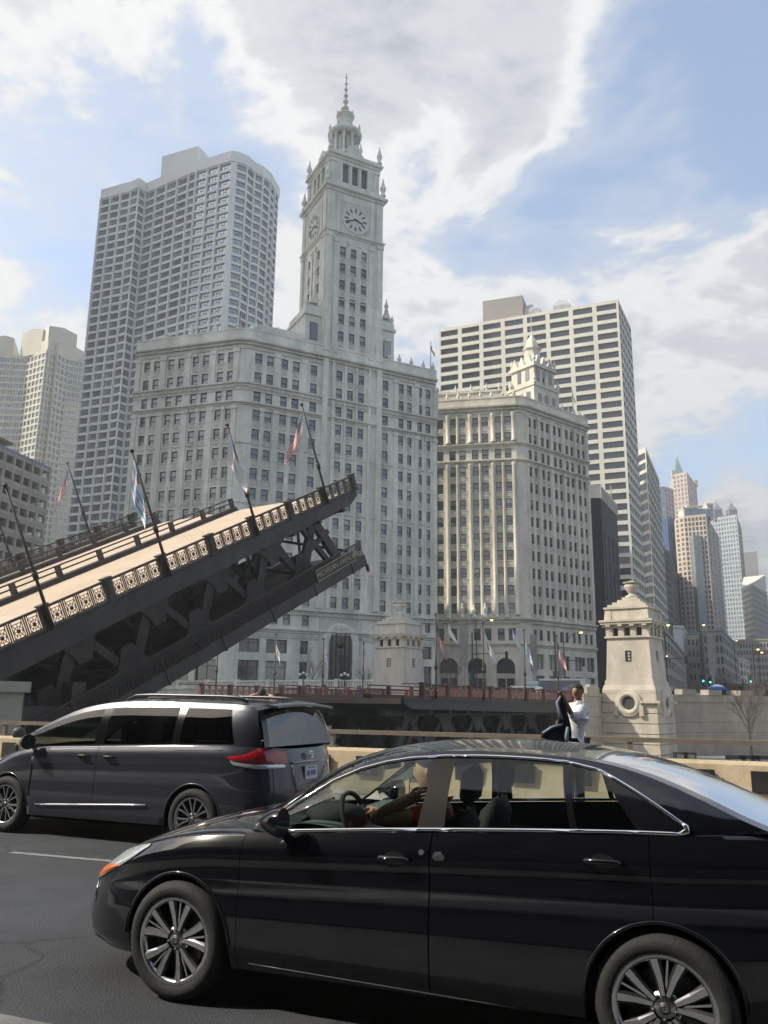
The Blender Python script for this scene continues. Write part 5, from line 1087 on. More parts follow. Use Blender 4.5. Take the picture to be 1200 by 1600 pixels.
# mast arms
for px0, px1, py, Y, lb in ((738, 795, 1022, 117, 'long dark mast arm across the arches'), (868, 915, 1033, 116, 'long dark mast arm before the avenue front'), (1036, 1075, 1030, 126, 'mast arm with lamps beside the bridge house')):
    a, b_ = at(px0, py, Y), at(px1, py - 2, Y); t_ = thing('mast_arm', lb, 'signal mast', (a.x, a.y, GZ)); b = MB(); b.tube([(0, 0, 0), (0, 0, a.z - GZ + 3)], [.13, .09], 8); b.tube([(0, 0, a.z - GZ), (b_.x - a.x, 0, b_.z - GZ)], [.07, .04], 6); b.build('pole', lampm, t_)
    bb = MB(); bb.box(b_.x - a.x - .5, b_.x - a.x - .15, -.15, .15, b_.z - GZ - .9, b_.z - GZ + .2); bb.build('signal_head', black, t_); bb = MB(); bb.box(-.35, .35, -.3, .3, 2.5, 4.4); bb.build('control_box', mat('dark_green_box', (.03, .07, .05), .6), t_)
# vehicles beyond the railing (only upper halves show)
def box_car(name, label, cat, px, Y, L, H, Wd, paint, roof0=.22, roof1=.97, hood=.55, rot=R(-35), wins=4, z0=GZ):
    p = at(px, 1080, Y); t_ = thing(name, label, cat, (p.x, p.y, z0), rot); ptm = paint; prof = [(-L / 2, .35), (L / 2, .35), (L / 2, H * .5), (L / 2 - .1, H * hood), (L / 2 - L * roof0 * .7, H * hood + .05), (L / 2 - L * roof0 - .35, H * .97), (-L / 2 + .3, H), (-L / 2, H * .6)]
    b = MB(); n = len(prof); b.add([(x, -Wd / 2, z) for x, z in prof] + [(x, Wd / 2, z) for x, z in prof], [tuple(range(n)), tuple(range(n, 2 * n))[::-1]] + [(i, n + i, n + (i + 1) % n, (i + 1) % n) for i in range(n)]); b.build('body', ptm, t_)
    xa, xb = -L / 2 + .3, L / 2 - L * roof0 - .45
    for k in range(wins):
        for sy in (-1, 1):
            x0, x1 = xa + (xb - xa) * k / wins + .06, xa + (xb - xa) * (k + 1) / wins - .06; bb = MB(); bb.box(x0, x1, sy * (Wd / 2 + .005) - .012, sy * (Wd / 2 + .005) + .012, H * .56, H * .9); bb.build('window', glassk, t_)
    for sx in (-1, 1):
        for sy in (-1, 1): bb = MB(); bb.lathe([(0, -.1), (.33, -.1), (.36, 0), (.33, .1), (0, .1)], 14, (sx * L * .31, sy * (Wd / 2 - .08), .36), axis='y'); bb.build('wheel', black, t_)
    return t_
box_car('minivan', 'white van crossing beyond the maroon railing', 'van', 829, 100, 4.9, 1.95, 1.9, mat('white_car_paint', (.65, .68, .70), .3, var=0), rot=R(-30))
tk = thing('box_truck', 'grey box truck with script lettering beyond the railing behind the man', 'truck', tuple(at(880, 1070, 104)[:2]) + (GZ,), R(-30))
b = MB(); b.box(-2.6, 3.0, -1.1, 1.1, .8, 2.75); b.build('cargo_box', mat('slate_panel', (.12, .13, .16), .5, var=.1), tk); b = MB(); b.box(-2.7, 3.1, -1.15, 1.15, 2.72, 2.95); b.box(2.5, 3.1, -1.14, 1.14, .8, 2.74); b.build('box_trim', mat('pale_trim', (.55, .55, .52), .5), tk)
b = MB(); b.box(-4.6, -2.75, -1.0, 1.0, .5, 2.3); b.frus(-3.7, 0, 2.3, 2.7, .9, 1, .6, .8); b.build('cab', mat('teal_cab', (.30, .42, .42), .4), tk)
for x in (-3.7, 1.8):
    for sy in (-1, 1): bb = MB(); bb.lathe([(0, -.14), (.42, -.14), (.46, 0), (.42, .14), (0, .14)], 14, (x, sy * .95, .46), axis='y'); bb.build('wheel', black, tk)
letters('lettering', 'Ance', 1.1, mat('pale_lettering', (.5, .5, .5), .6), tk, (.6, -1.13, 1.75), (R(90), R(-24), 0))
box_car('suv', 'dark car on the avenue beyond the retaining wall', 'car', 1083, 118, 4.6, 1.75, 1.9, mat('black_car_paint', (.02, .02, .022), .25, var=0), rot=R(60))
box_car('coach', 'white topped bus beside the sunlit bridge house', 'bus', 1052, 135, 8, 2.6, 2.3, mat('white_bus', (.5, .52, .52), .4, var=.05), roof0=.05, hood=.8, rot=R(60), wins=6)
for nm, lb, px, Y, cc in (('sedan', 'silver car waiting on the avenue left of the blue umbrella', 1100, 112, (.35, .36, .37)), ('hatchback', 'dark blue car on the avenue under the hedge', 1150, 125, (.03, .05, .12)), ('taxi', 'pale car far along the avenue by the amber lamps', 1185, 128, (.45, .42, .36))):
    box_car(nm, lb, 'car', px, Y, 4.5, 1.5, 1.8, mat('paint_' + nm, cc, .3, var=0), rot=R(60))
um = thing('market_umbrella', 'blue umbrella stand above the retaining wall', 'umbrella', tuple(at(1121, 1075, 99)[:2]) + (GZ,))
b = MB(); b.tube([(0, 0, 0), (0, 0, 2.3)], .04, 6); b.build('pole', lampm, um); b = MB(); b.lathe([(1.15, 1.75), (1.2, 1.9), (.7, 2.2), (0, 2.35)], 8, smooth=False); b.lathe([(1.14, 1.75), (0, 2.25)], 8, smooth=False); b.build('canopy', mat('blue_canvas', (.04, .12, .42), .8), um)
b = MB(); b.lathe([(.8, 2.16), (.4, 2.32), (0, 2.42)], 8, smooth=False); b.build('canopy_top', flag_c['w'], um)
hd = thing('hedge', 'dark green screened hedge above the retaining wall at right', 'hedge', tuple(at(1160, 1075, 104)[:2]) + (GZ,)); b = MB(); rnd = random.Random(5)
for k in range(1500):
    x, y, z = rnd.uniform(-3.2, 5.5), rnd.uniform(-.8, .8), rnd.uniform(.3, 2.6); s_ = .12; b.add([(x - s_, y, z), (x + s_, y + rnd.uniform(-.1, .1), z - .05), (x, y + rnd.uniform(-.1, .1), z + s_ * 1.6)], [(0, 1, 2)])
b.box(-3, 5.3, -.5, .5, 0, 2.3); b.build('foliage', mat('hedge_green', (.025, .04, .022), .8, var=.4, vscale=3), hd)
# crowd of pedestrians on the far pavement: far off, one mass
cm = [mat('crowd_' + n, c, .8, var=.1) for n, c in (('dark', (.03, .03, .04)), ('blue', (.06, .10, .22)), ('grey', (.2, .2, .2)), ('light', (.5, .48, .45)), ('red', (.3, .06, .05)), ('skin', (.32, .2, .14)), ('hair', (.04, .03, .025)))]
b = MB(); rnd = random.Random(11)
def ped(b, x, y, z, h_, c, rnd):
    b.lathe([(.1, 0), (.14, .4), (.17, .85), (.16, .95)], 6, (x, y, z), m=rnd.choice((0, 0, 1, 2))); b.lathe([(.17, .85), (.22, 1.1), (.24, 1.38), (.1, 1.5)], 6, (x, y, z), m=c); b.lathe([(.06, 1.46), (.1, 1.55), (.11, 1.66), (0, 1.7)], 6, (x, y, z), m=5); b.lathe([(.115, 1.62), (.1, 1.74), (0, 1.78)], 6, (x, y, z), m=6)
for k in range(110):
    px = rnd.uniform(462, 610) if k % 3 == 0 else rnd.uniform(665, 792); Y = rnd.uniform(100, 118); p = at(px, 1080, Y); ped(b, p.x, p.y, GZ + rnd.uniform(0, .15), 1.7, rnd.randrange(5), rnd)
for k in range(16):
    px = rnd.uniform(1045, 1200); Y = rnd.uniform(96, 110); p = at(px, 1080, Y); ped(b, p.x, p.y, GZ + .2, 1.7, rnd.randrange(5), rnd)
o = b.build('crowd', cm); tag(o, 'far crowd of pedestrians on the pavement beyond the railings', kind='stuff')
# bare trees
barkm = mat('grey_bark', (.16, .13, .11), .9, var=.2, vscale=4)
def bare_tree(label, px, Y, h_, seed, z0=GZ, spread=.5, bud=0):
    rnd = random.Random(seed); p = at(px, 1080, Y); t_ = thing('bare_tree', label, 'tree', (p.x, p.y, z0), 0, 'leafless young trees'); tr = MB(); cr = MB()
    top = Vector((rnd.uniform(-.1, .1), 0, h_ * .42)); tr.tube([(0, 0, 0), (0.03, 0, h_ * .2), top], [h_ * .017, h_ * .014, h_ * .011], 7); tr.build('trunk', barkm, t_)
    def br(p, d, L, r_, lv):
        q = p + d * L * .5 + Vector((rnd.uniform(-.1, .1), rnd.uniform(-.1, .1), .05)) * L * .3; e = q + (d + Vector((0, 0, .18))).normalized() * L * .5; cr.tube([p, q, e], [r_, r_ * .75, r_ * .5], 4, caps=False)
        if lv <= 0: return
        for k in range(4 if lv > 1 else 3):
            base = p.lerp(e, rnd.uniform(.3, 1.0)); a = rnd.uniform(0, 6.28); nd = (d * 1.1 + Vector((math.cos(a), math.sin(a), rnd.uniform(-.1, .6))) * spread * 1.5).normalized(); br(base, nd, L * rnd.uniform(.55, .75), r_ * .55, lv - 1)
    for k in range(7):
        a = k * 2.4 + rnd.random(); base = Vector((0, 0, h_ * (.26 + .025 * k))) if k < 5 else top; br(base, Vector((math.cos(a) * spread, math.sin(a) * spread, .9)).normalized(), h_ * rnd.uniform(.26, .36), h_ * .0055, 3)
    cr.build('crown', barkm, t_)
bare_tree('bare young tree in front of the arched entrance, left', 488, 120, 7.5, 3); bare_tree('bare young tree before the left arches', 706, 122, 7, 5); bare_tree('small bare tree right of the arched entrance', 572, 122, 5.5, 9)
bare_tree('bare slender tree against the long retaining wall', 1166, 82, 8.5, 7, z0=-3.2, spread=.42); bare_tree('bare bushy tree over the wall on the avenue', 1142, 150, 7, 12); bare_tree('bare tree further along the avenue', 1125, 170, 7.5, 15)
def globe_lamp(px, Y, label):
    p = at(px, 1080, Y); t_ = thing('globe_lamp', label, 'street lamp', (p.x, p.y, GZ), 0, 'white globe lamps'); b = MB(); b.tube([(0, 0, 0), (0, 0, 3.2)], [.12, .07], 8)
    for s_ in (-1, 1): b.tube([(0, 0, 2.9), (s_ * .45, 0, 2.9), (s_ * .45, 0, 3.1)], .035, 6)
    b.build('post', lampm, t_)
    for x, z in ((-.45, 3.3), (.45, 3.3), (0, 3.5)): bb = MB(); bb.lathe([(0, -.22), (.16, -.16), (.22, 0), (.16, .16), (0, .22)], 10, (x, 0, z)); bb.build('globe', mat('opal_glass', (.7, .7, .66), .3, var=0), t_)
globe_lamp(538, 112, 'globe lamp cluster by the arched entrance'); globe_lamp(473, 112, 'globe lamp cluster before the ground floor windows')
# plaza furniture behind the handrail at right
for k, px in enumerate((1062, 1075)):
    p = at(px, 1165, 70); t_ = thing('metal_bin', 'dark framed bin on the lower plaza beside the bridge house' if k == 0 else 'second dark bin on the lower plaza', 'bin', (p.x, p.y, -3.2)); b = MB(); b.box(-.4, .4, -.3, .3, .1, 1.2); b.build('panel', conc_g, t_); b = MB()
    for x in (-.45, .45): b.box(x - .05, x + .05, -.35, .35, 0, 1.3)
    b.box(-.5, .5, -.35, .35, 1.25, 1.35); b.build('frame', black, t_)
for k, px in enumerate((1150, 1172, 1190)):
    p = at(px, 1168, 74); t_ = thing('bench', ('dark bench on the lower plaza beneath the bare tree', 'middle dark bench on the lower plaza', 'rightmost dark bench on the lower plaza')[k], 'bench', (p.x, p.y, -3.2)); b = MB(); b.box(-.9, .9, -.25, .25, .42, .5); b.build('seat', black, t_); b = MB(); b.box(-.9, .9, .2, .27, .6, .95); b.build('backrest', black, t_)
    for x in (-.7, .7): bb = MB(); bb.box(x - .04, x + .04, -.22, .25, 0, .6); bb.build('leg', black, t_)
# ------------------------------------------------------------------ cars
def lin(pts, x):
    """piecewise smooth interpolation of [(x, v)...] sorted ascending"""
    if x <= pts[0][0]: return pts[0][1]
    for (a, va), (b_, vb) in zip(pts, pts[1:]):
        if x <= b_:
            t = (x - a) / (b_ - a); return va + (vb - va) * t
    return pts[-1][1]
def crv(pts, x):
    """Catmull-Rom through pts"""
    n = len(pts)
    if x <= pts[0][0]: return pts[0][1]
    if x >= pts[-1][0]: return pts[-1][1]
    for i in range(n - 1):
        if x <= pts[i + 1][0]:
            x1, y1 = pts[i]; x2, y2 = pts[i + 1]; m1 = (y2 - pts[i - 1][1]) / (x2 - pts[i - 1][0]) if i > 0 else (y2 - y1) / (x2 - x1); m2 = (pts[i + 2][1] - y1) / (pts[i + 2][0] - x1) if i + 2 < n else (y2 - y1) / (x2 - x1)
            h_ = x2 - x1; t = (x - x1) / h_; return (2 * t ** 3 - 3 * t ** 2 + 1) * y1 + (t ** 3 - 2 * t ** 2 + t) * h_ * m1 + (-2 * t ** 3 + 3 * t ** 2) * y2 + (t ** 3 - t ** 2) * h_ * m2
def car_paint(name, col, flake=0.0, rough=.12):
    m = mat(name, col, rough, metal=flake, var=0.0, coat=1.0, spec=.15); t = m.node_tree; b = t.nodes['Principled BSDF']; g = t.nodes.new('ShaderNodeTexCoord')
    n = t.nodes.new('ShaderNodeTexNoise'); n.inputs['Scale'].default_value = 3.0; n.inputs['Detail'].default_value = 9; n.inputs['Roughness'].default_value = .7; t.links.new(g.outputs['Object'], n.inputs[0])
    r = t.nodes.new('ShaderNodeMapRange'); r.inputs[1].default_value = .4; r.inputs[2].default_value = .75; r.inputs[3].default_value = .015; r.inputs[4].default_value = .10; t.links.new(n.outputs[0], r.inputs[0]); t.links.new(r.outputs[0], b.inputs['Coat Roughness'])
    d = t.nodes.new('ShaderNodeMapRange'); d.inputs[1].default_value = .5; d.inputs[2].default_value = .85; d.inputs[3].default_value = 0.0; d.inputs[4].default_value = .025; t.links.new(n.outputs[0], d.inputs[0])
    x = t.nodes.new('ShaderNodeMix'); x.data_type = 'RGBA'; x.inputs[6].default_value = (*col, 1); x.inputs[7].default_value = (.10, .095, .085, 1); t.links.new(d.outputs[0], x.inputs[0]); t.links.new(x.outputs[2], b.inputs['Base Color']); return m
chrome = mat('chrome_trim', (.75, .76, .78), .08, metal=1.0, var=0)
rubber = mat('tyre_rubber', (.022, .022, .022), .8, var=.25, vscale=14, coord='obj', bump=.2, bscale=60)
plastic = mat('black_plastic', (.014, .014, .015), .45, var=0)
alloy_d = mat('machined_alloy', (.50, .50, .51), .22, metal=1.0, var=.08, vscale=20, coord='obj'); alloy_k = mat('dark_alloy', (.07, .07, .075), .35, metal=.8, var=0)
cabin = mat('charcoal_cabin', (.030, .031, .033), .8, var=.1, coord='obj'); cabin_g = mat('grey_green_dash', (.14, .17, .15), .7, var=.1, coord='obj')
gl_clear = car_glass('clear_car_glass', (.80, .86, .83), 1.0); gl_priv = car_glass('privacy_car_glass', (.045, .05, .055), 1.0); gl_ws = car_glass('windscreen_glass', (.55, .62, .58), 1.15)
redl = mat('red_tail_lens', (.32, .010, .016), .12, var=.15, vscale=18, coord='obj', coat=1); ambl = mat('amber_lens', (.75, .16, .02), .12, var=0, coat=1); cll = mat('clear_lens', (.62, .64, .66), .08, metal=.5, var=.15, vscale=25, coord='obj', coat=1)
def wheel(parent, x, y, side, Rt, Rr, wd, style):
    """side +1: outer face towards +y"""
    w_ = link('wheel', None, parent, (x, y, Rt)); s_ = side
    o = MB(); h_ = wd / 2; o.lathe([(Rr - .01, -h_ * .8), (Rr + .02, -h_), (Rt - .035, -h_ * .98), (Rt - .008, -h_ * .72), (Rt, -h_ * .3), (Rt, h_ * .3), (Rt - .008, h_ * .72), (Rt - .035, h_ * .98), (Rr + .045, h_ * 1.02), (Rr + .02, h_), (Rr - .01, h_ * .8)], 48, axis='y'); o.build('tyre', rubber, w_)
    b = MB(); yo = s_ * h_ * .82
    pr = [(Rr + .006, s_ * h_ * .9), (Rr - .004, s_ * h_ * .93), (Rr - .022, s_ * h_ * .86), (Rr - .03, s_ * h_ * .5), (Rr - .05, -s_ * h_ * .8), (.09, -s_ * h_ * .75)]
    if s_ < 0: pr = pr
    b.lathe(pr, 48, axis='y', m=0)
    b.lathe([(0, s_ * h_ * .35), (.14, s_ * h_ * .35), (.14, s_ * h_ * .2)], 24, axis='y', m=2); b.lathe([(0.05, s_ * h_ * .25), (Rr * .72, s_ * h_ * .25), (Rr * .72, s_ * h_ * .1)], 32, axis='y', m=1)
    def spoke(a, w0, w1, r0, r1, m, d0, d1, tw=0.0):
        ca, sa = math.cos(a), math.sin(a); cb, sb = math.cos(a + tw), math.sin(a + tw); vs = []
        for r_, wdt, dep, (c_, q_) in ((r0, w0, d0, (ca, sa)), ((r0 + r1) / 2, (w0 + w1) / 2, (d0 * .6 + d1 * .4), (math.cos(a + tw * .5), math.sin(a + tw * .5))), (r1, w1, d1, (cb, sb))):
            for sx, dd in ((-1, -.025), (-1, 0), (-.55, .008), (.55, .008), (1, 0), (1, -.025)):
                vs.append((c_ * r_ - q_ * sx * wdt / 2, s_ * (dep + dd), q_ * r_ + c_ * sx * wdt / 2))
        fs = []
        for i in range(2):
            for k in range(6): fs.append((i * 6 + k, i * 6 + (k + 1) % 6, (i + 1) * 6 + (k + 1) % 6, (i + 1) * 6 + k))
        o_ = len(b.v); b.v += vs
        for k_, f_ in enumerate(fs): b.f.append([i + o_ for i in (f_ if s_ > 0 else f_[::-1])]); b.m.append(m if (k_ % 6) in (2,) else 2); b.sm.append(False)
    dpt = h_ * .86
    if style == 'sport':
        for k in range(5):
            a = math.pi / 2 + 2 * math.pi * k / 5 + .12
            spoke(a - .20, .032, .062, .055, Rr - .018, 0, dpt * .78, dpt * .95, -.10); spoke(a + .20, .032, .062, .055, Rr - .018, 0, dpt * .78, dpt * .95, .10); spoke(a, .018, .016, .07, Rr - .02, 0, dpt * .7, dpt * .86)
    else:
        for k in range(7):
            a = math.pi / 2 + 2 * math.pi * k / 7
            for q in (-1, 1): spoke(a + q * .11, .026, .032, .05, Rr - .018, 0, dpt * .8, dpt * .95, q * .09)
    b.lathe([(0, s_ * dpt * .86), (.03, s_ * dpt * .86), (.036, s_ * dpt * .82), (.075, s_ * dpt * .78), (.08, s_ * dpt * .5)], 20, axis='y', m=0)
    b.lathe([(0, s_ * dpt * .9), (.026, s_ * dpt * .9), (.028, s_ * dpt * .86)], 16, axis='y', m=1)
    for k in range(5):
        a = math.pi / 2 + 2 * math.pi * (k + .5) / 5; b.lathe([(0, s_ * dpt * .82), (.011, s_ * dpt * .82), (.012, s_ * dpt * .7)], 8, (.055 * math.cos(a), 0, .055 * math.sin(a)), m=2, axis='y')
    r_ = b.build('rim', [alloy_d, mat('brake_disc', (.10, .095, .09), .5, metal=.8, var=.2, vscale=9, coord='obj'), alloy_k], w_)
    em = MB()   # three-oval emblem on the cap
    for rx, rz, dz in ((.020, .014, 0), (.008, .013, 0), (.015, .006, .006)):
        em.tube([(rx * math.cos(t * .5236), s_ * dpt * .91, dz + rz * math.sin(t * .5236)) for t in range(13)], .0016, 4, caps=False)
    em.build('emblem', chrome, w_)
    return w_
class Car:
    def __init__(s, name, label, pos, ang, P):
        F = Vector((-math.sin(ang), math.cos(ang), 0)); s.root = thing(name, label, 'car', (pos[0], pos[1], 0), math.atan2(F.y, F.x)); s.P = P; s.hw = P['hw']
        # local frame: x forward from the front axle, y left (0 at centre line), z up ; pos = centre line under the front axle
    def plan(s, x):
        P = s.P; hw = s.hw
        if x > P['x1f']: t = (x - P['x1f']) / (P['xf'] - P['x1f']); return hw * max(0, 1 - t ** P['nf']) ** (1 / P['nf'])
        if x < P['x1r']: t = (P['x1r'] - x) / (P['x1r'] - P['xr']); return hw * max(0, 1 - t ** P['nr']) ** (1 / P['nr'])
        return hw
    def arch(s, x, grow=0.0):
        P = s.P; Ra = P['Ra'] + grow
        for xc in (0.0, -P['wb']):
            if abs(x - xc) < Ra: return P['Rt'] + math.sqrt(max(0, Ra * Ra - (x - xc) ** 2))
        return None
    def columns(s):
        P = s.P; xs = set(); Ra = P['Ra']
        for xc in (0.0, -P['wb']):
            for k in range(0, 25): xs.add(round(xc + Ra * math.cos(math.pi * k / 24), 4))
            xs.add(round(xc + Ra + .0005, 4)); xs.add(round(xc - Ra - .0005, 4))
        for e in P['doors']: xs.add(e)
        lo, hi = P['xr'] + .35, P['xf'] - .35; n = 46
        for k in range(n + 1):
            x = lo + (hi - lo) * k / n
            if min(abs(x - q) for q in xs) > .03: xs.add(round(x, 4))
        xs = sorted(x for x in xs if lo - 1e-6 <= x <= hi + 1e-6); ny = 14
        tail = []; y0 = s.plan(lo)
        for k in range(ny): 
            yy_ = y0 * k / ny; t = (1 - (yy_ / s.hw) ** P['nr']) ** (1 / P['nr']); tail.append((P['x1r'] - t * (P['x1r'] - P['xr']), yy_))
        nose = []; y0 = s.plan(hi)
        for k in range(ny):
            yy_ = y0 * (1 - (k + 1) / ny); t = (1 - (yy_ / s.hw) ** P['nf']) ** (1 / P['nf']); nose.append((P['x1f'] + t * (P['xf'] - P['x1f']), yy_))
        return tail + [(x, s.plan(x)) for x in xs] + nose
    def side_pt(s, x, y, t, sgn=1):
        """t 0..1 from the sill to the shoulder line"""
        P = s.P; zt = crv(P['top'], x); zb = lin(P['bot'], x); a = s.arch(x); z = zb + (zt - zb) * t; z = max(z, a) if a else z; zn = (z - .2) / (zt - .2)
        inset = lin(P['section'], zn); k = 1 - inset / s.hw
        # nose and tail lean with height
        xl = x
        if x > P['x1f']: f_ = min(1, (x - P['x1f']) / (P['xf'] - P['x1f'])) ** 2; xl = x - f_ * lin(P['nose_in'], zn)
        if x < P['x1r']: f_ = min(1, (P['x1r'] - x) / (P['x1r'] - P['xr'])) ** 2; xl = x + f_ * lin(P['tail_in'], zn)
        return (xl, y * k * sgn, z)
    def body(s, paint, trim):
        P = s.P; cols = s.columns(); ts = P['ts']; r_ = s.root
        D = P['doors']
        def region(x0, x1, sgn): return [c for c in cols if x0 - 1e-6 <= c[0] <= x1 + 1e-6]
        def patch(cs, sgn, name, par=None, shrink=0):
            rows_ = []
            for i, (x, y) in enumerate(cs):
                if shrink and i in (0, len(cs) - 1): x = x + (.004 if i == 0 else -.004)
                rows_.append([s.side_pt(x, y, t, sgn) for t in ts])
            b = MB(); b.grid(rows_ if sgn < 0 else rows_[::-1]); return b.build(name, paint, par or r_)
        doors = []
        b = MB()
        for sgn in (1, -1):
            front = [c for c in cols if c[0] >= D[0] - 1e-6]; rear = [c for c in cols if c[0] <= D[-1] + 1e-6]
            for cs in (front, rear):
                rows_ = [[s.side_pt(x, y, t, sgn) for t in ts] for x, y in cs]; b.grid(rows_ if sgn < 0 else rows_[::-1])
        # hood and deck: strips across the car
        vs = [-1, -.9, -.75, -.5, -.25, 0, .25, .5, .75, .9, 1]
        def strip(cs, crown):
            rows_ = []
            for x, y in cs:
                e = s.side_pt(x, y, 1.0); c_ = crv(crown, x); rows_.append([(e[0], e[1] * v, e[2] + c_ * (1 - abs(v) ** 2.6)) for v in vs])
            b.grid(rows_[::-1])
        strip([c for c in cols if c[0] >= P['cowl'] - 1e-6], P['hood_crown']); 
        if P.get('deck'): strip([c for c in cols if c[0] <= P['deck'] + 1e-6], P['deck_crown'])
        # underside
        rows_ = [[(c[0], c[1] * .9 * v, .21) for v in (-1, 0, 1)] for c in cols]; b.grid(rows_, m=1)
        s.bodyo = b.build('body', [paint, plastic], r_, fix=True)
        for sgn in (1, -1):
            for i in range(len(D) - 1):
                cs = region(D[i + 1], D[i], sgn); o = patch(cs, sgn, 'door', shrink=1); doors.append((sgn, i, o))
        s.doors = doors
        # dark lining behind the panel gaps and inside the arches
        b = MB()
        for sgn in (1, -1):
            rows_ = [[(p[0], p[1] - sgn * .02, p[2]) for p in (s.side_pt(x, y, t, sgn) for t in (.02, .5, .98))] for x, y in cols if D[-1] - .1 < x < D[0] + .1]; b.grid(rows_)
        for xc in (0, -P['wb']):
            for sgn in (1, -1):
                n = 16; Ra = P['Ra'] + .002; yo = s.plan(xc) * .985; b.grid([[(xc + Ra * math.cos(math.pi * k / n), sgn * y, P['Rt'] + Ra * math.sin(math.pi * k / n) * 1.0) for y in (yo - .01, .35)] for k in range(n + 1)])
                b.quad((xc - Ra, sgn * .4, .15), (xc + Ra, sgn * .4, .15), (xc + Ra, sgn * .4, P['Rt'] + Ra), (xc - Ra, sgn * .4, P['Rt'] + Ra))
        b.build('inner_lining', plastic, r_)
        for xc in (0, -P['wb']):
            for sgn in (1, -1):
                n = 28; q = MB(); q.tube([Vector(s.side_pt(x_, s.plan(x_), 0.0, sgn)) + Vector((0, sgn * .002, 0)) for x_ in (xc + P['Ra'] * .9995 * math.cos(math.pi * k / n) for k in range(n + 1))], .011, 6); q.build('wheel_arch_lip', paint, r_)
        return s
    def greenhouse(s, paint, glasses, chrome_on=True):
        """glasses: list of (pair index range) -> material ; pairs [(xB, xR)] from the A-pillar base to the rear"""
        P = s.P; pairs = P['pairs']; rail = P['rail']; r_ = s.root
        def Bp(x, sgn=1): y = s.plan(x) ; e = s.side_pt(x, y, 1.0, sgn); return Vector((e[0], e[1] - sgn * .012, e[2] + .004))
        def Rp(x, sgn=1): z = crv(rail, x); y = crv(P['raily'], x); return Vector((x, sgn * y, z))
        def pt(xB, xR, w_, sgn):
            a, c = Bp(xB, sgn), Rp(xR, sgn); q = a.lerp(c, w_); q.y += sgn * .035 * math.sin(math.pi * w_) * min(1, (c.z - a.z) / .3); return q
        s.pt = pt
        def sub(i0, i1, n):
            (a0, r0), (a1, r1) = pairs[i0], pairs[i1]; return [(a0 + (a1 - a0) * k / n, r0 + (r1 - r0) * k / n) for k in range(n + 1)]
        W0, W1 = P['w0'], P['w1']
        def sub3(i0, n): return [(*q, W1[i0] + (W1[i0 + 1] - W1[i0]) * k / n) for k, q in enumerate(sub(i0, i0 + 1, n))]
        for sgn in (1, -1):
            b = MB(); c = MB()
            for i in range(len(pairs) - 1):
                ps = sub3(i, 6); rows_ = [[pt(xB, xR, w_, sgn) for w_ in (0, W0 * .5, W0)] for xB, xR, e in ps]; b.grid(rows_ if sgn > 0 else rows_[::-1], m=1 if P['kinds'][i] == 'paint' else 0)
                rows_ = [[pt(xB, xR, e + (1 - e) * q / 4, sgn) for q in range(5)] for xB, xR, e in ps]; c.grid(rows_ if sgn > 0 else rows_[::-1])
            b.build('window_sill_trim', [plastic, paint], r_); c.build('roof_side_rail', paint, r_)
        for sgn in (1, -1):
            for i, kind in enumerate(P['kinds']):
                rows_ = [[pt(xB, xR, W0 + (e - W0) * q / 6, sgn) for q in range(7)] for xB, xR, e in sub3(i, 6)]; q = MB(); q.grid(rows_ if sgn > 0 else rows_[::-1])
                if kind == 'glass': o = q.build('side_window', glasses[i], r_)
                elif kind == 'pillar': q.build('pillar', P['pillar_mat'], r_)
                elif kind == 'black': q.build('quarter_panel_trim', mat('gloss_black_trim', (.006, .006, .008), .12, var=0, spec=.4), r_)
                elif kind == 'paint': q.build('pillar', paint, r_)
        # canopy: windscreen, roof, back glass as one smooth lofted surface
        xs = P['canopy']; vs = [-1, -.96, -.9, -.75, -.5, -.25, 0, .25, .5, .75, .9, .96, 1]
        def cp(x, v):
            z = crv(rail, x); y = crv(P['raily'], x); cb = crv(P['canopy_crown'], x); bx = crv(P['canopy_bulge'], x); return (x + bx * (1 - v * v), y * v, z + cb * (1 - abs(v) ** 2.4))
        def loft(x0, x1, n, v0, v1, name, m, off=0.0):
            rows_ = []
            for k in range(n + 1):
                x = x0 + (x1 - x0) * k / n; rows_.append([(lambda q: (q[0], q[1], q[2] + off))(cp(x, v)) for v in vs if v0 - 1e-6 <= v <= v1 + 1e-6])
            return MB().grid(rows_).build(name, m, r_, fix=False)
        xw0, xw1, xb0, xb1 = xs     # windscreen base, top ; back glass top, base
        loft(xw1, xb0, 22, -1, 1, 'roof_panel', paint)
        loft(xw0, xw1, 16, -.96, .96, 'windscreen', gl_ws); 
        for v0, v1 in ((-1, -.96), (.96, 1)):
            loft(xw0, xw1, 16, v0, v1, 'a_pillar', paint); loft(xb0, xb1, 14, v0 if v0 < 0 else .9, v1 if v1 > 0 else -.9, 'c_pillar', paint)
        loft(xb0, xb1, 14, -.9, .9, 'rear_window', P.get('rear_glass', gl_clear))
        if chrome_on:
            for sgn in (1, -1):
                n0, n1 = P['chrome']; lower = [pt(xB, xR, W0 * .55, sgn) + Vector((0, sgn * .006, 0)) for i in range(n0, n1) for xB, xR in sub(i, i + 1, 6)]; upper = [pt(xB, xR, e + .035, sgn) + Vector((0, sgn * .006, 0)) for i in range(n0, n1) for xB, xR, e in sub3(i, 6)]
                q = MB(); q.tube(lower, .011, 6); q.tube(upper, .010, 6)
                e0, e1 = lower[-1], upper[-1]; q.tube([e0, e0.lerp(e1, .3) + Vector((-.035, 0, 0)), e0.lerp(e1, .7) + Vector((-.025, 0, 0)), e1], [.013, .018, .016, .011], 6); q.build('window_chrome', chrome, r_)
        return s
def place(pos, ang, hw):
    """ground point under the outer left front wheel -> centre line origin"""
    L_ = Vector((-math.cos(ang), -math.sin(ang))); v = Vector(pos) - L_ * (hw - .02); return (v.x, v.y)
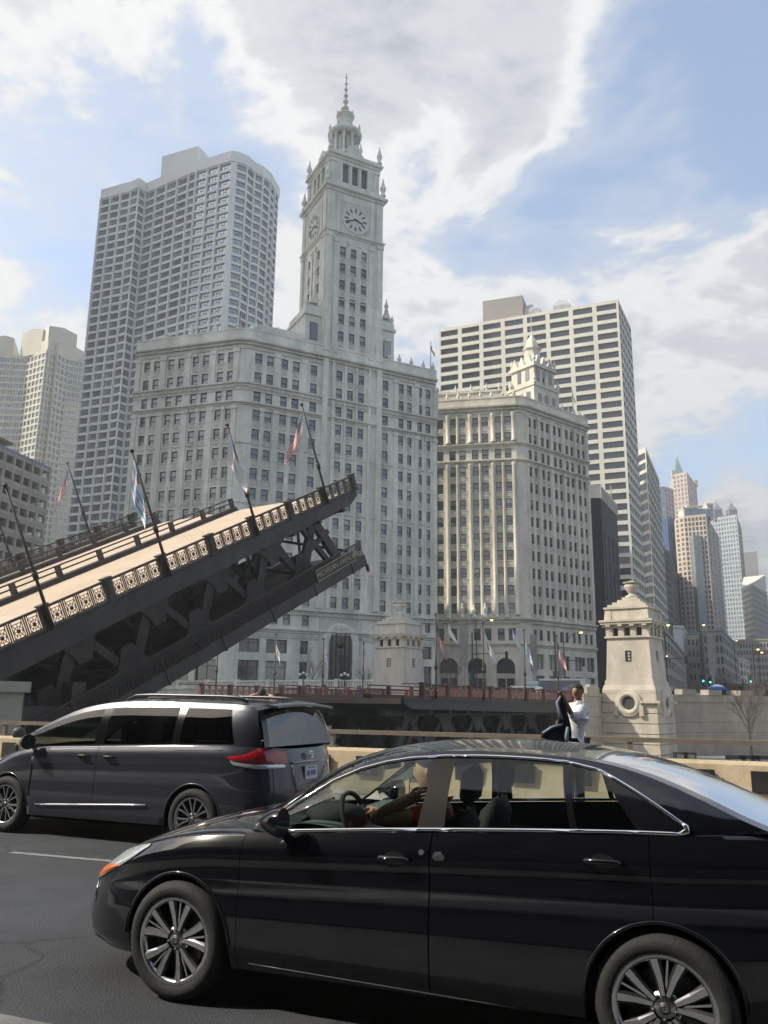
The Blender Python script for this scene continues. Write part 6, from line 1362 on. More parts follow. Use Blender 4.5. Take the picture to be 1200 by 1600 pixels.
# ------------------------------------------------------------------ black sedan
CA = dict(hw=.905, xf=1.04, xr=-3.87, x1f=-.35, x1r=-2.3, nf=2.95, nr=2.9, wb=2.775, Rt=.334, Ra=.375,
    doors=(-.42, -1.60, -2.75),
    top=[(-3.9, 1.06), (-3.7, 1.10), (-3.3, 1.115), (-2.9, 1.10), (-2.4, 1.08), (-1.6, 1.035), (-.9, .99), (-.5, .965), (-.1, .935), (.3, .865), (.6, .79), (.8, .725), (.93, .68), (1.0, .655)],
    bot=[(-3.9, .34), (-3.6, .27), (-3.2, .25), (-2.3, .23), (-.5, .22), (.4, .20), (.75, .19), (1.0, .20)],
    section=[(0, .075), (.06, .045), (.12, .02), (.28, .004), (.42, 0.0), (.55, .010), (.68, .022), (.76, .020), (.82, .010), (.87, .014), (.94, .045), (1.0, .075)],
    ts=[k / 40 for k in range(41)],
    nose_in=[(0, .10), (.12, .02), (.3, .0), (.55, .02), (.75, .06), (.9, .14), (1, .22)], tail_in=[(0, .12), (.2, .03), (.5, 0), (.8, .05), (1, .10)],
    cowl=-.72, deck=-3.12, hood_crown=[(-.9, .085), (-.5, .085), (0, .075), (.5, .06), (.85, .04), (1, .015)], deck_crown=[(-3.9, .02), (-3.5, .03), (-3.0, .03)],
    rail=[(-3.42, 1.10), (-3.2, 1.175), (-2.95, 1.285), (-2.7, 1.375), (-2.45, 1.43), (-2.1, 1.458), (-1.7, 1.46), (-1.4, 1.438), (-1.15, 1.385), (-.95, 1.30), (-.75, 1.17), (-.55, 1.03), (-.42, .955)],
    raily=[(-3.42, .78), (-3.0, .69), (-2.6, .60), (-2.2, .565), (-1.6, .565), (-1.2, .60), (-.9, .675), (-.6, .765), (-.42, .81)],
    canopy=(-.46, -1.42, -2.38, -3.36), canopy_crown=[(-3.42, .02), (-3.0, .035), (-2.4, .045), (-1.8, .05), (-1.3, .05), (-.9, .045), (-.46, .03)], canopy_bulge=[(-3.42, -.18), (-2.9, -.12), (-2.4, -.04), (-1.9, 0), (-1.4, .05), (-.9, .16), (-.46, .24)],
    pairs=[(-.60, -.62), (-1.50, -1.56), (-1.66, -1.665), (-2.35, -2.28), (-2.385, -2.315), (-2.70, -2.46), (-2.90, -2.93), (-3.40, -3.42)], kinds=['glass', 'pillar', 'glass', 'black', 'glass', 'black', 'paint'], w0=.05, w1=[.90, .90, .90, .90, .895, .84, .26, .26], chrome=(0, 6), pillar_mat=mat('grey_brown_pillar', (.016, .015, .014), .5, spec=.12, var=.1, vscale=8, coord='obj'))
black_p = car_paint('black_car_lacquer', (.0035, .0038, .006))
A1 = R(67.9)
car1 = Car('sedan', 'glossy black sedan in the foreground with open driver arm at the window', place((-1.213, 5.373), A1, .905), A1, CA)
car1.body(black_p, chrome).greenhouse(black_p, {0: gl_clear, 2: gl_clear, 4: gl_clear})
r1 = car1.root
for x, st in ((0, 1), (-2.775, 1)):
    for sgn in (1, -1): wheel(r1, x, sgn * .80, sgn, .334, .237, .215, 'sport')
def handle(door, car, x, z, sgn=1, ln=.20):
    zt = crv(car.P['top'], x); zb = lin(car.P['bot'], x); t = (z - zb) / (zt - zb); p = Vector(car.side_pt(x, car.plan(x), t, sgn)); h_ = MB()
    h_.tube([p + Vector((ln / 2, sgn * .002, 0)), p + Vector((ln / 2 - .03, sgn * .034, .004)), p + Vector((-ln / 2 + .03, sgn * .034, .004)), p + Vector((-ln / 2, sgn * .002, 0))], [.010, .016, .016, .010], 8); h_.build('handle', black_p if car is car1 else plastic, door)
    c = MB(); n = 14; c.add([p + Vector((.065 * math.cos(2 * math.pi * k / n), sgn * .004, -.002 + .042 * math.sin(2 * math.pi * k / n))) for k in range(n)], [tuple(range(n)) if sgn < 0 else tuple(range(n))[::-1]]); c.build('handle_cup', plastic, door)
for sgn, i, o in car1.doors: handle(o, car1, (-1.40, -2.52)[i], (.895, .965)[i], sgn)
def ringtube(car, pts, r_, m, name, par, sgn=1, n=6):
    b = MB(); b.tube([Vector(car.side_pt(x, car.plan(x), (z - lin(car.P['bot'], x)) / (crv(car.P['top'], x) - lin(car.P['bot'], x)), sgn)) + Vector((0, sgn * off, 0)) for x, z, off in pts], r_, n); return b.build(name, m, par)
# sill strake, body crease highlights, fuel flap outline, bumper seams
for sgn in (1, -1):
    ringtube(car1, [(-.5 - .2 * k, .262 - .004 * k, .002) for k in range(9)], .006, chrome if False else plastic, 'sill_line', r1, sgn)
# headlights
def side_patch(car, pts, off, name, m, par, sgn, nrm=None):
    """lens: list of (x, z) outline, fan filled just proud of the skin"""
    P3 = []
    for x, z in pts:
        zb, zt = lin(car.P['bot'], x), crv(car.P['top'], x); t = min(1, max(0, (z - zb) / (zt - zb))); y = car.plan(x); p = Vector(car.side_pt(x, y, t, sgn)); P3.append(p + Vector((off * .5, sgn * off, off * .3)))
    c = sum(P3, Vector()) / len(P3); c += Vector((off, sgn * off * 1.2, 0)); b = MB(); n = len(P3); b.add(P3 + [c], [((i, (i + 1) % n, n) if sgn > 0 else ((i + 1) % n, i, n)) for i in range(n)], smooth=True); return b.build(name, m, par)
def side_grid(car, x0, x1, nx, zlo, zhi, off, name, m, par, sgn, nz=6):
    rows_ = []
    for i in range(nx + 1):
        x = x0 + (x1 - x0) * i / nx; row = []
        for k in range(nz + 1):
            z = lin(zlo, x) + (lin(zhi, x) - lin(zlo, x)) * k / nz
            def q(xx):
                zb, zt = lin(car.P['bot'], xx), crv(car.P['top'], xx); return Vector(car.side_pt(xx, car.plan(xx), min(1, max(0, (z - zb) / (zt - zb))), sgn))
            p = q(x); tg_ = q(x + .004) - q(x - .004); n_ = Vector((tg_.y, -tg_.x, 0)); n_ = n_ if n_.y * sgn > 0 or abs(n_.y) < 1e-6 else -n_; n_ = n_.normalized() if n_.length > 1e-9 else Vector((0, sgn, 0))
            e = min(1, 3 * min(i, nx - i) / nx + .35) * min(1, 3 * min(k, nz - k) / nz + .35); row.append(p + n_ * off * (.4 + .6 * e))
        rows_.append(row)
    b = MB(); b.grid(rows_ if sgn < 0 else rows_[::-1]); return b.build(name, m, par)
for sgn in (1, -1):
    h_ = side_grid(car1, .32, .94, 18, [(.32, .835), (.45, .745), (.6, .67), (.75, .60), (.86, .565), (.94, .57)], [(.32, .85), (.45, .825), (.62, .78), (.78, .72), (.94, .66)], .014, 'headlight', cll, r1, sgn)
    side_grid(car1, .56, .92, 10, [(.56, .695), (.75, .605), (.86, .572), (.94, .575)], [(.56, .71), (.75, .685), (.94, .635)], .019, 'amber_marker', ambl, h_, sgn)
    ringtube(car1, [(.86, .59, .006), (.80, .50, .006), (.78, .45, .006)], .004, chrome, 'bumper_seam', r1, sgn)
for sgn in ():
    h_ = side_patch(car1, [(.34, .845), (.48, .825), (.62, .785), (.74, .735), (.82, .685), (.86, .62), (.80, .60), (.70, .635), (.58, .70), (.45, .775)], .012, 'headlight', cll, r1, sgn)
    side_patch(car1, [(.60, .70), (.72, .675), (.81, .645), (.845, .612), (.79, .604), (.69, .645)], .02, 'amber_marker', ambl, h_, sgn)
    ringtube(car1, [(.86, .60, .004), (.80, .50, .004), (.78, .46, .004)], .004, chrome, 'bumper_seam', r1, sgn)
# grille and lower intake
b = MB()
for k in range(4): b.box(.9, .972, -.24, .24, .30 + .055 * k, .325 + .055 * k)
b.box(.9, .93, -.20, .20, .54, .57); b.build('grille', plastic, r1)
# door mirrors
for sgn in (1, -1):
    mr = MB(); c = Vector((-.68, sgn * .965, 1.05)); n, k_ = 14, 8; rows_ = []
    for i in range(k_ + 1):
        t = i / k_; rr_ = math.sin(math.pi * min(1, t * .52 + .0)) if t < 1 else 1; rows_.append([c + Vector((.11 - .17 * t, (.085 * rr_) * math.cos(2 * math.pi * q / n) , .082 * rr_ * math.sin(2 * math.pi * q / n))) for q in range(n)])
    mr.grid(rows_, close=True); mr.add(rows_[-1], [tuple(range(n))], 1); mr.tube([(-.66, sgn * .80, .985), (-.69, sgn * .92, 1.0)], .028, 8); mr.build('door_mirror', [black_p, mat('mirror_glass_dark', (.03, .035, .04), .05, var=0)], r1, fix=False)  # mirror glass coloured dark to stand for a dark reflection
# damage scuff and dented patch beside the driver door handle
scf = mat('scuffed_paint', (.06, .063, .068), .6, var=.5, vscale=60, coord='obj')
def blob(car, x, z, rx, rz, m, name, par, seed, off=.003):
    rnd = random.Random(seed); n = 16; P3 = []
    for k in range(n):
        a = 2 * math.pi * k / n; q = rnd.uniform(.82, 1.08); xx, z2 = x + rx * q * math.cos(a), z + rz * q * math.sin(a); zb, zt = lin(car.P['bot'], xx), crv(car.P['top'], xx); P3.append(Vector(car.side_pt(xx, car.plan(xx), (z2 - zb) / (zt - zb))) + Vector((0, off, 0)))
    b = MB(); b.add(P3, [tuple(range(n))]); return b.build(name, m, par)
dents = [o for sg, i, o in car1.doors if sg == 1]
blob(car1, -1.553, .94, .018, .014, mat('dull_grey_patch', (.028, .031, .037), .6, var=.4, vscale=40, coord='obj', spec=.2), 'scuff', dents[0], 3); blob(car1, -1.652, .925, .036, .024, mat('dull_grey_patch', (.028, .031, .037)), 'dent', dents[1], 5)
# cabin: floor, seats, dash, wheel, driver
b = MB(); b.box(-3.1, -.5, -.72, .72, .25, .45); b.box(-.95, -.55, -.72, .72, .45, .93); b.build('cabin_floor', cabin, r1)
b = MB(); rows_ = []
for k in range(9):
    t = k / 8; rows_.append([(-.52 - .55 * t, y, .97 + .05 * math.sin(math.pi * t) - .09 * max(0, t - .75) * 4) for y in (-.72, -.4, 0, .4, .72)])
b.grid(rows_[::-1]); b.box(-1.07, -.6, -.72, .72, .72, .90); b.build('dashboard', cabin_g, r1)
b = MB(); b.lathe([(0, 0), (.20, .02), (.19, .10), (.12, .13), (0, .13)], 14, (-.80, .36, .96)); b.build('instrument_hood', cabin, r1)
def seat(x, y):
    s_ = MB(); s_.box(x - .28, x + .26, y - .25, y + .25, .42, .60)
    def slab(z0, z1, x0, x1, w0, w1, th):
        n = 12; rows_ = []
        for k in range(7):
            t = k / 6; z = z0 + (z1 - z0) * t; xx = x0 + (x1 - x0) * t; w_ = w0 + (w1 - w0) * t; e = math.sqrt(max(.05, 1 - (2 * t - 1) ** 6)); rows_.append([(xx + th * math.sin(2 * math.pi * q / n) * e, y + w_ * math.cos(2 * math.pi * q / n) * (.75 + .25 * e), z) for q in range(n)])
        s_.grid(rows_, close=True); s_.add(rows_[-1], [tuple(range(n))]); 
    slab(.58, 1.12, x - .26, x - .42, .25, .21, .10); slab(1.15, 1.36, x - .44, x - .47, .135, .125, .06); s_.tube([(x - .42, y - .06, 1.08), (x - .44, y - .06, 1.2)], .012, 6); s_.tube([(x - .42, y + .06, 1.08), (x - .44, y + .06, 1.2)], .012, 6); s_.build('front_seat', cabin, r1, fix=True)
seat(-1.24, .37); seat(-1.26, -.37)
b = MB(); b.box(-2.85, -2.35, -.68, .68, .42, .62); b.frus(-2.86, 0, .6, 1.1, .12, .68, .09, .62); 
for y in (-.38, .38): b.frus(-2.90, y, 1.1, 1.26, .06, .14, .05, .11)
b.build('rear_bench', cabin, r1); b = MB(); b.box(-3.3, -2.95, -.62, .62, 1.04, 1.07); b.build('parcel_shelf', cabin, r1)
sw = link('steering_wheel', None, r1, (-.95, .37, 1.0)); sw.rotation_euler = (0, R(-66), 0)
b = MB(); b.tube([(.185 * math.cos(2 * math.pi * k / 28), .185 * math.sin(2 * math.pi * k / 28), 0) for k in range(29)], .016, 8, caps=False); b.build('rim', cabin, sw)
b = MB(); b.lathe([(0, .02), (.06, .015), (.07, -.02)], 14); 
for a in (0, 2.6, 3.68): b.bar((0, 0, 0), (.18 * math.sin(a) * 1, .18 * math.cos(a), -.0), .03, .02)
b.build('hub', alloy_k, sw)
b = MB(); b.box(-1.05, -1.02, -.12, .12, 1.30, 1.36); b.tube([(-1.03, 0, 1.36), (-.98, 0, 1.42)], .012, 6); b.build('interior_mirror', cabin, r1)
# ------------------------------------------------------------------ grey minivan
VA = dict(hw=.985, xf=.95, xr=-4.12, x1f=-.30, x1r=-3.05, nf=2.5, nr=3.6, wb=3.03, Rt=.358, Ra=.40,
    doors=(-.40, -1.50, -2.69),
    top=[(-4.15, 1.16), (-3.95, 1.20), (-3.4, 1.20), (-2.7, 1.185), (-1.5, 1.14), (-.7, 1.11), (-.3, 1.08), (.1, .995), (.45, .90), (.7, .82), (.88, .74), (.95, .70)],
    bot=[(-4.15, .36), (-3.7, .30), (-2.6, .26), (-.4, .25), (.5, .22), (.95, .23)],
    section=[(0, .07), (.06, .03), (.14, .012), (.3, 0.0), (.5, .004), (.7, .014), (.8, .016), (.86, .008), (.92, .02), (1.0, .06)],
    ts=[k / 32 for k in range(33)],
    nose_in=[(0, .08), (.3, 0), (.6, .04), (.85, .14), (1, .24)], tail_in=[(0, .10), (.2, .02), (.5, .02), (.8, .07), (1, .12)],
    cowl=-.42, deck=None, hood_crown=[(-.5, .05), (0, .07), (.5, .06), (.85, .035), (.95, .015)],
    rail=[(-3.93, 1.20), (-3.89, 1.34), (-3.83, 1.50), (-3.75, 1.63), (-3.6, 1.675), (-3.0, 1.70), (-2.2, 1.71), (-1.5, 1.69), (-1.0, 1.61), (-.6, 1.46), (-.2, 1.26), (.1, 1.05)],
    raily=[(-3.93, .86), (-3.86, .82), (-3.75, .77), (-3.4, .72), (-2.5, .70), (-1.5, .70), (-1.0, .73), (-.5, .80), (.1, .90)],
    canopy=(.02, -1.05, -3.755, -3.93), canopy_crown=[(-3.93, .01), (-3.76, .04), (-3.0, .06), (-1.5, .06), (-.9, .05), (.02, .03)], canopy_bulge=[(-3.93, -.09), (-3.75, -.13), (-3.4, -.05), (-2.5, 0), (-1.2, .06), (-.6, .2), (.02, .3)],
    pairs=[(-.22, -.30), (-1.40, -1.38), (-1.55, -1.52), (-2.62, -2.60), (-2.74, -2.71), (-3.56, -3.36), (-3.92, -3.76)], kinds=['glass', 'black', 'glass', 'black', 'glass', 'paint'], w0=.03, w1=[.87] * 7, chrome=(0, 5), pillar_mat=plastic, rear_glass=car_glass('rear_privacy_glass', (.03, .034, .04), .2))
grey_p = car_paint('slate_grey_metallic', (.034, .036, .048), .25, .3)
A2 = R(66.0)
car2 = Car('minivan', 'dark grey metallic minivan in the far lane behind the black sedan', place((-5.0, 11.6), A2, .985), A2, VA); car2.root['category'] = 'van'
car2.body(grey_p, chrome).greenhouse(grey_p, {0: car_glass('front_tint_glass', (.14, .155, .16)), 2: gl_priv, 4: gl_priv}, chrome_on=False)
r2 = car2.root
for x in (0, -3.03):
    for sgn in (1, -1): wheel(r2, x, sgn * .875, sgn, .358, .245, .225, 'multi')
for sgn, i, o in car2.doors: handle(o, car2, (-1.30, -1.72)[i], 1.02, sgn, .19)
for sgn in (1, -1):
    ringtube(car2, [(-.56 - .2 * k, .385 + .0105 * k, .012) for k in range(10)], .014, chrome, 'side_moulding', r2, sgn)
    rows_ = [[car2.side_pt(x, car2.plan(x), t, sgn) for t in (.965, .985, 1.0)] for x in (-.4, -1.0, -1.5, -2.1, -2.7, -3.3, -3.5)]
    ringtube(car2, [(-.3 - .32 * k, crv(VA['top'], -.3 - .32 * k) - .004, .0) for k in range(11)], .007, chrome, 'beltline_trim', r2, sgn)
    # sliding door track
    ringtube(car2, [(-2.72 - .14 * k, crv(VA['top'], -2.72 - .14 * k) - .05, .001) for k in range(6)], .005, plastic, 'door_track', r2, sgn)
    tl = side_grid(car2, -4.095, -3.50, 26, [(-4.1, 1.0), (-3.86, 1.01), (-3.6, 1.03), (-3.5, 1.06)], [(-4.1, 1.135), (-4.04, 1.165), (-3.97, 1.185), (-3.88, 1.185), (-3.74, 1.115), (-3.5, 1.085)], .016, 'tail_light', redl, r2, sgn)
    side_grid(car2, -4.085, -3.54, 26, [(-4.1, .955), (-3.86, .955), (-3.58, .99), (-3.5, 1.06)], [(-4.1, 1.0), (-3.86, 1.0), (-3.6, 1.03), (-3.5, 1.085)], .014, 'clear_lens', cll, tl, sgn)
    side_grid(car2, .25, .85, 14, [(.25, .92), (.5, .82), (.7, .72), (.85, .66)], [(.25, .945), (.5, .88), (.7, .80), (.85, .74)], .012, 'headlight', cll, r2, sgn)
    mr = MB(); c = Vector((-.38, sgn * 1.09, 1.17)); n = 12; rows_ = []
    for i in range(7):
        t = i / 6; rr_ = math.sin(math.pi * (t * .5)); rows_.append([c + Vector((.10 - .16 * t, .12 * rr_ * math.cos(2 * math.pi * q / n), .10 * rr_ * math.sin(2 * math.pi * q / n))) for q in range(n)])
    mr.grid(rows_, close=True); mr.add(rows_[-1], [tuple(range(n))], 1); mr.tube([(-.35, sgn * .9, 1.10), (-.38, sgn * 1.03, 1.12)], .03, 6); mr.build('door_mirror', [grey_p, mat('mirror_glass_dark', (.03, .035, .04), .05, var=0)], r2)
    rk = MB(); rk.tube([(-1.62, sgn * .60, 1.735), (-1.75, sgn * .60, 1.785), (-2.0, sgn * .60, 1.795), (-3.1, sgn * .60, 1.785), (-3.35, sgn * .60, 1.775), (-3.5, sgn * .60, 1.725)], [.018, .02, .02, .02, .022, .018], 8)
    rk.build('roof_rail', mat('grey_roof_rail', (.10, .10, .11), .35, metal=.6, var=0), r2)
# tailgate skin from the belt down, spoiler, plate, emblem, lettering
def tail_x(y): return VA['x1r'] - (VA['x1r'] - VA['xr']) * (1 - (abs(y) / VA['hw']) ** VA['nr']) ** (1 / VA['nr'])
def tail_skin(t0, t1, yw, off, name, m, nt_=12):
    rows_ = []
    for k in range(nt_ + 1):
        t = t0 + (t1 - t0) * k / nt_; rows_.append([(lambda q: (q[0] - off, q[1] * (1 + off * .5), q[2]))(car2.side_pt(tail_x(y), abs(y), t, 1 if y >= 0 else -1)) for y in [yw * v / 8 for v in range(-8, 9)]])
    b = MB(); b.grid(rows_); return b.build(name, m, r2)
tg = tail_skin(.30, .995, .72, .008, 'tailgate', grey_p)
b = MB(); rows_ = [[(-3.74 - .26 * u, .74 * v * (1 - .04 * u), 1.745 - .035 * u - .035 * v * v - .03 * t) for v in (-1, -.8, -.4, 0, .4, .8, 1)] for t, u in ((0, 0), (0, .5), (0, 1), (1, 1.0), (1, .5), (1, .1))]; b.grid(rows_); b.build('rear_spoiler', grey_p, r2)
lp = MB(); lp.box(-4.095, -4.07, -.155, .155, .80, .955); lpo = lp.build('number_plate', mat('white_plate', (.60, .62, .66), .5, var=.1, vscale=20, coord='obj'), tg)
lp = MB()
for k, y in enumerate((-.09, -.045, 0, .06, .1)): lp.box(-4.099, -4.095, y - .014, y + .014, .84, .90)
lp.box(-4.099, -4.095, -.1, .1, .93, .94); lp.build('plate_marks', mat('plate_blue', (.08, .12, .3), .6), lpo)
em = MB()
for rx, rz, dz in ((.062, .043, 0), (.022, .042, 0), (.046, .018, .02)): em.tube([(-4.085, rx * math.cos(t * .349), 1.09 + dz + rz * math.sin(t * .349)) for t in range(19)], .006, 5, caps=False)
em.build('emblem', chrome, tg)
b = MB(); b.tube([(-4.062, -.42, 1.005), (-4.078, 0, 1.01), (-4.062, .42, 1.005)], .012, 6); b.build('tailgate_trim', mat('dull_chrome', (.35, .35, .36), .25, metal=1, var=0), tg)
b = MB(); b.box(-4.0, -.3, -.85, .85, .3, .5); b.box(-.8, -.2, -.8, .8, .5, 1.05); 
for x in (-1.5, -2.4, -3.2):
    for y in (-.42, .42): b.box(x - .12, x + .06, y - .26, y + .26, .5, 1.18); b.box(x - .12, x - .02, y - .14, y + .14, 1.2, 1.42)
b.build('cabin', cabin, r2)
tail_skin(.0, .29, .93, .035, 'rear_bumper', grey_p, 6)
# ------------------------------------------------------------------ people
skin_b = mat('brown_skin', (.30, .165, .10), .55, var=.08, vscale=12); skin_t = mat('tan_skin', (.62, .39, .22), .55, var=.08, vscale=12)
shirt_w = mat('white_shirt', (.74, .75, .78), .8, var=.05, vscale=6, bump=.6, bscale=14); navyc = mat('dark_navy_cloth', (.018, .022, .035), .85, var=.2, vscale=6, bump=.5, bscale=12); liningc = mat('grey_lining', (.18, .22, .29), .6, var=.1)
hairm = mat('black_hair', (.012, .010, .009), .7, var=.2, vscale=30); orangec = mat('orange_shirt', (.65, .09, .03), .8, var=.1, vscale=8); shoe = mat('dark_shoes', (.02, .018, .016), .5, var=0)
def skinned(name, verts, edges, mat_, parent, root=0, lv=2):
    """verts: {key: (pos, rx, ry)}; grows one continuous surface round the joints"""
    ks = list(verts); me = bpy.data.meshes.new(name); me.from_pydata([tuple(verts[k][0]) for k in ks], [(ks.index(a), ks.index(b_)) for a, b_ in edges], [])
    o = bpy.data.objects.new(name, me); COL.objects.link(o); md = o.modifiers.new('skin', 'SKIN'); md.use_smooth_shade = True; ss = o.modifiers.new('sub', 'SUBSURF'); ss.levels = lv; ss.render_levels = lv
    for i, k in enumerate(ks): sv = me.skin_vertices[0].data[i]; sv.radius = (verts[k][1], verts[k][2]); sv.use_root = (i == root)
    dg = bpy.context.evaluated_depsgraph_get(); m2 = bpy.data.meshes.new_from_object(o.evaluated_get(dg)); bpy.data.objects.remove(o); m2.materials.clear(); m2.materials.append(mat_)
    for p in m2.polygons: p.use_smooth = True
    return link(name, m2, parent)
def hand(V, E, key, wrist, fwd, side, curl, s_=1.0):
    """palm and five fingers rooted at the palm; curl bends them round towards curl direction"""
    fwd, side, curl = Vector(fwd).normalized(), Vector(side).normalized(), Vector(curl).normalized(); w_ = Vector(wrist); pm_ = w_ + fwd * .055 * s_; V[key + 'p'] = (pm_, .022 * s_, .036 * s_); E.append((key, key + 'p'))
    for i, (o, L) in enumerate(((-.030, .055), (-.010, .066), (.012, .070), (.032, .062))):
        a = pm_ + fwd * .035 * s_ + side * o * s_; b_ = a + (fwd * .6 + curl * .8).normalized() * L * .55 * s_; c = b_ + (curl * 1.0 - fwd * .35).normalized() * L * .5 * s_
        for n_, p_ in (('a', a), ('b', b_), ('c', c)): V[key + 'f%d%s' % (i, n_)] = (p_, .0095 * s_, .0095 * s_)
        E += [(key + 'p', key + 'f%da' % i), (key + 'f%da' % i, key + 'f%db' % i), (key + 'f%db' % i, key + 'f%dc' % i)]
    a = pm_ + side * .045 * s_ - fwd * .01 * s_; b_ = a + (fwd * .7 + curl * .6).normalized() * .045 * s_
    V[key + 'ta'] = (a, .011 * s_, .011 * s_); V[key + 'tb'] = (b_, .010 * s_, .010 * s_); E += [(key + 'p', key + 'ta'), (key + 'ta', key + 'tb')]
def head_parts(root, c, fwd, up, skin_m, size=1.0, hair='short'):
    """shaped head: cranium, jaw, nose, ears, eyes, brows, mouth"""
    f = Vector(fwd).normalized(); u = Vector(up).normalized(); s_ = f.cross(u).normalized(); M = lambda a, b_, c_: Vector(c) + (f * a + s_ * b_ + u * c_) * size
    hb = MB(); n, k_ = 18, 14; rows_ = []
    for i in range(k_ + 1):
        t = i / k_; z = .115 * math.cos(math.pi * t); rr_ = math.sin(math.pi * t); row = []
        for q in range(n):
            a = 2 * math.pi * q / n; ca, sa = math.cos(a), math.sin(a); rx = (.098 if ca > 0 else .105) * rr_; ry = .076 * rr_
            if z < 0: ry *= 1 + z * 1.6; rx *= (1 + z * .6) if ca > 0 else (1 + z * 2.2)
            nose = .022 * math.exp(-((a if a < math.pi else 2 * math.pi - a) / .22) ** 2) * math.exp(-((z + .015) / .022) ** 2) * (1 if ca > 0 else 0); brow = .006 * math.exp(-((z - .022) / .012) ** 2) * max(0, ca); chin = .010 * math.exp(-((z + .095) / .02) ** 2) * max(0, ca)
            row.append(M(rx * ca + nose + brow + chin, ry * sa, z))
        rows_.append(row)
    hb.grid(rows_, close=True); hb.build('head', skin_m, root)
    for sg in (-1, 1):
        e = MB(); e.lathe([(0, -.018), (.012, -.012), (.016, 0), (.012, .016), (0, .022)], 8); e.v = [M(v[0] * .9 - .005, sg * .076 + v[1] * .5, v[2] * 1.4) for v in e.v]; e.build('ear', skin_m, root)
        e = MB(); e.lathe([(0, -.006), (.009, -.004), (.012, 0), (.009, .004), (0, .006)], 8); e.v = [M(v[1] * .4 + .086, sg * .031 + v[0], v[2] + .012) for v in e.v]; e.build('eye', hairm, root)
        e = MB(); e.tube([M(.090, sg * .015, .030), M(.088, sg * .032, .034), M(.078, sg * .048, .029)], .004, 5); e.build('brow', hairm, root)
    e = MB(); e.tube([M(.078, -.022, -.055), M(.089, 0, -.053), M(.078, .022, -.055)], .0055, 5); e.build('mouth', mat('lips', (.25, .09, .07), .5, var=0), root)
    hr = MB(); rows_ = []
    for i in range(8):
        t = i / 7 * .43; z = .122 * math.cos(math.pi * t); rr_ = math.sin(math.pi * t); rows_.append([M(.112 * rr_ * math.cos(2 * math.pi * q / n) * (.93 if math.cos(2 * math.pi * q / n) > .2 and t > .3 else 1.0) - .008, .084 * rr_ * math.sin(2 * math.pi * q / n), z + (.03 * max(0, math.cos(2 * math.pi * q / n)) if t > .3 else 0) - (.05 * max(0, -math.cos(2 * math.pi * q / n)) if t > .4 else 0)) for q in range(n)])
    hr.grid(rows_, close=True); hr.build('hair', hairm, root)
# man in the white shirt holding up a dark jacket
YM = 12.2; mp = lambda px, py, dy=0.0: at(px, py, YM + dy)
man = thing('person', 'man in white shirt at the parapet holding up a dark jacket', 'person', (0, 0, 0))
hc = mp(902.5, 1081); base = Vector((hc.x, hc.y, .15)); man.location = base
lc = lambda p: p - base
V = {'pel': (lc(mp(896, 1156)), .15, .12), 'wai': (lc(mp(901, 1139)), .145, .12), 'che': (lc(mp(904, 1109)), .14, .12), 'nkb': (lc(mp(904, 1099)), .075, .075), 'nek': (lc(mp(903.5, 1093)), .055, .058), 'chn': (lc(mp(903, 1087)), .06, .065)}
E_2 = [('pel', 'wai'), ('wai', 'che'), ('che', 'nkb'), ('nkb', 'nek'), ('nek', 'chn')]
V['shr'] = (lc(mp(914, 1106, -.02)), .075, .075); V['elr'] = (lc(mp(895, 1121, -.16)), .048, .048); V['wrr'] = (lc(mp(881.5, 1092, -.22)), .03, .032); E_2 += [('che', 'shr'), ('shr', 'elr'), ('elr', 'wrr')]
V['shl'] = (lc(mp(893, 1106, .16)), .07, .07); V['ell'] = (lc(mp(887, 1126, .08)), .045, .045); V['wrl'] = (lc(mp(880, 1131, -.12)), .03, .03); E_2 += [('che', 'shl'), ('shl', 'ell'), ('ell', 'wrl')]
for sg, nm in ((-1, 'a'), (1, 'b')):
    hip = V['pel'][0] + Vector((sg * .06, .07 * sg, -.06)); V['hi' + nm] = (hip, .095, .095); V['kn' + nm] = (Vector((hip.x - .02 + .03 * sg, hip.y, .50)), .062, .062); V['an' + nm] = (Vector((hip.x + .03 * sg, hip.y + .02, .085)), .045, .045); V['to' + nm] = (Vector((hip.x - .12 + .03 * sg, hip.y - .05, .035)), .04, .035); E_2 += [('pel', 'hi' + nm), ('hi' + nm, 'kn' + nm), ('kn' + nm, 'an' + nm), ('an' + nm, 'to' + nm)]
VB = {k: ((v[0], v[1] * .72, v[2] * .72) if k in ('pel', 'wai', 'che', 'shr', 'shl', 'hia', 'hib', 'kna', 'knb') else v) for k, v in V.items()}; EB = list(E_2)
hand(VB, EB, 'wrr', V['wrr'][0], mp(877, 1082, -.24) - mp(881.5, 1092, -.22), (0, -1, 0), (-.9, -.3, .1)); hand(VB, EB, 'wrl', V['wrl'][0], mp(874, 1130, -.16) - mp(880, 1131, -.12), (0, 0, 1), (-.2, .8, -.5))
skinned('body', VB, EB, skin_b, man)
sh = {k: (V[k][0], V[k][1] + .022, V[k][2] + .022) for k in ('wai', 'che', 'nkb', 'shr', 'elr', 'shl', 'ell')}; sh['pel'] = (V['pel'][0] + Vector((0, 0, .03)), .165, .14); cf = V['elr'][0].lerp(V['wrr'][0], .32); sh['cfr'] = (cf, .05, .05); sh['cfl'] = (V['ell'][0].lerp(V['wrl'][0], .5), .045, .045); sh['nkb'] = (V['nkb'][0] + Vector((0, 0, .0)), .085, .085); sh['rib'] = (V['wai'][0].lerp(V['che'][0], .5), .165, .135)
skinned('shirt', sh, [('pel', 'wai'), ('wai', 'rib'), ('rib', 'che'), ('che', 'nkb'), ('che', 'shr'), ('shr', 'elr'), ('elr', 'cfr'), ('che', 'shl'), ('shl', 'ell'), ('ell', 'cfl')], shirt_w, man, lv=3)
b = MB(); c = V['nek'][0] + Vector((0, 0, -.035))
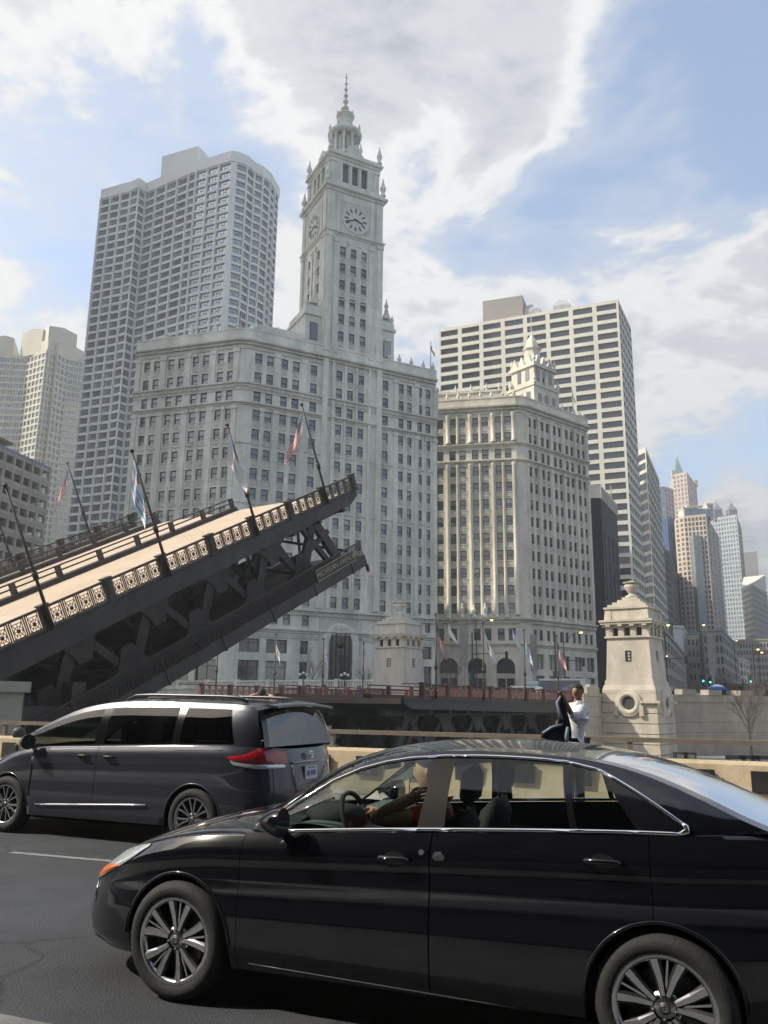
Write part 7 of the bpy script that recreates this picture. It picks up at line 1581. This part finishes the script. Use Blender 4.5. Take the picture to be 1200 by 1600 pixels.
for sg in (-1, 1): b.add([c + Vector((-.075, 0, -.005)), c + Vector((-.02, sg * .07 - .0, .02)), c + Vector((.05, sg * .06, .025)), c + Vector((.03, sg * .08, -.03)), c + Vector((-.07, sg * .06, -.06))], [(0, 1, 2, 3, 4)])
b.build('collar', shirt_w, man)
skinned('trousers', {k: (V[k][0], V[k][1] + .02, V[k][2] + .02) for k in ('pel', 'hia', 'hib', 'kna', 'knb', 'ana', 'anb')}, [('pel', 'hia'), ('pel', 'hib'), ('hia', 'kna'), ('hib', 'knb'), ('kna', 'ana'), ('knb', 'anb')], navyc, man)
for nm in 'ab': skinned('shoe', {'h': (V['an' + nm][0] - Vector((-.03, 0, .03)), .05, .05), 't': (V['to' + nm][0], .048, .042)}, [('h', 't')], shoe, man)
head_parts(man, lc(hc), (-.66, -.75, .02), (0.05, 0, 1), skin_b)
jk = thing('jacket', 'dark navy jacket with grey lining held up by the man in white', 'jacket', tuple(mp(876, 1084, -.26)))
jl = lambda px, py, dy=0: mp(px, py, dy) - Vector(jk.location)
prof = [((875, 1084), (877, 1084)), ((871, 1090), (880, 1094)), ((869, 1098), (884, 1104)), ((870, 1110), (887, 1114)), ((872, 1122), (890, 1125)), ((870, 1131), (892, 1134)), ((860, 1138), (893, 1142)), ((847, 1146), (893, 1152)), ((845, 1153), (893, 1164))]
def cloth(prof, dy0, fold, n=12):
    rows_ = []
    for i, (l, r_) in enumerate(prof):
        rows_.append([jl(l[0] + (r_[0] - l[0]) * k / n, l[1] + (r_[1] - l[1]) * k / n, dy0 + fold * math.sin(k * 1.7 + i * .5) * (.3 + i * .09)) for k in range(n + 1)])
    return rows_
b = MB(); f_ = cloth(prof, -.30, .035); k2 = cloth(prof, -.22, .03); b.grid(f_); b.grid([r_[::-1] for r_ in k2]); 
b.grid([[f_[i][0], k2[i][0]] for i in range(len(prof))][::-1]); b.grid([[f_[i][-1], k2[i][-1]] for i in range(len(prof))]); b.build('jacket_body', navyc, jk)
b = MB(); b.tube([jl(876, 1087, -.33), jl(870.5, 1098, -.34), jl(874, 1112, -.34), jl(877.5, 1124, -.34)], [.012, .022, .018, .014], 6); b.tube([jl(878, 1132, -.33), jl(862, 1136.5, -.34), jl(848, 1146, -.33)], [.016, .022, .02], 6); b.tube([jl(887, 1136, -.34), jl(885, 1150, -.34), jl(886, 1160, -.34)], [.02, .03, .03], 6); b.build('lining_edge', liningc, jk)
# person behind the minivan with both hands at the back of the head
p2 = thing('person', 'person behind the minivan roof with hands raised to dark hair', 'person', tuple(at(408, 1100, 15.2)[:2]) + (.15,))
hz_ = at(408, 1086, 15.2).z - .15
V = {'pel': (Vector((0, 0, .92)), .15, .12), 'che': (Vector((0, 0, 1.3)), .17, .12), 'nek': (Vector((0, 0, hz_ - .16)), .055, .055), 'chn': (Vector((0, 0, hz_ - .08)), .06, .06)}; E3 = [('pel', 'che'), ('che', 'nek'), ('nek', 'chn')]
for sg, nm in ((-1, 'a'), (1, 'b')):
    V['sh' + nm] = (Vector((sg * .19, 0, 1.46)), .065, .065); V['el' + nm] = (Vector((sg * .24, -.1, hz_ - .06)), .045, .045); V['wr' + nm] = (Vector((sg * .12, .0, hz_ + .0)), .03, .03); V['hi' + nm] = (Vector((sg * .1, 0, .86)), .09, .09); V['kn' + nm] = (Vector((sg * .1, -.01, .48)), .062, .062); V['an' + nm] = (Vector((sg * .1, 0, .08)), .045, .045); V['to' + nm] = (Vector((sg * .11, .13, .035)), .04, .035)
    E3 += [('che', 'sh' + nm), ('sh' + nm, 'el' + nm), ('el' + nm, 'wr' + nm), ('pel', 'hi' + nm), ('hi' + nm, 'kn' + nm), ('kn' + nm, 'an' + nm), ('an' + nm, 'to' + nm)]
V2, E4 = dict(V), list(E3)
for sg, nm in ((-1, 'a'), (1, 'b')): hand(V2, E4, 'wr' + nm, V['wr' + nm][0], (-sg * .9, .1, .1), (0, 0, 1), (-.3 * sg, .5, 0), .9)
skinned('body', V2, E4, skin_t, p2); head_parts(p2, (0, 0, hz_), (0, 1, 0), (0, 0, 1), skin_t)
skinned('top', {k: (V[k][0], V[k][1] + .018, V[k][2] + .018) for k in ('pel', 'che', 'sha', 'shb')}, [('pel', 'che'), ('che', 'sha'), ('che', 'shb')], mat('grey_top', (.16, .16, .17), .8), p2); skinned('trousers', {k: (V[k][0], V[k][1] + .02, V[k][2] + .02) for k in ('pel', 'hia', 'hib', 'kna', 'knb', 'ana', 'anb')}, [('pel', 'hia'), ('pel', 'hib'), ('hia', 'kna'), ('hib', 'knb'), ('kna', 'ana'), ('knb', 'anb')], navyc, p2)
# driver with elbow on the sill of the black sedan
dr = thing('person', 'driver in orange shirt with bent arm resting on the sedan window sill', 'person'); dr.location = r1.location; dr.rotation_euler = r1.rotation_euler
V = {'pel': (Vector((-1.36, .37, .66)), .16, .13), 'che': (Vector((-1.47, .37, 1.0)), .17, .12), 'nek': (Vector((-1.48, .37, 1.17)), .055, .055), 'chn': (Vector((-1.46, .37, 1.24)), .06, .06),
     'sha': (Vector((-1.47, .56, 1.07)), .07, .07), 'ela': (Vector((-1.19, .74, 1.07)), .050, .050), 'wra': (Vector((-1.37, .63, 1.17)), .036, .036), 'shb': (Vector((-1.46, .18, 1.07)), .07, .07), 'elb': (Vector((-1.25, .14, .95)), .048, .048), 'wrb': (Vector((-1.06, .26, 1.04)), .033, .033)}
E5 = [('pel', 'che'), ('che', 'nek'), ('nek', 'chn'), ('che', 'sha'), ('sha', 'ela'), ('ela', 'wra'), ('che', 'shb'), ('shb', 'elb'), ('elb', 'wrb')]
for sg, nm in ((.14, 'a'), (-.14, 'b')): V['hi' + nm] = (Vector((-1.28, .37 + sg * .6, .64)), .095, .095); V['kn' + nm] = (Vector((-.9, .37 + sg, .66)), .065, .065); V['an' + nm] = (Vector((-.62, .37 + sg, .36)), .045, .045); E5 += [('pel', 'hi' + nm), ('hi' + nm, 'kn' + nm), ('kn' + nm, 'an' + nm)]
V2, E6 = dict(V), list(E5); hand(V2, E6, 'wra', V['wra'][0], (-.9, -.2, .4), (0, 0, 1), (-.3, -.8, 0), 1); hand(V2, E6, 'wrb', V['wrb'][0], (.7, .2, .3), (0, 1, 0), (.1, .3, -.9), 1)
skinned('body', V2, E6, skin_t, dr); sv = {k: (V[k][0], V[k][1] + .02, V[k][2] + .02) for k in ('pel', 'che', 'sha', 'shb')}; sv['sl'] = (V['sha'][0].lerp(V['ela'][0], .45), .075, .075); sv['sr'] = (V['shb'][0].lerp(V['elb'][0], .6), .07, .07)
skinned('shirt', sv, [('pel', 'che'), ('che', 'sha'), ('sha', 'sl'), ('che', 'shb'), ('shb', 'sr')], orangec, dr); skinned('trousers', {k: (V[k][0], V[k][1] + .018, V[k][2] + .018) for k in ('pel', 'hia', 'hib', 'kna', 'knb', 'ana', 'anb')}, [('pel', 'hia'), ('pel', 'hib'), ('hia', 'kna'), ('hib', 'knb'), ('kna', 'ana'), ('knb', 'anb')], navyc, dr); head_parts(dr, (-1.43, .37, 1.32), (1, 0, 0), (0, 0, 1), skin_t)
# rounded dark bag on the parapet at the left
q = at(30, 1143, 18.5); bgk = thing('bag', 'dark rounded bag on the parapet at the left edge', 'bag', (q.x, q.y, .90)); b = MB(); b.lathe([(0, 0), (.10, .005), (.14, .05), (.14, .14), (.10, .21), (0, .235)], 14); b.build('bag_body', mat('dark_grey_nylon', (.03, .03, .034), .6, var=.3, vscale=20), bgk); b = MB(); b.tube([(-.06, 0, .2), (-.04, 0, .26), (.04, 0, .26), (.06, 0, .2)], .012, 6); b.build('handle', plastic, bgk)
# ------------------------------------------------------------------ thin haze over the city, also standing in for lens glare
hz = MB().box(-2600, 2600, -2600, 2600, -8.2, 312); hm = bpy.data.materials.new('haze'); hm.use_nodes = True; t = hm.node_tree; t.nodes.clear()
vo = t.nodes.new('ShaderNodeVolumePrincipled'); vo.inputs['Density'].default_value = 0.0007; vo.inputs['Color'].default_value = (.93, .96, 1.0, 1); vo.inputs['Anisotropy'].default_value = 0.35
mo = t.nodes.new('ShaderNodeOutputMaterial'); t.links.new(vo.outputs[0], mo.inputs['Volume']); o = hz.build('haze', hm); tag(o, 'thin pale haze over the city, also standing in for lens glare', kind='stuff')
